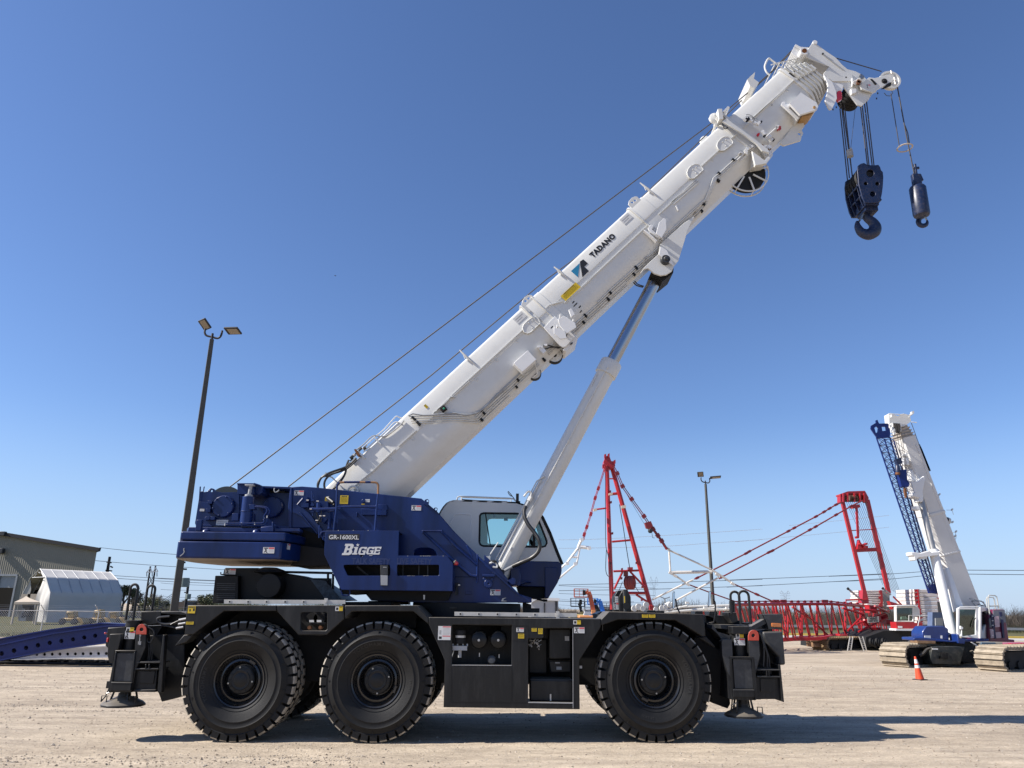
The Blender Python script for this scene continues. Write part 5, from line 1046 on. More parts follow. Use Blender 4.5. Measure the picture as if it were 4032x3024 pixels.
a.mat(4).tube(smooth_path([on(b4, x, y, .12) for x, y in ((1215, 450), (1220, 425), (1280, 430), (1360, 490), (1340, 520), (1260, 490), (1225, 455), (1300, 460), (1350, 500))]), .009, 5); a.mat(2).tube(smooth_path([on(b4, x, y, .05) for x, y in ((885, 465), (905, 560), (930, 600), (970, 580))]), .01, 5)
for x0, y0, x1, y1 in ((1110, 1050, 1220, 940), (1150, 1060, 1260, 970), (1290, 920, 1400, 840)): a.mat(0).tube([on(b4, x0, y0, .05), on(b4, x1, y1, .05)], .012, 5)
a.split('boom_fitting', [WHITE2, RED, DBLACK, RUST, GREY], boom)
# roller set on top of the third band
a = MB(); c = P(*b4(790, 430), 1.25)
a.lathe(c + Vector((0, -.05, 0)), (0, 1, 0), [(.0, 0), (.09, 0), (.13, .02), (.1, .05), (.13, .08), (0, .1)], 24); a.bar(P(*b4(840, 350), 1.2), P(*b4(860, 500), 1.2), .1, .3); a.bar(P(*b4(890, 400), 1.25), P(*b4(970, 320), 1.25), .05, .3); a.bar(P(*b4(800, 480), 1.25), P(*b4(900, 420), 1.25), .06, .3)
for x, y in ((850, 330), (800, 370), (905, 350), (960, 300), (870, 440), (810, 510), (940, 390)): p = P(*b4(x, y), 1.18); a.cyl(p, p + Vector((0, .12, 0)), .035, n=8)
c = c.copy(); c.y = YC + HW - .05; a.lathe(c, (0, 1, 0), [(.0, 0), (.09, 0), (.13, .02), (.1, .05), (.13, .08), (0, .1)], 24); a.cyl(P(*b4(860, 400), 1.2), P(*b4(860, 400), 1.2) + Vector((0, .9, 0)), .03, n=8)
a.build('rope_roller', WHITE, boom, bevel=.004)
# ---- end housing (wear pad box) and tie lug
a = MB(); bpl(b5, [(540, 940), (690, 790), (900, 925), (922, 980), (905, 1020), (680, 1090)], .2, .06); bpl(b5, [(475, 940), (540, 940), (680, 1090), (690, 1110), (640, 1160)], .0, .2); bpl(b5, [(425, 955), (445, 920), (480, 912), (480, 945), (665, 1130), (640, 1150)], .08, .04); bpl(b5, [(540, 940), (690, 790), (700, 800), (560, 955)], .2, .2)
ed = a.build('wear_pad_housing', WHITE2, boom, bevel=.006)
a = MB(); bpl(b5, [(700, 1098), (830, 1050), (862, 1058), (800, 1105), (705, 1115)], .05, .4); a.mat(1); bpl(b5, [(690, 1120), (840, 1060), (760, 1150), (670, 1160)], -.1, .4); bpl(b5, circ(870, 988, 18, 10), .215, .02); a.split('wear_pad', [mat('brass_wear_pad', (.35, .2, .07), .6), RUST], ed)
a = MB(); q = b5.L([(415, 1470), (620, 1180), (700, 1130), (740, 1240), (700, 1290), (722, 1340), (700, 1380), (690, 1430), (460, 1500)])
for y in (YC - .25, YC + .2): a.plate(q, y, .05, [b5.L(circ(672, 1340, 22, 10))])
a.split('jib_lug', WHITE, boom, bevel=.006)
# ---- nested section ends
ends = []
a = MB(); N_ = 5; sH = bs(*b5(610, 620))[0]; sH1 = bsd(*b5(1040, 600), YN + .1)[0]
step = (sH1 - sH) / 5.0
for i in range(1, 6):
    k = 1 - .055 * i; w = HW - .028 * i; h = HB - .085 * i; d0 = .05 * i; s1 = sE + step * i
    a = MB(); section(a, sE - .3, s1 - .05, h, w, d0); collar(a, s1 - .035, s1, .035, h, w, d0)
    p = Bp(s1, d0 + .3 * h, YC - w - .02); a.obox(p + e1 * -.02, e1 * .02, (0, .06, 0), e2 * .08)
    a.tube([Bp(s1 - .02, d0 - .03, YC - w + .05), Bp(s1 - .04, d0 - .26, YC - w + .05), Bp(s1 - .14, d0 - .3, YC - w + .05)], .013, 6); a.tube([Bp(s1 - .04, d0 - .26, YC - w + .05), Bp(s1 - .04, d0 - .26, YC + w - .05), Bp(s1 - .02, d0 - .03, YC + w - .05)], .013, 6)
    a.mat(2)
    for dd in (.02, .06): a.cyl(Bp(s1 - .03, d0 + dd, YC - w - .035), Bp(s1 - .03, d0 + dd, YC - w - .05), .014, n=6)
    a.mat(1).prism([[Bp(s1 - step + .0, d0 + .14 * h, YC - w - .004), Bp(s1 - .04, d0 + .14 * h, YC - w - .004), Bp(s1 - .04, d0 + .28 * h, YC - w - .004), Bp(s1 - step + .0, d0 + .28 * h, YC - w - .004)]], (0, .002, 0))
    a.build('boom_section', [WHITE, DBLACK, GREY], boom, bevel=0)
a = MB(); a.tube(smooth_path([P(*b5(x, y), 1.3) for x, y in ((355, 405), (300, 365), (265, 340), (235, 370), (208, 450), (230, 520), (270, 560))]), .022, 8); a.build('guard_loop', WHITE, boom)
# ---- boom head
hd = b5.L([(835, 140), (850, 118), (872, 108), (895, 118), (905, 150), (1020, 235), (1160, 330), (1240, 420), (1310, 480), (1420, 510), (1500, 550), (1550, 600), (1590, 640), (1660, 720), (1640, 790), (1590, 875), (1575, 900), (1500, 975), (1440, 960), (1245, 700), (1110, 645), (990, 540), (1070, 445), (900, 380), (720, 310)])
hn, hf = YC - .33, YC + .3
a = MB(); a.plate(hd, hn, .035); a.plate(hd, hf, .035)
a.plate(b5.L([(720, 310), (835, 140), (860, 150), (1160, 345), (1120, 380), (900, 300), (800, 340)]), hn + .03, .6)
a.plate(b5.L([(990, 540), (1070, 445), (1370, 540), (1400, 640), (1110, 645)]), hn - .03, .05)
head = a.build('boom_head', WHITE, crane, bevel=.008)
a = MB()
for y in (YC - .38, YC + .3): a.plate(b5.L([(990, 545), (1110, 650), (1160, 780), (1170, 870), (1150, 920), (1105, 1010), (1080, 1018), (1060, 1000), (1010, 900), (1045, 780), (1050, 690)]), y, .05)
a.plate(b5.L([(1110, 650), (1255, 690), (1245, 760), (1200, 770), (1150, 790)]), hn - .02, .04); a.plate(b5.L([(1245, 700), (1700, 775), (1650, 800), (1580, 905), (1500, 960)]), hf, .04)
a.cyl(P(*b5(1460, 640), hn - .14), P(*b5(1460, 640), hn), .06, n=16); a.cyl(P(*b5(1415, 660), hn - .1), P(*b5(1415, 660), hn), .05, n=12)
a.lathe(P(*b5(880, 120), hn - .02), (0, 1, 0), [(0, 0), (.055, 0), (.055, .7), (0, .7)], 20); c = P(*b5(735, 240), hn - .1); a.lathe(c, (0, 1, 0), [(.055, 0), (.1, 0), (.1, .8), (.055, .8)], 28, closed=True); a.bar(P(*b5(610, 165), hn), P(*b5(720, 225), hn), .05, .04); a.plate(b5.L([(560, 260), (610, 160), (700, 185), (830, 195), (720, 310), (640, 330)]), hn + .05, .5)
a.plate(b5.L([(1370, 600), (1382, 600), (1385, 705), (1370, 705)]), hn - .06, .06); a.plate(b5.L([(1355, 745), (1430, 740), (1430, 790), (1370, 810)]), hn - .06, .1)
a.split('head_bracket', WHITE2, head, bevel=.005)
a = MB(); a.mat(0).cyl(P(*b5(735, 240), hn - .11), P(*b5(735, 240), hn - .07), .055, n=20)
for x, y in ((985, 270), (1292, 590)): c = P(*b5(x, y), hn - .03); a.mat(1).cyl(c, c + Vector((0, .03, 0)), .02, n=14)
a.mat(2).bar(P(*b5(985, 285), hn - .012), P(*b5(1370, 590), hn - .012), .02, .02); a.mat(0)
for x, y in ((1470, 640), (1460, 660)): c = P(*b5(x, y), hn - .16); a.cyl(c, c + Vector((0, .03, 0)), .05, n=12)
a.mat(3); 
for x, y in ((1490, 575), (1510, 590), (1485, 600)): c = P(*b5(x, y), hn - .1); a.obox(c, (.025, 0, .01), (0, .03, 0), (-.01, 0, .03))
a.split('head_pin', [RUST, DBLACK, GREY, STEEL], head)
# main sheaves (head) : five grooved wheels on one axle
def sheave(mb, c, r, w=.07):
    mb.lathe(c, (0, 1, 0), [(0, 0), (r * .4, 0), (r * .42, w * .3), (r * .78, w * .3), (r * .82, 0), (r, 0), (r * .9, w * .5), (r, w), (r * .82, w), (r * .78, w * .7), (r * .42, w * .7), (r * .4, w), (0, w)], 40)
sc = P(*b5(1375, 830), YC); rs = .25
a = MB()
for i in range(6): sheave(a, Vector((sc.x, YC - .29 + i * .095, sc.z)), rs, .08)
a.split('head_sheave', DBLACK, head)
a = MB(); a.plate(b5.L([(1165, 800), (1190, 765), (1225, 770), (1240, 800), (1240, 880), (1190, 905), (1165, 870)]), YC - .36, .08); a.build('head_lamp', REDL, head, bevel=.01)
# auxiliary nose
a = MB(); q = b5.L([(1470, 700), (1600, 590), (1680, 600), (1830, 560), (1920, 545), (1945, 600), (1900, 650), (1740, 735), (1640, 790), (1500, 750)])
a.plate(q, hn - .08, .04); a.plate(q, YC + .05, .04)
nose = a.build('auxiliary_nose', WHITE, crane, bevel=.005)
a = MB(); ac = P(*b5(1855, 660), YC - .2); sheave(a, ac + Vector((0, -.1, 0)), .245, .08); a.build('nose_sheave', WHITE, nose)
a = MB(); c = P(*b5(1808, 635), hn - .1); a.lathe(c, (0, 1, 0), [(0, -.02), (.03, -.02), (.035, 0), (.06, 0), (.07, .02)], 24); a.plate(b5.L([(1615, 615), (1640, 612), (1705, 680), (1680, 690)]), hn - .09, .02); a.plate(b5.L([(1760, 745), (1850, 670), (1895, 655), (1890, 700), (1800, 740)]), hn - .1, .02); a.mat(1); a.tube([P(*b5(x, y), hn - .1) for x, y in ((1800, 800), (1830, 835), (1880, 840), (1915, 800), (1900, 770))], .008, 5)
for x, y in ((1715, 812), (1700, 882), (1163, 998), (1118, 1028)): c = P(*b5(x, y), YC - .3); a.cyl(c, c + Vector((0, 0, .035)), .014, n=8)
a.mat(2)
for x, y in ((1900, 520), (1945, 610), (1950, 660)): c = P(*b5(x, y), hn - .12); a.cyl(c + Vector((0, 0, -.05)), c + Vector((0, .02, .05)), .02, n=8)
a.split('nose_pin', [DBLACK, GREYB, ALU], nose)
sticker(nose, P(*b5(1590, 715), hn - .08), .1, .12, 'danger')
# ---- ropes
a = MB(); rr = .013
topg = P(*b4(740, 440), 1.4)
pA = P(*z1(838, 328), 1.5); pB = P(*b4(765, 480), 1.35)
a.tube([pA, pB, P(*b4(1300, 30), 1.45), P(*b5(265, 545), 1.5), P(*b5(560, 240), YC), P(*b5(700, 190), YC), P(*b5(1160, 335), YC), P(*b5(1765, 512), YC - .2)], rr, 6)
a.tube([P(*z1(1480, 322), 1.8), P(*b2(0, 1040), 1.8), P(*b2(1250, 0), 1.8), P(*b3(400, 862), 1.85), P(*b4(1320, 30), 1.8), P(*b5(265, 560), 1.7), P(*b5(560, 260), YC + .1), P(*b5(900, 160), YC + .1)], rr, 6)
a.split('hoist_rope', ROPE, crane)
# ================================================================== hook block (hangs from the ropes)
hook_t = thing('hook_block', 'large blue hook block with holed cheek plates hanging on many ropes below the boom head', 'crane hook', P(*b6(620, 1100), YC))
chk = [(495, 835), (520, 815), (560, 805), (600, 830), (680, 830), (715, 825), (735, 850), (745, 885), (765, 905), (770, 960), (765, 1060), (755, 1140), (738, 1215), (700, 1240), (570, 1240), (540, 1180), (500, 1030), (488, 900)]
hls = [circ(627, 918, 42), circ(578, 1030, 20), circ(704, 1032, 22), circ(655, 1144, 30)]
Y0b, Y1b = YC - .34, YC + .34
cw_ = [(P(*b6(*p), Y0b).x, P(*b6(*p), Y0b).z) for p in chk]; hw_ = [[(P(*b6(*p), Y0b).x, P(*b6(*p), Y0b).z) for p in h_] for h_ in hls]
a = MB()
for y, holes in ((Y0b, 1), (Y1b - .04, 1)): a.prism([[Vector((x, y, z)) for x, z in cw_]] + [[Vector((x, y, z)) for x, z in h_] for h_ in hw_], (0, .04, 0))
cb = a.split('cheek_plate', HOOKB, hook_t, bevel=.006)
xs = [p[0] for p in cw_]; zs = [p[1] for p in cw_]; mx = (min(xs) + max(xs)) / 2
a = MB()
for y in (YC - .2, YC + .0, YC + .2): a.prism([[Vector((mx + (x - mx) * .93, y - .008, min(zs) + (z - min(zs)) * .96)) for x, z in cw_]], (0, .016, 0))
a.box((mx - .17, Y0b + .04, min(zs) - .02), (mx + .12, Y1b - .04, min(zs) + .13)); a.box((mx - .14, YC - .2, min(zs) - .1), (mx + .14, YC + .2, min(zs) + .03))
for dx, dz in ((-.3, .5), (-.26, .25), (.28, .5), (-.12, .1), (.2, .1)): a.cyl((mx + dx * .8, Y0b + .02, min(zs) + dz), (mx + dx * .8, Y1b - .02, min(zs) + dz), .025, n=8)
a.split('divider_plate', HOOKB, hook_t, bevel=.004)
a = MB(); hc = P(*b6(627, 960), YC); rh = .27
hcz = P(*b6(627, 940), Y0b).z; hcx = P(*b6(627, 940), Y0b).x
for i in range(5): sheave(a, Vector((hcx, YC - .29 + i * .118, hcz)), .3, .09)
a.split('block_sheave', DBLACK, hook_t)
def hookmesh(zz, pts, rad, name, parent, mt, ysc=.7):
    a = MB(); p3 = smooth_path([P(*zz(x, y), YC) for x, y in pts], 6); n = len(p3); rr_ = []
    for i in range(n):
        t = i / (n - 1) * (len(rad) - 1); k = int(t); k = min(k, len(rad) - 2); rr_.append(rad[k] + (rad[k + 1] - rad[k]) * (t - k))
    a.tube(p3, rr_, 12)
    for p in a.v: p.y = YC + (p.y - YC) * ysc
    return a.build(name, mt, parent)
hookmesh(b6, [(575, 1260), (572, 1340), (590, 1400), (650, 1450), (680, 1500), (665, 1555), (600, 1585), (530, 1560), (492, 1500), (487, 1440)], [.085, .085, .1, .12, .135, .14, .13, .11, .08, .03], 'lifting_hook', hook_t, HOOKB)
a = MB(); a.bar(P(*b6(560, 1340), YC - .05), P(*b6(508, 1440), YC - .05), .03, .08); a.build('safety_latch', STEEL, hook_t)
a = MB()      # falls of rope: world-vertical pairs between head and block sheaves
for zz_, lst in ((b6, ((515, 170, 597, 810, -.29), (535, 170, 614, 810, -.1), (558, 140, 648, 810, -.0), (580, 120, 668, 810, .1))),):
    for x0, y0, x1, y1, dy in lst: a.tube([P(*zz_(x0, y0 - 30), YC + dy), P(*zz_(x1, y1 + 30), YC + dy)], .013, 6)
for x0, y0, x1, y1, dy in ((290, 180, 378, 960, .29), (312, 190, 400, 940, .15), (322, 190, 432, 920, .2), (345, 200, 430, 920, .05)): a.tube([P(*b6(x0, y0 - 30), YC + dy), P(*b6(x1, y1 + 30), YC + dy)], .013, 6)
a.tube([P(*b6(467, 180), YC - .3), P(*b6(415, 640), YC - .3)], .005, 5)
a.split('rope_fall', ROPE, hook_t)
a = MB(); c = P(*b6(405, 700), YC - .1); a.cyl(c + Vector((0, 0, -.09)), c + Vector((0, 0, .07)), .07, n=12); a.cyl(c + Vector((0, 0, .05)), P(*b6(417, 645), YC - .25), .02, n=6); a.build('limit_switch_weight', GREY, hook_t)
# ================================================================== overhaul weight
oh = thing('overhaul_weight', 'slim blue cylindrical overhaul weight with small hook hanging from the boom nose', 'crane hook', P(*b6(1165, 1200), YC - .3))
YO = YC - .25
c0 = P(*b6(1137, 1060), YO); c1_ = P(*b6(1188, 1385), YO)
ax = (c1_ - c0); L2 = ax.length; ax.normalize()
a = MB(); a.lathe(c0, ax, [(0, -.02), (.08, -.02), (.15, .02), (.172, .06), (.172, L2 - .05), (.155, L2 - .01), (.06, L2 + .02), (0, L2 + .02)], 36); a.build('weight_body', HOOKB, oh)
a = MB(); c = P(*b6(1128, 990), YO); a.obox(c, (.09, 0, 0), (0, .05, 0), (0, 0, .13)); a.obox(c + Vector((.04, 0, .02)), (.08, 0, .03), (0, .045, 0), (-.02, 0, .08)); a.tube([P(*b6(1130, 940), YO), P(*b6(1118, 860), YO), P(*b6(1112, 820), YO)], .03, 6); a.bar(P(*b6(1095, 865), YO), P(*b6(1158, 860), YO), .05, .04)
a.build('rope_socket', HOOKB, oh, bevel=.005)
hookmesh(b6, [(1205, 1392), (1180, 1400), (1158, 1420), (1152, 1450), (1165, 1478), (1200, 1490), (1235, 1478), (1248, 1450), (1240, 1420)], [.045, .05, .055, .06, .06, .055, .045, .03, .012], 'small_hook', oh, HOOKB)
a = MB(); a.bar(P(*b6(1220, 1390), YO), P(*b6(1240, 1425), YO), .02, .04); a.build('safety_latch', STEEL, oh)
a = MB(); a.tube([P(*b6(922, -20), YO), P(*b6(1030, 560), YO), P(*b6(1108, 940), YO)], .014, 6); a.tube([P(*b6(850, 50), YO), P(*b6(868, 150), YO), P(*b6(942, 620), YO)], .01, 6); a.mat(1).tube([P(*b6(1005, 400), YO), P(*b6(1035, 480), YO), P(*b6(1052, 590), YO)], .012, 6); a.split('aux_rope', [ROPE, GREYB], oh)
a = MB(); c = P(*b6(1003, 642), YO); a.lathe(c, (0, 0, 1), [(.155, -.018), (.172, 0), (.155, .018), (.138, 0)], 40, closed=True); a.build('switch_ring', TAN, oh)
# ================================================================== BACKGROUND
d1, d2, d4 = Zm(2080, 2300, .18083), Zm(3750, 2250, .18688), Zm(600, 2150, .18083)
def gp(u, v): return G(u, v)
def at(u, v, ref): return P(u, v, ref.y)          # same depth as ref
# ---- light poles
def lamp_pole(base_px, top_px, Y, w0, w1, heads, label, sc=.85):
    b = P(*base_px, Y); t = P(*top_px, Y); b = Vector((t.x, Y, 0))
    root = thing('street_lamp', label, 'street lamp', b, 'twin headed lamp poles of the yard')
    a = MB(); q = lambda w: [(-w, -w), (w, -w), (w, w), (-w, w)]
    vs = [b + Vector((x, y, 0)) for x, y in q(w0 / 2)] + [t + Vector((x, y, 0)) for x, y in q(w1 / 2)]
    R = Matrix.Rotation(.5, 4, 'Z'); 
    vs = [Vector(((R @ (p - Vector((b.x, b.y, 0)))).x + b.x, (R @ (p - Vector((b.x, b.y, 0)))).y + b.y, p.z)) for p in vs]
    a.add(vs, [(0, 1, 2, 3), (4, 5, 6, 7), (0, 1, 5, 4), (1, 2, 6, 5), (2, 3, 7, 6), (3, 0, 4, 7)]); a.build('pole', POLE, root)
    a = MB(); a.box(b + Vector((-.25, -.25, 0)), b + Vector((.25, .25, .5))); a.build('pole_base', GREY, root)
    a = MB(); a.cyl(t, t + Vector((0, 0, .28)) * sc, .05 * sc, n=12)
    for s_ in heads:
        a.tube(smooth_path([t + Vector(p) * sc for p in s_[0]]), .045 * sc, 8)
    a.build('lamp_arm', DPOLE, root)
    for s_ in heads:
        c = t + Vector(s_[1]) * sc; ax, ay = Vector(s_[2]), Vector(s_[3]); n_ = ax.cross(ay).normalized(); n_ = n_ if n_.z > 0 else -n_
        a = MB(); a.obox(c, ax * .5 * sc, ay * .5 * sc, n_ * .04 * sc); h = a.build('lamp_head', DPOLE, root, bevel=.02)
        a = MB(); a.obox(c - n_ * .045 * sc + ax * .06 * sc, ax * .36 * sc, ay * .4 * sc, n_ * .004); a.build('lamp_lens', LAMPG, h)
    return root
# left pole: arm geometry in metres relative to pole top (1 px there is about 8.6 mm)
H1 = [([(0, 0, .14), (-.22, 0, .2), (-.34, 0, .38), (-.33, 0, .7)], (-.42, 0, .98), (.42, -.45, -.1), (.28, .3, -.46)), ]
lamp_pole((684, 2400), (834, 1337), 12.5, .25, .14,
    [([(0, 0, .12), (-.25, 0, .18), (-.35, 0, .32), (-.34, 0, .5)], (-.42, .05, .72), (.40, -.28, .03), (.20, .35, -.32)),
     ([(0, 0, .12), (.24, 0, .06), (.37, 0, .18), (.40, 0, .42)], (.86, .0, .42), (.62, -.06, .0), (.06, .48, -.12))], 'tall lamp pole with twin heads rising behind the rear of the blue crane', .85)
lamp_pole((2807, 2374), (2778, 1906), 39, .2, .12,
    [([(0, 0, .12), (-.25, 0, .2), (-.35, 0, .36), (-.34, 0, .55)], (-.36, .05, .82), (.46, -.2, 0), (.1, .3, -.36)),
     ([(0, 0, .12), (.24, 0, .1), (.37, 0, .25), (.36, 0, .5)], (.86, .0, .58), (.9, -.06, .08), (.06, .45, -.1))], 'distant slim twin headed lamp pole behind the red pendant bars')
# ---- warehouse
W = thing('warehouse', 'beige ribbed metal warehouse with a dark roof edge and open bay door', 'building', P(100, 2440, 95))
YW = 95
a = MB(); n = 60
x0 = P(-330, 2300, YW).x; e_ = P(*c1(905, 400), YW); el = P(*c1(0, 250), YW); sl = (e_.z - el.z) / (e_.x - el.x)
x1 = e_.x
vs = []; fs = []
xs_ = [x0 + (x1 - x0) * i / 168 for i in range(169)]
door = (P(*c1(-20, 700), YW).x, P(*c1(152, 640), YW).x, P(*c1(100, 635), YW).z)
for i, x in enumerate(xs_):
    dy = .025 if i % 2 else 0
    zb = door[2] if door[0] < x < door[1] else 0
    vs += [(x, YW + dy, zb), (x, YW + dy, e_.z + sl * (x - x1))]
for i in range(len(xs_) - 1): fs.append([2 * i, 2 * i + 1, 2 * i + 3, 2 * i + 2])
a.add(vs, fs); a.add([(x1, YW, 0), (x1, YW, e_.z), (x1 - 30, YW + 40, e_.z), (x1 - 30, YW + 40, 0)], [(0, 1, 2, 3)]); a.build('wall', SID, W, smooth=False)
a = MB(); a.bar((x0, YW - .25, e_.z + sl * (x0 - x1) + .15), (x1 + .5, YW - .25, e_.z + .15), .5, .55); a.bar((x1 + .1, YW, e_.z + .1), (x1 - 30, YW + 40, e_.z + .1), .4, .4); a.build('roof', DPOLE, W)
a = MB(); a.box((door[0] - .2, YW - .1, door[2]), (door[1] + .15, YW + .05, door[2] + .25)); a.box((door[1], YW - .1, 0), (door[1] + .25, YW + .1, door[2])); a.mat(1).box((door[0] - 8, YW + 2.2, 0), (door[1] + 3, YW + 2.3, door[2]))
a.mat(0).box((door[0], YW + .2, door[2] - 1.6), (door[1], YW + .3, door[2])); a.build('bay_door', [GREY, DBLACK], W)
a = MB()
c = P(*c1(8, 400), YW - .4); a.box(c - Vector((.4, .3, .35)), c + Vector((.4, .3, .35))); c = P(*c1(20, 240), YW - .5); a.box(c - Vector((.5, .3, .3)), c + Vector((.5, .3, .3))); a.build('wall_lamp', GREYB, W, bevel=.05)
# ---- fabric shelter
A0s = gp(*c1(420, 1070)); YA = A0s.y
TT = thing('fabric_shelter', 'white tarpaulin shelter tent with an open front behind the fence', 'tent', A0s)
def S(x, y, Y): return P(*c1(x, y), Y)
YB = YA + 9; YG = YA + 5.5
n_ = [S(420, 1070, YA), S(472, 790, YA), S(432, 650, YA + .6), S(375, 567, YA + 2.8), S(283, 655, YG - 1), S(255, 720, YG), S(190, 845, YG), S(170, 1066, YG)]
n_[0].z = 0; n_[0].x = S(430, 1070, YA).x
dlt = S(1142, 800, YB) - n_[1]
back = [p + dlt for p in n_]
def patch(mb, p, q, r, s_, nu=26, nv=6, amp=.07, seed=0):
    random.seed(seed); vs = []; ph = [random.uniform(0, 6) for _ in range(8)]; nn = (q - p).cross(s_ - p).normalized()
    for i in range(nu + 1):
        for j in range(nv + 1):
            u_, w_ = i / nu, j / nv; pt_ = p.lerp(q, u_).lerp(s_.lerp(r, u_), w_)
            f = amp * math.sin(math.pi * w_) * (math.sin(u_ * 38 + ph[0]) * .4 + math.sin(u_ * 23 + ph[1] + w_ * 2) * .6) - amp * 1.5 * math.sin(math.pi * w_) * abs(math.sin(u_ * math.pi * 7))
            vs.append(pt_ + nn * f)
    mb.add(vs, [[i * (nv + 1) + j, (i + 1) * (nv + 1) + j, (i + 1) * (nv + 1) + j + 1, i * (nv + 1) + j + 1] for i in range(nu) for j in range(nv)])
a = MB()
for i in range(len(n_) - 1): patch(a, n_[i], back[i], back[i + 1], n_[i + 1], amp=.05 if i == 1 else .03, seed=i)
a.build('canopy', CANV, TT, ang=70)
a = MB()      # loose front curtains and gable
patch(a, n_[0] + Vector((-.1, 0, 0)), S(330, 1060, YA + 2), S(410, 650, YA + 2), n_[1], 10, 6, .25, 9); a.add([n_[1], n_[2], n_[3], S(400, 640, YA + 1.5)], [(0, 1, 2, 3)]); a.add([n_[3], n_[4], S(320, 640, YG - 1)], [(0, 1, 2)]); patch(a, n_[7], S(235, 1060, YG), S(262, 860, YG), n_[6], 8, 4, .2, 4); a.add([n_[6], n_[5], n_[4], S(290, 760, YG), S(262, 860, YG)], [(0, 1, 2, 3, 4)])
a.build('front_curtain', CANV, TT, ang=70)
a = MB()
for i in range(len(n_) - 1): a.tube([n_[i], n_[i + 1]], .05, 6); a.tube([back[i], back[i + 1]], .05, 6)
for k in range(1, 7):
    for i in range(1, 5): a.tube([n_[i] + dlt * (k / 7), n_[i + 1] + dlt * (k / 7)], .035, 5)
a.tube([S(300, 650, YA + 3), S(415, 645, YA + 1)], .04, 5); a.tube([S(360, 600, YA + 3), S(375, 608, YA + 2)], .04, 5); a.tube([S(290, 830, YA + 6), S(380, 660, YA + 6)], .04, 5); a.tube([S(320, 650, YA + 3.2), S(345, 610, YA + 3)], .06, 5); a.tube([S(408, 645, YA + 2), S(385, 600, YA + 2.5)], .06, 5)
a.split('tent_frame', GALV, TT)
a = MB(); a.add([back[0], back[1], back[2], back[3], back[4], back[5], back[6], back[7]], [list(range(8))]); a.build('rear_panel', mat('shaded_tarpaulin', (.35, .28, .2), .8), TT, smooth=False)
random.seed(12)
for i in range(4):
    pass
a = MB()
for i in range(14): c = S(random.uniform(255, 350), random.uniform(790, 1040), YA + 5 + random.uniform(0, 2)); a.obox(c, (random.uniform(.2, .6), 0, .1), (0, .4, 0), (0, 0, random.uniform(.2, .5)))
for x in (260, 320): c = S(x, 830, YA + 3); a.mat(1).box(c - Vector((.5, .4, .3)), c + Vector((.5, .4, .3)))
tag(a.build('stored_carton_pile', [DBLACK, TAN]), 'pile of boxes stored in the dark mouth of the white tent', 'boxes')
# ---- gazebo
YZ = YA - 8
gz = thing('gazebo', 'small tan canopy gazebo on four legs in front of the white tent', 'gazebo', S(240, 1058, YZ))
pk = S(243, 822, YZ + 1.3); cs = [S(133, 878, YZ), S(372, 876, YZ), S(350, 880, YZ + 3), S(150, 880, YZ + 3)]
a = MB(); mid_ = [c.lerp(pk, .7) + Vector((0, 0, -.05)) for c in cs]
for i in range(4): j = (i + 1) % 4; a.add([cs[i], cs[j], mid_[j], mid_[i]], [(0, 1, 2, 3)]); a.add([mid_[i], mid_[j], pk], [(0, 1, 2)]); a.add([cs[i], cs[j], cs[j] - Vector((0, 0, .22)), cs[i] - Vector((0, 0, .22))], [(0, 1, 2, 3)])
for i in range(4): mid_[i] = mid_[i]
a.build('gazebo_canopy', TAN, gz, smooth=False)
for c, xo in zip(cs, (10, -8, 0, 0)): a = MB(); p = c + Vector((.1 if xo > 0 else -.1, .1, 0)); a.cyl(Vector((p.x, p.y, 0)), p - Vector((0, 0, .1)), .09, n=6); a.build('gazebo_leg', TAN, gz)
# ---- grass strip and kerb lines
def sheet(name, pts, z, mt, kind='structure'):
    a = MB(); a.add([Vector((x, y, z)) for x, y in pts], [list(range(len(pts)))]); o = a.build(name, mt, smooth=False); return tag(o, kind=kind)
def ramp_mat(name, c0, c1_, scale, rough=.9, stretch=(1, 1, 1), detail=8, bump=.6, bd=.03, c2=None):
    M = bpy.data.materials.new(name); M.use_nodes = True; nt = M.node_tree; N = nt.nodes; L = nt.links; b = N['Principled BSDF']; b.inputs['Roughness'].default_value = rough; b.inputs['Specular IOR Level'].default_value = .2
    tc = N.new('ShaderNodeTexCoord'); mp = N.new('ShaderNodeMapping'); mp.inputs['Scale'].default_value = stretch; L.new(tc.outputs['Object'], mp.inputs[0])
    n = N.new('ShaderNodeTexNoise'); n.inputs['Scale'].default_value = scale; n.inputs['Detail'].default_value = detail; n.inputs['Roughness'].default_value = .65; L.new(mp.outputs[0], n.inputs[0])
    r = N.new('ShaderNodeValToRGB'); r.color_ramp.elements[0].position = .35; r.color_ramp.elements[1].position = .68; r.color_ramp.elements[0].color = (*c0, 1); r.color_ramp.elements[1].color = (*c1_, 1)
    if c2: e = r.color_ramp.elements.new(.52); e.color = (*c2, 1)
    L.new(n.outputs['Fac'], r.inputs[0]); L.new(r.outputs[0], b.inputs['Base Color'])
    bp = N.new('ShaderNodeBump'); bp.inputs['Strength'].default_value = bump; bp.inputs['Distance'].default_value = bd; L.new(n.outputs['Fac'], bp.inputs['Height']); L.new(bp.outputs[0], b.inputs['Normal'])
    return M
GRASSM = ramp_mat('dry_grass', (.05, .055, .014), (.15, .115, .05), .5, stretch=(.6, 1.6, 1), c2=(.09, .085, .03))
gy0 = gp(*c1(10, 1215)).y
sheet('grass', [(-110, gy0 + 3), (-6, gy0 + 1), (-6, 400), (-110, 400)], .008, GRASSM)
sheet('grass_verge', [(8, 62), (200, 62), (200, 300), (8, 300)], .008, ramp_mat('dull_verge', (.05, .055, .025), (.14, .125, .06), .3))
sheet('road', [(14, 52), (160, 52), (160, 58.5), (14, 58.5)], .012, mat('pale_concrete', (.42, .4, .36), .8, var=.06))
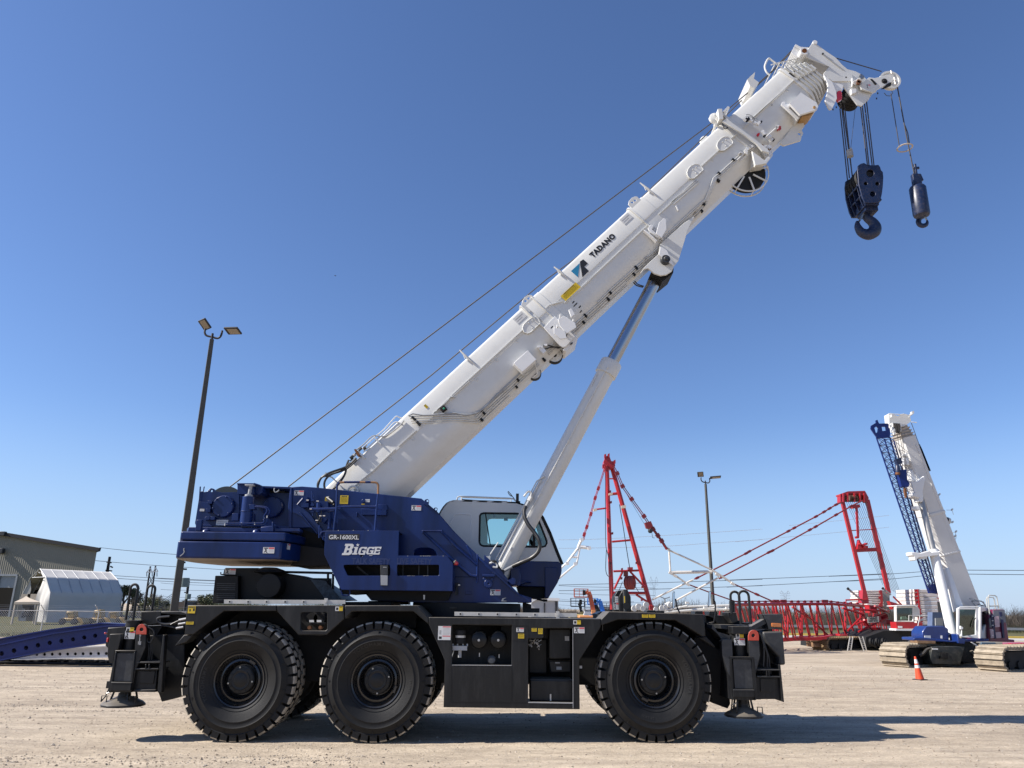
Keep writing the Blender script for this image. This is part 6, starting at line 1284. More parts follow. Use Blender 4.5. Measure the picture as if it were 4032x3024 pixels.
a = MB(); a.box((14, 58.5, 0), (160, 59, .18)); tag(a.build('kerb', mat('yellow_kerb_paint', (.6, .42, .08), .7)), kind='structure')
# tufts of dry grass along the fence: stuff
a = MB(); random.seed(31)
for i in range(9000):
    x = random.uniform(-34, -9); y = gy0 + 2.5 + random.random() ** 1.6 * 32; h = random.uniform(.05, .16); an = random.uniform(0, 3.14); w = .04
    a.add([(x, y, 0), (x + w * math.cos(an), y + w * math.sin(an), 0), (x + random.uniform(-.06, .06), y + random.uniform(-.05, .05), h)], [(0, 1, 2)])
tag(a.build('dry_grass', ramp_mat('dry_grass_blade', (.05, .06, .016), (.17, .13, .055), 1.2), smooth=False), 'dry yellow green grass beyond the chain link fence', 'grass', kind='stuff')
# ---- chain link fence
fe = thing('chain_link_fence', 'galvanised chain link fence with barbed wire arms beyond the blue girders', 'fence', gp(*c1(400, 1200)))
pB_ = Vector((gp(*c1(10, 1205)).x, gy0, 0)); FYY = lambda x: gy0 + (x - pB_.x) * .12
ht = P(*c1(865, 965), FYY(P(*c1(865, 965), gy0).x)).z
xf0, xf1 = pB_.x - 5, P(1150, 2400, gy0).x
def fp(x, z): return Vector((x, FYY(x), z))
a = MB(); a.tube([fp(xf0, ht), fp(xf1, ht)], .025, 6)
for k in (1, 2, 3): a.tube([fp(xf0, ht + .1 * k) + Vector((0, -.08 * k, 0)), fp(xf1, ht + .1 * k) + Vector((0, -.08 * k, 0))], .006, 4)
a.build('top_rail', GALV, fe)
pxs = [P(*c1(865, 965), gy0).x + 3.05 * k for k in range(-4, 5)]
for x in pxs:
    if xf0 < x < xf1: a = MB(); a.cyl(fp(x, 0), fp(x, ht), .035, n=8); a.tube([fp(x, ht), fp(x, ht + .36) + Vector((-.12, -.3, 0))], .022, 6); a.build('fence_post', GALV, fe)
a = MB(); a.cyl(fp(pB_.x, 0), fp(P(*c1(112, 572), gy0).x * 0 + pB_.x, P(*c1(112, 575), gy0).z), .05, n=8); a.build('tall_fence_post', GALV, fe)
a = MB(); st = .13; k = 0; x = xf0
while x < xf1:
    for sg in (0, 1):
        xa, xb = (x, x + ht * .9) if sg else (x + ht * .9, x); xe = xf1
        p, q = fp(xa, .02), fp(xb, ht); d = Vector((0, 0, 0))
        n2 = (q - p).cross(Vector((0, 1, 0))).normalized() * .008
        a.add([p - n2, p + n2, q + n2, q - n2], [(0, 1, 2, 3)])
    x += st
a.build('wire_mesh', GALV, fe, smooth=False)
# ---- machines behind the fence (orange-yellow plant)
def compact(zz, cx, cy, Y, label, k=1.0):
    b = S(cx, cy, Y); r = thing('compact_loader', label, 'loader', Vector((b.x, b.y, 0)), 'yellow plant parked behind the fence'); o = Vector((b.x, b.y, 0))
    a = MB(); a.box(o + Vector((-.8, -.5, .3)) , o + Vector((.7, .5, .62))); a.obox(o + Vector((-.1, 0, .6 + .35 * k)), (.34, 0, .05), (0, .4, 0), (-.1, 0, .3 * k)); a.obox(o + Vector((.75, 0, .42)), (.22, 0, -.1), (0, .45, 0), (.1, 0, .2)); a.build('body', YELP, r, bevel=.08)
    for dx in (-.65, .5): a = MB(); a.cyl(o + Vector((dx, -.7, .3)), o + Vector((dx, -.45, .3)), .3, n=20); a.cyl(o + Vector((dx, -.73, .3)), o + Vector((dx, -.69, .3)), .13, n=14); a.build('wheel', RUBBER, r, bevel=.04)
    a = MB(); a.bar(o + Vector((.4, -.5, .6)), o + Vector((1.2, -.5, .25)), .12, .1); a.obox(o + Vector((1.3, -.3, .3)), (.1, 0, .12), (0, .5, 0), (-.12, 0, .2)); a.tube([o + Vector((-.5, -.4, .6)), o + Vector((-.5, -.4, 1.1)), o + Vector((.1, -.4, 1.15))], .03, 5); a.build('loader_arm', YELP, r)
compact(c1, 680, 1040, YA - 6, 'small yellow loader behind the fence in front of the tent wall'); compact(c1, 935, 1030, YA - 4, 'taller yellow loader with a cab behind the fence post', 1.2); compact(c1, 1075, 1030, YA - 2, 'yellow loader nearest the crane behind the fence', .8)
# ---- blue and white girders lying at the left
def girder(name, label, cat, pts_top, pts_bot, Yn, th, holes, mt, fl, group=None):
    r = thing(name, label, cat, P(*pts_bot[len(pts_bot) // 2], Yn), group); o = MB(); px = pts_top + pts_bot[::-1]
    o.plate(px, Yn + .12, .03, holes); w = o.build('web_plate', mt, r, smooth=False); o = MB(); o.plate(px, Yn + th - .1, .03); o.build('rear_web_plate', DBLACK if mt is not BLUE2 else BLUE2, r)
    a = MB()
    for l in (pts_top, pts_bot):
        for i in range(len(l) - 1):
            p, q = P(*l[i], Yn), P(*l[i + 1], Yn); up = Vector((0, 0, .04)); a.add([p, q, q + Vector((0, th, 0)), p + Vector((0, th, 0)), p + up, q + up, q + up + Vector((0, th, 0)), p + up + Vector((0, th, 0))], [(0, 1, 2, 3), (4, 5, 6, 7), (0, 1, 5, 4), (2, 3, 7, 6), (0, 3, 7, 4), (1, 2, 6, 5)])
    a.build('flange', fl, r, smooth=False); return r
gb_ = gp(*c1(300, 1480)); YGd = gb_.y
hl = [c1.L(circ(x, y, r, 14, r * 1.02)) for x, y, r in ((888, 1192, 19), (786, 1209, 19), (681, 1226, 19), (573, 1242, 20), (464, 1259, 20), (354, 1281, 21), (243, 1305, 21), (130, 1331, 22), (14, 1358, 22), (-100, 1385, 23))]
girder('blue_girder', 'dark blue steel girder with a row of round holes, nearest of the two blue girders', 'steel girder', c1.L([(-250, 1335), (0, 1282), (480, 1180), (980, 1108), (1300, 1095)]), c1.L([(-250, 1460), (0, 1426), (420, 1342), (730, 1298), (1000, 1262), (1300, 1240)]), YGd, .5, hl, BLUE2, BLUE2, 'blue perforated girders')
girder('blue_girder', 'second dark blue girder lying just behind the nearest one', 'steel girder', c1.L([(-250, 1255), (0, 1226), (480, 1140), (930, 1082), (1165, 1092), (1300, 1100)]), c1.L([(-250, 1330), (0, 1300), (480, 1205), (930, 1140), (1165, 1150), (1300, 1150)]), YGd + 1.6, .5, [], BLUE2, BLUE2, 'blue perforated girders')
hl = [c1.L(circ(x, 1368 - (x - 270) * .014, 15, 10)) for x in range(270, 1300, 72)]
girder('white_girder', 'white perforated steel beam lying under the blue girders', 'steel girder', c1.L([(30, 1355), (500, 1316), (1000, 1296), (1300, 1290)]), c1.L([(30, 1428), (500, 1412), (1000, 1398), (1300, 1390)]), YGd + .9, .4, hl, GREYW := mat('grey_white_paint', (.72, .72, .76), .5, var=.08), GREYW)
a = MB()
for i in range(44):
    x = P(*c1(-150 + i * 30, 1450), YGd + .8).x; a.obox((x, YGd + 1.1, .08), (.06, 0, .0), (.3 * random.uniform(-1, 1), .4, 0), (0, 0, .06))
a.tube([(P(*c1(-200, 1450), YGd + .3).x, YGd + .6, .06), (P(*c1(1300, 1450), YGd + .3).x, YGd + .6, .06)], .04, 6)
tag(a.build('timber_cribbing', DBLACK), 'dark lattice of cribbing on the gravel under the white girder', 'cribbing')
# ---- utility poles and wires
TRANS = mat('transformer_grey', (.16, .2, .19), .5)
POLEG = 'wooden utility poles on the left skyline'
def upole(zz, base, top, Y, r, label, arms=(), cans=()):
    t = P(*zz(*top), Y); b = Vector((t.x, Y, 0)); o = thing('utility_pole', label, 'utility pole', b, POLEG)
    a = MB(); a.cyl(b, t, r * 1.3, r, n=10); a.build('pole', DPOLE, o)
    if arms:
        a = MB()
        for x0, y0, x1, y1 in arms: a.bar(P(*zz(x0, y0), Y), P(*zz(x1, y1), Y), r * .9, r * .7)
        a.build('crossarm', DPOLE, o)
    for x, y, rr_, hh in cans:
        c = P(*zz(x, y), Y - r); a = MB(); a.cyl(c - Vector((0, 0, hh)), c + Vector((0, 0, hh)), rr_, n=16); a.build('transformer', TRANS, o, bevel=.03)
upole(c1, (1005, 600), (1025, 455), 100, .2, 'utility pole just right of the warehouse corner', [(985, 582, 1045, 588), (995, 505, 1040, 512), (1030, 545, 1052, 556)])
upole(c1, (1640, 960), (1703, 480), 60, .17, 'utility pole with a large grey transformer hugging the lamp pole', [(1700, 510, 1730, 508), (1695, 570, 1742, 572), (1690, 660, 1715, 662)], [(1722, 695, .42, .42)])
upole(c1, (1725, 960), (1762, 678), 95, .17, 'farther utility pole with a small transformer above the house', [(1740, 750, 1760, 752), (1720, 788, 1750, 790)], [(1757, 827, .35, .35)])
hf_ = thing('h_frame_pole', 'tall two legged transmission pole with a white crossarm', 'transmission pole', Vector((P(*c1(1400, 900), 130).x, 130, 0)))
for x0, y0 in ((1404, 545), (1452, 540)): a = MB(); t = P(*c1(x0, y0), 130); a.cyl((t.x, 130, 0), t, .2, .15, n=8); a.build('pole_leg', DPOLE, hf_)
a = MB()
for p, q in (((1365, 602), (1475, 592)), ((1404, 560), (1370, 600)), ((1404, 560), (1420, 598)), ((1452, 555), (1432, 594)), ((1452, 555), (1472, 592))): a.bar(P(*c1(*p), 129.7), P(*c1(*q), 129.7), .14, .12)
a.build('crossarm', LABW, hf_); a = MB()
for p, q in (((1398, 640), (1425, 740)), ((1430, 640), (1375, 740))): a.bar(P(*c1(*p), 129.9), P(*c1(*q), 129.9), .1, .08)
for x in (1370, 1420, 1465): a.bar(P(*c1(x, 600), 129.9), P(*c1(x, 640), 129.9), .1, .1)
a.build('brace', DPOLE, hf_)
WIREM = mat('dull_wire', (.12, .13, .15), .6, metal=.3); WIREL = mat('sunlit_wire', (.8, .8, .82), .4, metal=.5)  # sunlight on the high wires is put into the near-white colour
def wire(pts, Y, r, label=None, mt=None, group='overhead wires on the skyline'):
    p3 = [P(u, v, Y) for u, v in pts]; a = MB(); a.tube(smooth_path(p3, 5) if len(p3) > 2 else p3, r, 4, caps=False); o = a.build('power_line', mt or WIREM)
    tag(o, label, 'power line', group); return o
WL = 'thin power line sagging across the pale sky behind the rear of the crane'
for (x0, y0, x1, y1) in ((930, 370, 1650, 435), (890, 492, 1895, 565), (1040, 630, 1900, 672), (1440, 655, 1895, 676), (1060, 655, 1895, 700), (1500, 700, 1895, 720), (1500, 760, 1895, 768), (1500, 825, 1890, 835), (1500, 850, 1890, 862)):
    wire(c1.L([(x0, y0), ((x0 + x1) / 2, (y0 + y1) / 2 + 4), (x1 + 600, y1 + (y1 - y0) / (x1 - x0) * 500)]), 98, .045 if y0 < 660 else .03, WL)
for k in range(4): wire(c1.L([(1480, 880 + k * 16), (1540, 850 + k * 17), (1610, 800 + k * 18)]), 62, .03, 'drooping service wire left of the lamp pole above the chassis')
WR = 'power line strung across the sky between the red masts'
for u0, v0, u1, v1, r, m_ in ((2180, 2304, 4100, 2254, .09, WIREM), (2180, 2304, 4100, 2232, .09, WIREM), (2180, 2327, 4100, 2285, .06, WIREM), (2180, 2334, 3000, 2345, .05, WIREM), (2160, 2355, 2700, 2370, .05, WIREM), (2160, 2368, 2700, 2372, .04, WIREM), (2180, 2345, 2500, 2342, .05, WIREM)):
    pass
for zz, pts, r, m_ in ((c2, [(0, 890), (450, 880), (1300, 830), (1900, 790)], .08, WIREL), (c2, [(0, 970), (880, 955), (1400, 922), (1900, 888)], .08, WIREL), (c3, [(1200, 520), (1760, 465), (2133, 425)], .08, WIREL), (c3, [(700, 672), (1750, 575), (2133, 535)], .08, WIREL),
    (c2, [(0, 1312), (400, 1302), (1000, 1288), (1900, 1258)], .1, WIREM), (c3, [(600, 1030), (1500, 995), (2133, 968)], .1, WIREM), (c2, [(0, 1365), (900, 1350), (1400, 1335), (1900, 1318)], .1, WIREM), (c3, [(620, 1095), (1500, 1050), (2133, 1012)], .1, WIREM),
    (c2, [(0, 1318), (300, 1330), (900, 1340)], .07, WIREM), (c2, [(0, 1390), (300, 1402), (900, 1410)], .07, WIREM), (c2, [(0, 1460), (300, 1468), (900, 1480)], .05, WIREM), (c5, [(1370, 262), (1700, 264), (2124, 266)], .12, WIREM), (c5, [(1370, 305), (1700, 309), (2124, 313)], .12, WIREM), (c5, [(-100, 330), (500, 308), (900, 280)], .1, WIREM), (c5, [(-100, 390), (500, 365), (920, 325)], .1, WIREM),
    (d1, [(480, 300), (900, 345), (1500, 380), (2300, 400)], .04, WIREM), (d1, [(660, 370), (1200, 385), (2300, 380)], .05, WIREM), (d1, [(660, 450), (1300, 490), (2300, 510)], .04, WIREM)):
    wire(zz.L(pts), 190, r * .9, WR if m_ is WIREM else 'bright sunlit power line high behind the red masts', m_)
# transmission towers
def tower(zz, cx, y0, y1, wd, Y, label):
    t = P(*zz(cx, y0), Y); H_ = t.z; k = P(*zz(cx + wd, y0), Y).x - t.x; o = thing('transmission_tower', label, 'pylon', (t.x, Y, 0), 'lattice transmission towers on the skyline'); a = MB(); B_0 = Vector((t.x, Y, 0)); r = k * .035
    def q(x, z): return B_0 + Vector((x * k, 0, z * H_))
    zs = [0, .25, .45, .6, .7, .78]; ws = [.55, .4, .3, .24, .2, .2]
    for i in range(5):
        for s_ in (-1, 1): a.bar(q(s_ * ws[i], zs[i]), q(s_ * ws[i + 1], zs[i + 1]), r, r); a.bar(q(s_ * ws[i], zs[i]), q(-s_ * ws[i + 1], zs[i + 1]), r * .6, r * .6)
        a.bar(q(-ws[i + 1], zs[i + 1]), q(ws[i + 1], zs[i + 1]), r * .6, r * .6)
    for z, w in ((.70, .9), (.80, 1.0), (.9, .9)): a.bar(q(-w, z), q(w, z), r, r); a.bar(q(-w, z), q(0, z - .06), r * .5, r * .5); a.bar(q(w, z), q(0, z - .06), r * .5, r * .5)
    for s_ in (-1, 1): a.bar(q(s_ * .2, .78), q(s_ * .62, 1.0), r, r); a.bar(q(s_ * .95, .9), q(s_ * .62, 1.0), r, r); a.bar(q(s_ * .62, 1), q(0, .85), r * .7, r * .7); a.bar(q(s_ * .2, .78), q(s_ * .95, .9), r * .6, r * .6)
    a.build('tower_lattice', mat('pale_lattice', (.3, .33, .37), .6), o)
tower(c2, 885, 1235, 1520, 42, 230, 'lattice pylon right behind the leg of the near red mast'); tower(c3, 1160, 1128, 1240, 50, 420, 'small far lattice pylon above the red lattice boom')
a = MB(); # small lamp post between
sl = thing('small_lamp_post', 'tiny distant double lamp post left of the far pylon', 'lamp post', Vector((P(*c2(990, 1500), 120).x, 120, 0))); t = P(*c2(990, 1440), 120); a.cyl((t.x, 120, 0), t, .1, n=6); a.bar(t, t + Vector((-.9, 0, .4)), .15, .15); a.bar(t, t + Vector((.9, 0, .3)), .15, .15); a.build('lamp_post_frame', GREY, sl)
# ---- house with shingle roof, and low roofs
def house(zz, wl, wr, yb, yt, apex, Y, label, mt=ROOFB):
    o = thing('house', label, 'house', Vector((P(*zz((wl + wr) / 2, yb), Y).x, Y, 0)), 'houses beyond the yard'); zt = P(*zz(wl, yt), Y).z; xl, xr = P(*zz(wl, yt), Y).x, P(*zz(wr, yt), Y).x; ap = P(*zz(*apex), Y)
    a = MB(); a.box((xl, Y, 0), (xr, Y + 9, zt)); a.build('wall', mat('cream_siding', (.55, .52, .45), .8), o)
    a = MB(); a.prism([[Vector((xl - .4, Y - .4, zt)), Vector((xr + .4, Y - .4, zt)), Vector((ap.x + 1, Y - .4, ap.z)), Vector((ap.x - 1, Y - .4, ap.z))]], (0, 9.8, 0)); a.build('roof', mt, o)
    a = MB(); w = (xr - xl) / 6
    for k in (1, 3.4): a.box((xl + w * k, Y - .05, zt * .35), (xl + w * (k + 1), Y, zt * .8))
    a.build('window', DBLACK, o)
house(d4, 520, 740, 1400, 1350, (640, 1215), 110, 'cream house with brown shingle roof between the two utility poles'); house(d4, 700, 980, 1400, 1300, (795, 1190), 125, 'house with a darker peaked gable behind the cream one', mat('grey_shingles', (.1, .09, .08), .9)); house(d4, 230, 380, 1400, 1350, (300, 1270), 118, 'low grey roofed house left of the big lamp pole', mat('grey_shingles', (.13, .13, .14), .9))
# ---- trees
def bare_tree(name, label, u, v_top, Y, spread, kind, seed, group):
    random.seed(seed); t = P(u, v_top, Y); h = t.z; b = Vector((t.x, Y, 0)); o = thing(name, label, 'tree', b, group); a = MB(); tips = []
    def br(p, d, l, r, lv):
        q = p + d * l; a.tube([p, p.lerp(q, .5) + Vector((random.uniform(-.05, .05) * l, 0, 0)), q], [r, r * .8, r * .6], 4, caps=False)
        if lv < 4: tips.append(q)
        if lv == 0: return
        for k in range(3):
            nd = (d * .9 + Vector((random.uniform(-1, 1) * spread, random.uniform(-1, 1) * spread, random.uniform(-.3, .5)))).normalized(); br(q if k < 2 else p.lerp(q, .7), nd, l * random.uniform(.55, .8), r * .6, lv - 1)
    br(b, Vector((0, 0, 1)), h * .12, h * .022, 5)
    mz = max(p.z for p in a.v); k = h / mz
    for p in a.v: p.z *= k; p.x = b.x + (p.x - b.x) * k * .9
    a.build('trunk', BARK, o)
    c = MB()
    for p in tips:
        p = Vector((b.x + (p.x - b.x) * k * .9, p.y, p.z * k))
        for _ in range(3 if kind else 2):
            q = p + Vector((random.gauss(0, .06), random.gauss(0, .06), random.gauss(0, .05))) * h; s_ = random.uniform(.014, .034) * h; d1_ = Vector((random.uniform(-1, 1), random.uniform(-1, 1), random.uniform(-1, 1))).normalized() * s_; d2_ = d1_.orthogonal().normalized() * s_ * (.8 if kind else .25)
            if q.z < h * 1.02: c.add([q - d1_, q + d2_, q + d1_, q - d2_], [(0, 1, 2, 3)])
    c.build('crown', LEAF if kind else TWIG, o, smooth=False)
tg = 'trees beyond the yard on the left'
for i, (x, y, Y, k, lb) in enumerate(((1175, 725, 100, 1, 'olive green tree just right of the white tent'), (1260, 770, 102, 1, 'leafy tree behind the rear grab hoops'), (1330, 790, 96, 0, 'thin brownish tree right of the rear grab hoops'), (1440, 800, 105, 0, 'bare tree between the hoops and the lamp pole'), (1500, 810, 98, 0, 'sparse bare tree left of the big lamp pole'), (1395, 830, 92, 1, 'small dull tree behind the second hoop'), (1545, 850, 96, 1, 'low dull shrub at the foot of the lamp pole'))):
    bare_tree('leafy_tree' if k else 'bare_tree', lb, *c1(x, y), Y, .75, k, i + 1, tg)
for i, (x, y, Y, k, lb) in enumerate(((1130, 1070, 90, 1, 'round bushy tree behind the radiator of the crane'), (1230, 1050, 92, 1, 'tree partly hidden by the black radiator'), (990, 1180, 95, 0, 'low bare tree right of the gabled house'), (1060, 1130, 93, 0, 'brown twiggy tree left of the radiator'))):
    bare_tree('leafy_tree' if k else 'bare_tree', lb, *d4(x, y), Y, .7, k, i + 20, tg)
# far brush lines : stuff
def brush(name, label, x0, x1, y0, y1, h, n, seed, mt=TWIG, zb=0):
    random.seed(seed); a = MB()
    for i in range(n):
        x = random.uniform(x0, x1); y = random.uniform(y0, y1); hh = h * random.uniform(.55, 1.1) * (.8 + .2 * math.sin(x * .35) * math.sin(x * .11))
        for _ in range(6):
            lx, ly = random.gauss(0, .16) * hh, random.gauss(0, .1) * hh; w = random.uniform(.012, .03) * hh * .5; zz_ = random.uniform(0, .35) * hh
            p = Vector((x + lx * .3, y, zz_)); q = Vector((x + lx, y + ly, hh * random.uniform(.6, 1))); a.add([p - Vector((w, 0, 0)), p + Vector((w, 0, 0)), q + Vector((w * .2, 0, 0))], [(0, 1, 2)])
            for _ in range(2): r_ = q.lerp(p, random.uniform(.1, .6)); t_ = r_ + Vector((random.gauss(0, .16), 0, random.uniform(.02, .16))) * hh; a.add([r_, r_ + Vector((w * .8, 0, 0)), t_], [(0, 1, 2)])
    o = a.build(name, mt, smooth=False); return tag(o, label, 'brush', kind='stuff')
brush('roadside_brush', 'dense band of bare brown roadside brush along the right horizon', 18, 120, 80, 100, 3.9, 5200, 3)
brush('far_brush', 'band of bare brush on the horizon between the red mast legs', -2, 40, 130, 150, 3.6, 2600, 4)
brush('left_brush', 'low scrub along the horizon behind the rear wheels', -62, 0, 112, 135, 3.4, 5000, 8, LEAF)
brush('undergrowth', 'olive undergrowth at the foot of the roadside brush', 16, 120, 77, 82, 1.3, 3000, 5, LEAF)
a = MB(); y_ = 66; zr = P(3950, 2476, y_).z
for k in range(24): x = 16 + k * 3.8; a.box((x - .06, y_ + .05, 0), (x + .06, y_ + .15, zr + .1))
a.box((14, y_, zr - .12), (110, y_ + .05, zr + .12)); tag(a.build('guard_rail', GALV), 'long steel guard rail in front of the roadside brush', 'guard rail')
# ---- grey shed behind the cab
sh = thing('metal_shed', 'pale grey metal shed with a low pitched roof seen under the operator cab', 'building', Vector((P(*d1(400, 600), 60).x, 60, 0)))
xa, xb, xm = P(*d1(65, 400), 60).x, P(*d1(655, 400), 60).x, P(*d1(340, 400), 60).x; za, zb_, zc_ = P(*d1(70, 410), 60).z, P(*d1(160, 332), 60).z, P(*d1(655, 355), 60).z
a = MB(); a.prism([[Vector((xa, 60, 0)), Vector((xa, 60, za)), Vector((P(*d1(160, 332), 60).x, 60, zb_)), Vector((xb, 60, zc_)), Vector((xb, 60, 0))]], (0, 12, 0)); a.build('wall', mat('pale_grey_siding', (.36, .37, .38), .6, var=.05), sh)
a = MB(); q0, q1, q2 = Vector((xa - .2, 59.8, za)), Vector((P(*d1(160, 332), 60).x, 59.8, zb_)), Vector((xb + .1, 59.8, zc_)); a.bar(q0 + Vector((0, .1, .1)), q1 + Vector((0, .1, .1)), .3, .2); a.bar(q1 + Vector((0, .1, .08)), q2 + Vector((0, .1, .08)), .25, .2); a.build('roof', WHITE2, sh)
a = MB(); a.box((xm, 59.9, 0), (xm + .12, 59.99, zb_ - .3)); a.box((xb - .3, 59.9, 0), (xb - .1, 59.99, zc_ - .1)); a.build('door_track', GREYB, sh)
# ---- boom lifts
def basket(o, c, s_, mt):
    a = MB(); x, y, z = s_, s_ * .5, s_ * .55; P8 = [c + Vector((i * x, j * y, k * z)) for i in (-1, 1) for j in (-1, 1) for k in (-1, 1)]
    for i, j in ((0, 1), (2, 3), (4, 5), (6, 7), (0, 2), (1, 3), (4, 6), (5, 7), (0, 4), (1, 5), (2, 6), (3, 7)): a.tube([P8[i], P8[j]], .035, 4)
    for k in (-.3, .3):
        a.tube([c + Vector((-x, -y, z * k)), c + Vector((x, -y, z * k))], .03, 4)
        a.tube([c + Vector((k * x, -y, -z)), c + Vector((k * x, -y, z))], .03, 4)
    a.box(c + Vector((-x, -y, -z - .08)), c + Vector((x, y, -z))); a.mat(1).box(c + Vector((x * .2, -y - .1, -z * .6)), c + Vector((x * .6, -y + .1, z * .7))); a.build('platform_basket', [mt, DBLACK], o)
def boomlift(label, Y, px, wds, bk, bs_, mt, mt2):
    b = P(*px[-1], Y); o = thing('boom_lift', label, 'boom lift', Vector((b.x, Y, 0)), 'boom lifts parked far behind the crane')
    for i in range(len(px) - 1): a = MB(); a.bar(P(*px[i], Y), P(*px[i + 1], Y), wds[i], wds[i]); a.build('boom_arm', mt if i < len(px) - 2 else mt2, o, bevel=.03)
    basket(o, P(*bk, Y), bs_, mt); a = MB(); g = Vector((b.x, Y, 0)); a.box(g + Vector((-1.5, -.9, .5)), g + Vector((1.2, .9, 1.5))); a.build('chassis', mt2, o, bevel=.1)
    for dx in (-1.1, .9): a = MB(); a.cyl(g + Vector((dx, -1.1, .5)), g + Vector((dx, -.7, .5)), .5, n=18); a.build('wheel', RUBBER, o, bevel=.05)
boomlift('orange articulating boom lift with its basket raised highest left of the red mast', 60, d1.L([(1190, 215), (1315, 165), (1345, 240), (1410, 560), (1430, 700)]), (.3, .35, .38, .4), d1(1150, 190), .65, ORNG, mat('worn_orange_boom', (.5, .22, .08), .6)); boomlift('yellow boom lift with a small basket above the aluminium ladder', 75, d1.L([(1090, 420), (1115, 430), (1160, 600), (1170, 700)]), (.35, .32, .34), d1(1075, 395), .78, GREYB, mat('pale_yellow_boom', (.42, .34, .14), .6)); boomlift('blue boom lift with a bent arm beside the orange one', 65, d1.L([(1440, 390), (1535, 340), (1560, 370), (1625, 600), (1640, 690)]), (.3, .35, .4, .4), d1(1400, 370), .5, LBLUE, LBLUE)
boomlift('dark boom lift with a low basket touching the red mast leg', 70, d1.L([(1770, 510), (1800, 540), (1810, 620)]), (.25, .3), d1(1735, 485), .62, GREYB, GREYB); boomlift('small grey boom lift with its basket low behind the orange boom', 66, d1.L([(1400, 420), (1470, 450), (1530, 600), (1540, 680)]), (.3, .32, .4), d1(1400, 480), .8, GREYB, mat('dark_blue_boom', (.05, .08, .14), .6))
a = MB(); a.bar(P(*d1(1215, 580), 68), P(*d1(1345, 570), 68), .35, .3); a.bar(P(*d1(1270, 700), 68), P(*d1(1310, 575), 68), .7, .5); a.bar(P(*d1(1180, 535), 68), P(*d1(1240, 600), 68), .2, .2); c = Vector((P(*d1(1280, 700), 68).x, 68, .1)); a.box(c + Vector((-1, -.5, -.1)), c + Vector((1, .5, .6))); tag(a.build('white_jib_stand', WHITE2), 'white steel stand between the boom lifts above the deck', 'steel stand')
# ================================================================== traffic cone
cg = gp(*c5(893, 1462)); cn = thing('traffic_cone', 'orange traffic cone with two white bands on the gravel', 'traffic cone', cg); H_ = P(*c5(855, 1212), cg.y).z
a = MB(); a.obox(cg + Vector((0, 0, .02)), (.15, .06, 0), (-.06, .15, 0), (0, 0, .02)); a.build('cone_base', LABK, cn, bevel=.01)
a = MB(); rr0, rr1 = .13, .028; prf = [(rr0, .03)]
def rc(t): return rr0 + (rr1 - rr0) * t
lean = Vector((-.06, 0, H_)).normalized()
for t0, t1, k in ((0, .5, 0), (.5, .63, 1), (.63, .7, 0), (.7, .88, 1), (.88, 1, 0)): a.mat(k).lathe(cg + Vector((.0, 0, .03)), lean, [(rc(t0), H_ * t0), (rc(t1), H_ * t1)], 24)
a.mat(0).lathe(cg + Vector((0, 0, .03)), lean, [(rc(1), H_), (0, H_)], 24); a.build('cone_body', [CONE, LABW], cn)
# ================================================================== RED LATTICE CRAWLER CRANE (Y about 28-40)
YR0 = 27.0
red = thing('lattice_crawler_crane', 'bright red lattice boom crawler crane with its boom laid along the ground and masts raised', 'crawler crane', Vector((P(3450, 2500, 33).x, 33, 0)))
def strut(mb, zz, p, q, Y, w, Y2=None): mb.tube([P(*zz(*p), Y), P(*zz(*q), Y if Y2 is None else Y2)], w * .46, 8); return mb
# near mast (A frame)
a = MB()
strut(a, c2, (498, 1540), (448, 200), YR0, .26); strut(a, c2, (865, 1530), (490, 190), YR0 + .6, .27)
for p, q, w in (((470, 320), (505, 320), .08), ((465, 466), (545, 458), .17), ((498, 908), (668, 893), .12), ((510, 1184), (748, 1176), .12), ((500, 1385), (805, 1388), .16), ((518, 1350), (595, 1190), .12), ((665, 1185), (800, 1330), .12), ((720, 1400), (860, 1490), .12), ((345, 607), (445, 594), .1)): strut(a, c2, p, q, YR0 + .3, w)
a.plate(c2.L([(650, 1145), (692, 1145), (692, 1168), (650, 1168)]), YR0, .4)
a.plate(c2.L([(420, 160), (440, 110), (470, 100), (490, 155), (520, 158), (528, 200), (480, 230), (430, 235)]), YR0, .6)
for x, y in ((432, 110), (465, 105), (520, 165), (415, 205)): c = P(*c2(x, y), YR0 - .05); a.obox(c, (.05, 0, .02), (0, .1, 0), (0, 0, .1))
a.tube([P(*c2(865, 1500), YR0), P(*c2(862, 1545), YR0)], .13, 8)
nm = a.build('front_mast', RED, red)
a = MB(); a.mat(0)
for x in (630, 655, 675): c = P(*c2(x, 1290), YR0 + .2 + (x - 650) * .004); a.lathe(c, (.8, -.6, 0), [(0, 0), (.3, 0), (.36, .04), (.3, .07), (.36, .1), (.3, .14), (0, .14)], 30)
a.plate(c2.L([(612, 1190), (648, 1190), (648, 1230), (612, 1230)]), YR0, .3); a.build('mast_sheave_block', mat('dark_red_worn', (.2, .03, .025), .6, var=.5, scale=2), nm)
a = MB(); hose(a, c2, [(436, 250), (436, 600), (438, 900), (445, 980)], YR0 - .3, .018); hose(a, c2, [(445, 980), (440, 1080), (440, 1180), (460, 1228), (482, 1210), (480, 1120), (462, 1040), (448, 985)], YR0 - .3, .018); hose(a, c2, [(567, 560), (600, 760), (640, 1020), (662, 1150)], YR0 - .3, .02); hose(a, c2, [(595, 1280), (565, 1360)], YR0, .016) ; hose(a, c2, [(705, 1310), (745, 1375)], YR0, .016)
a.build('mast_cable', HOSE, nm)
a = MB(); a.mat(0)
for x, y, w, h in ((603, 583, .12, .07), (484, 463, .1, .05), (338, 611, .09, .06)): c = P(*c2(x, y), YR0 - .25); a.obox(c, (w, 0, .02), (0, .12, 0), (0, 0, h))
a.mat(1)
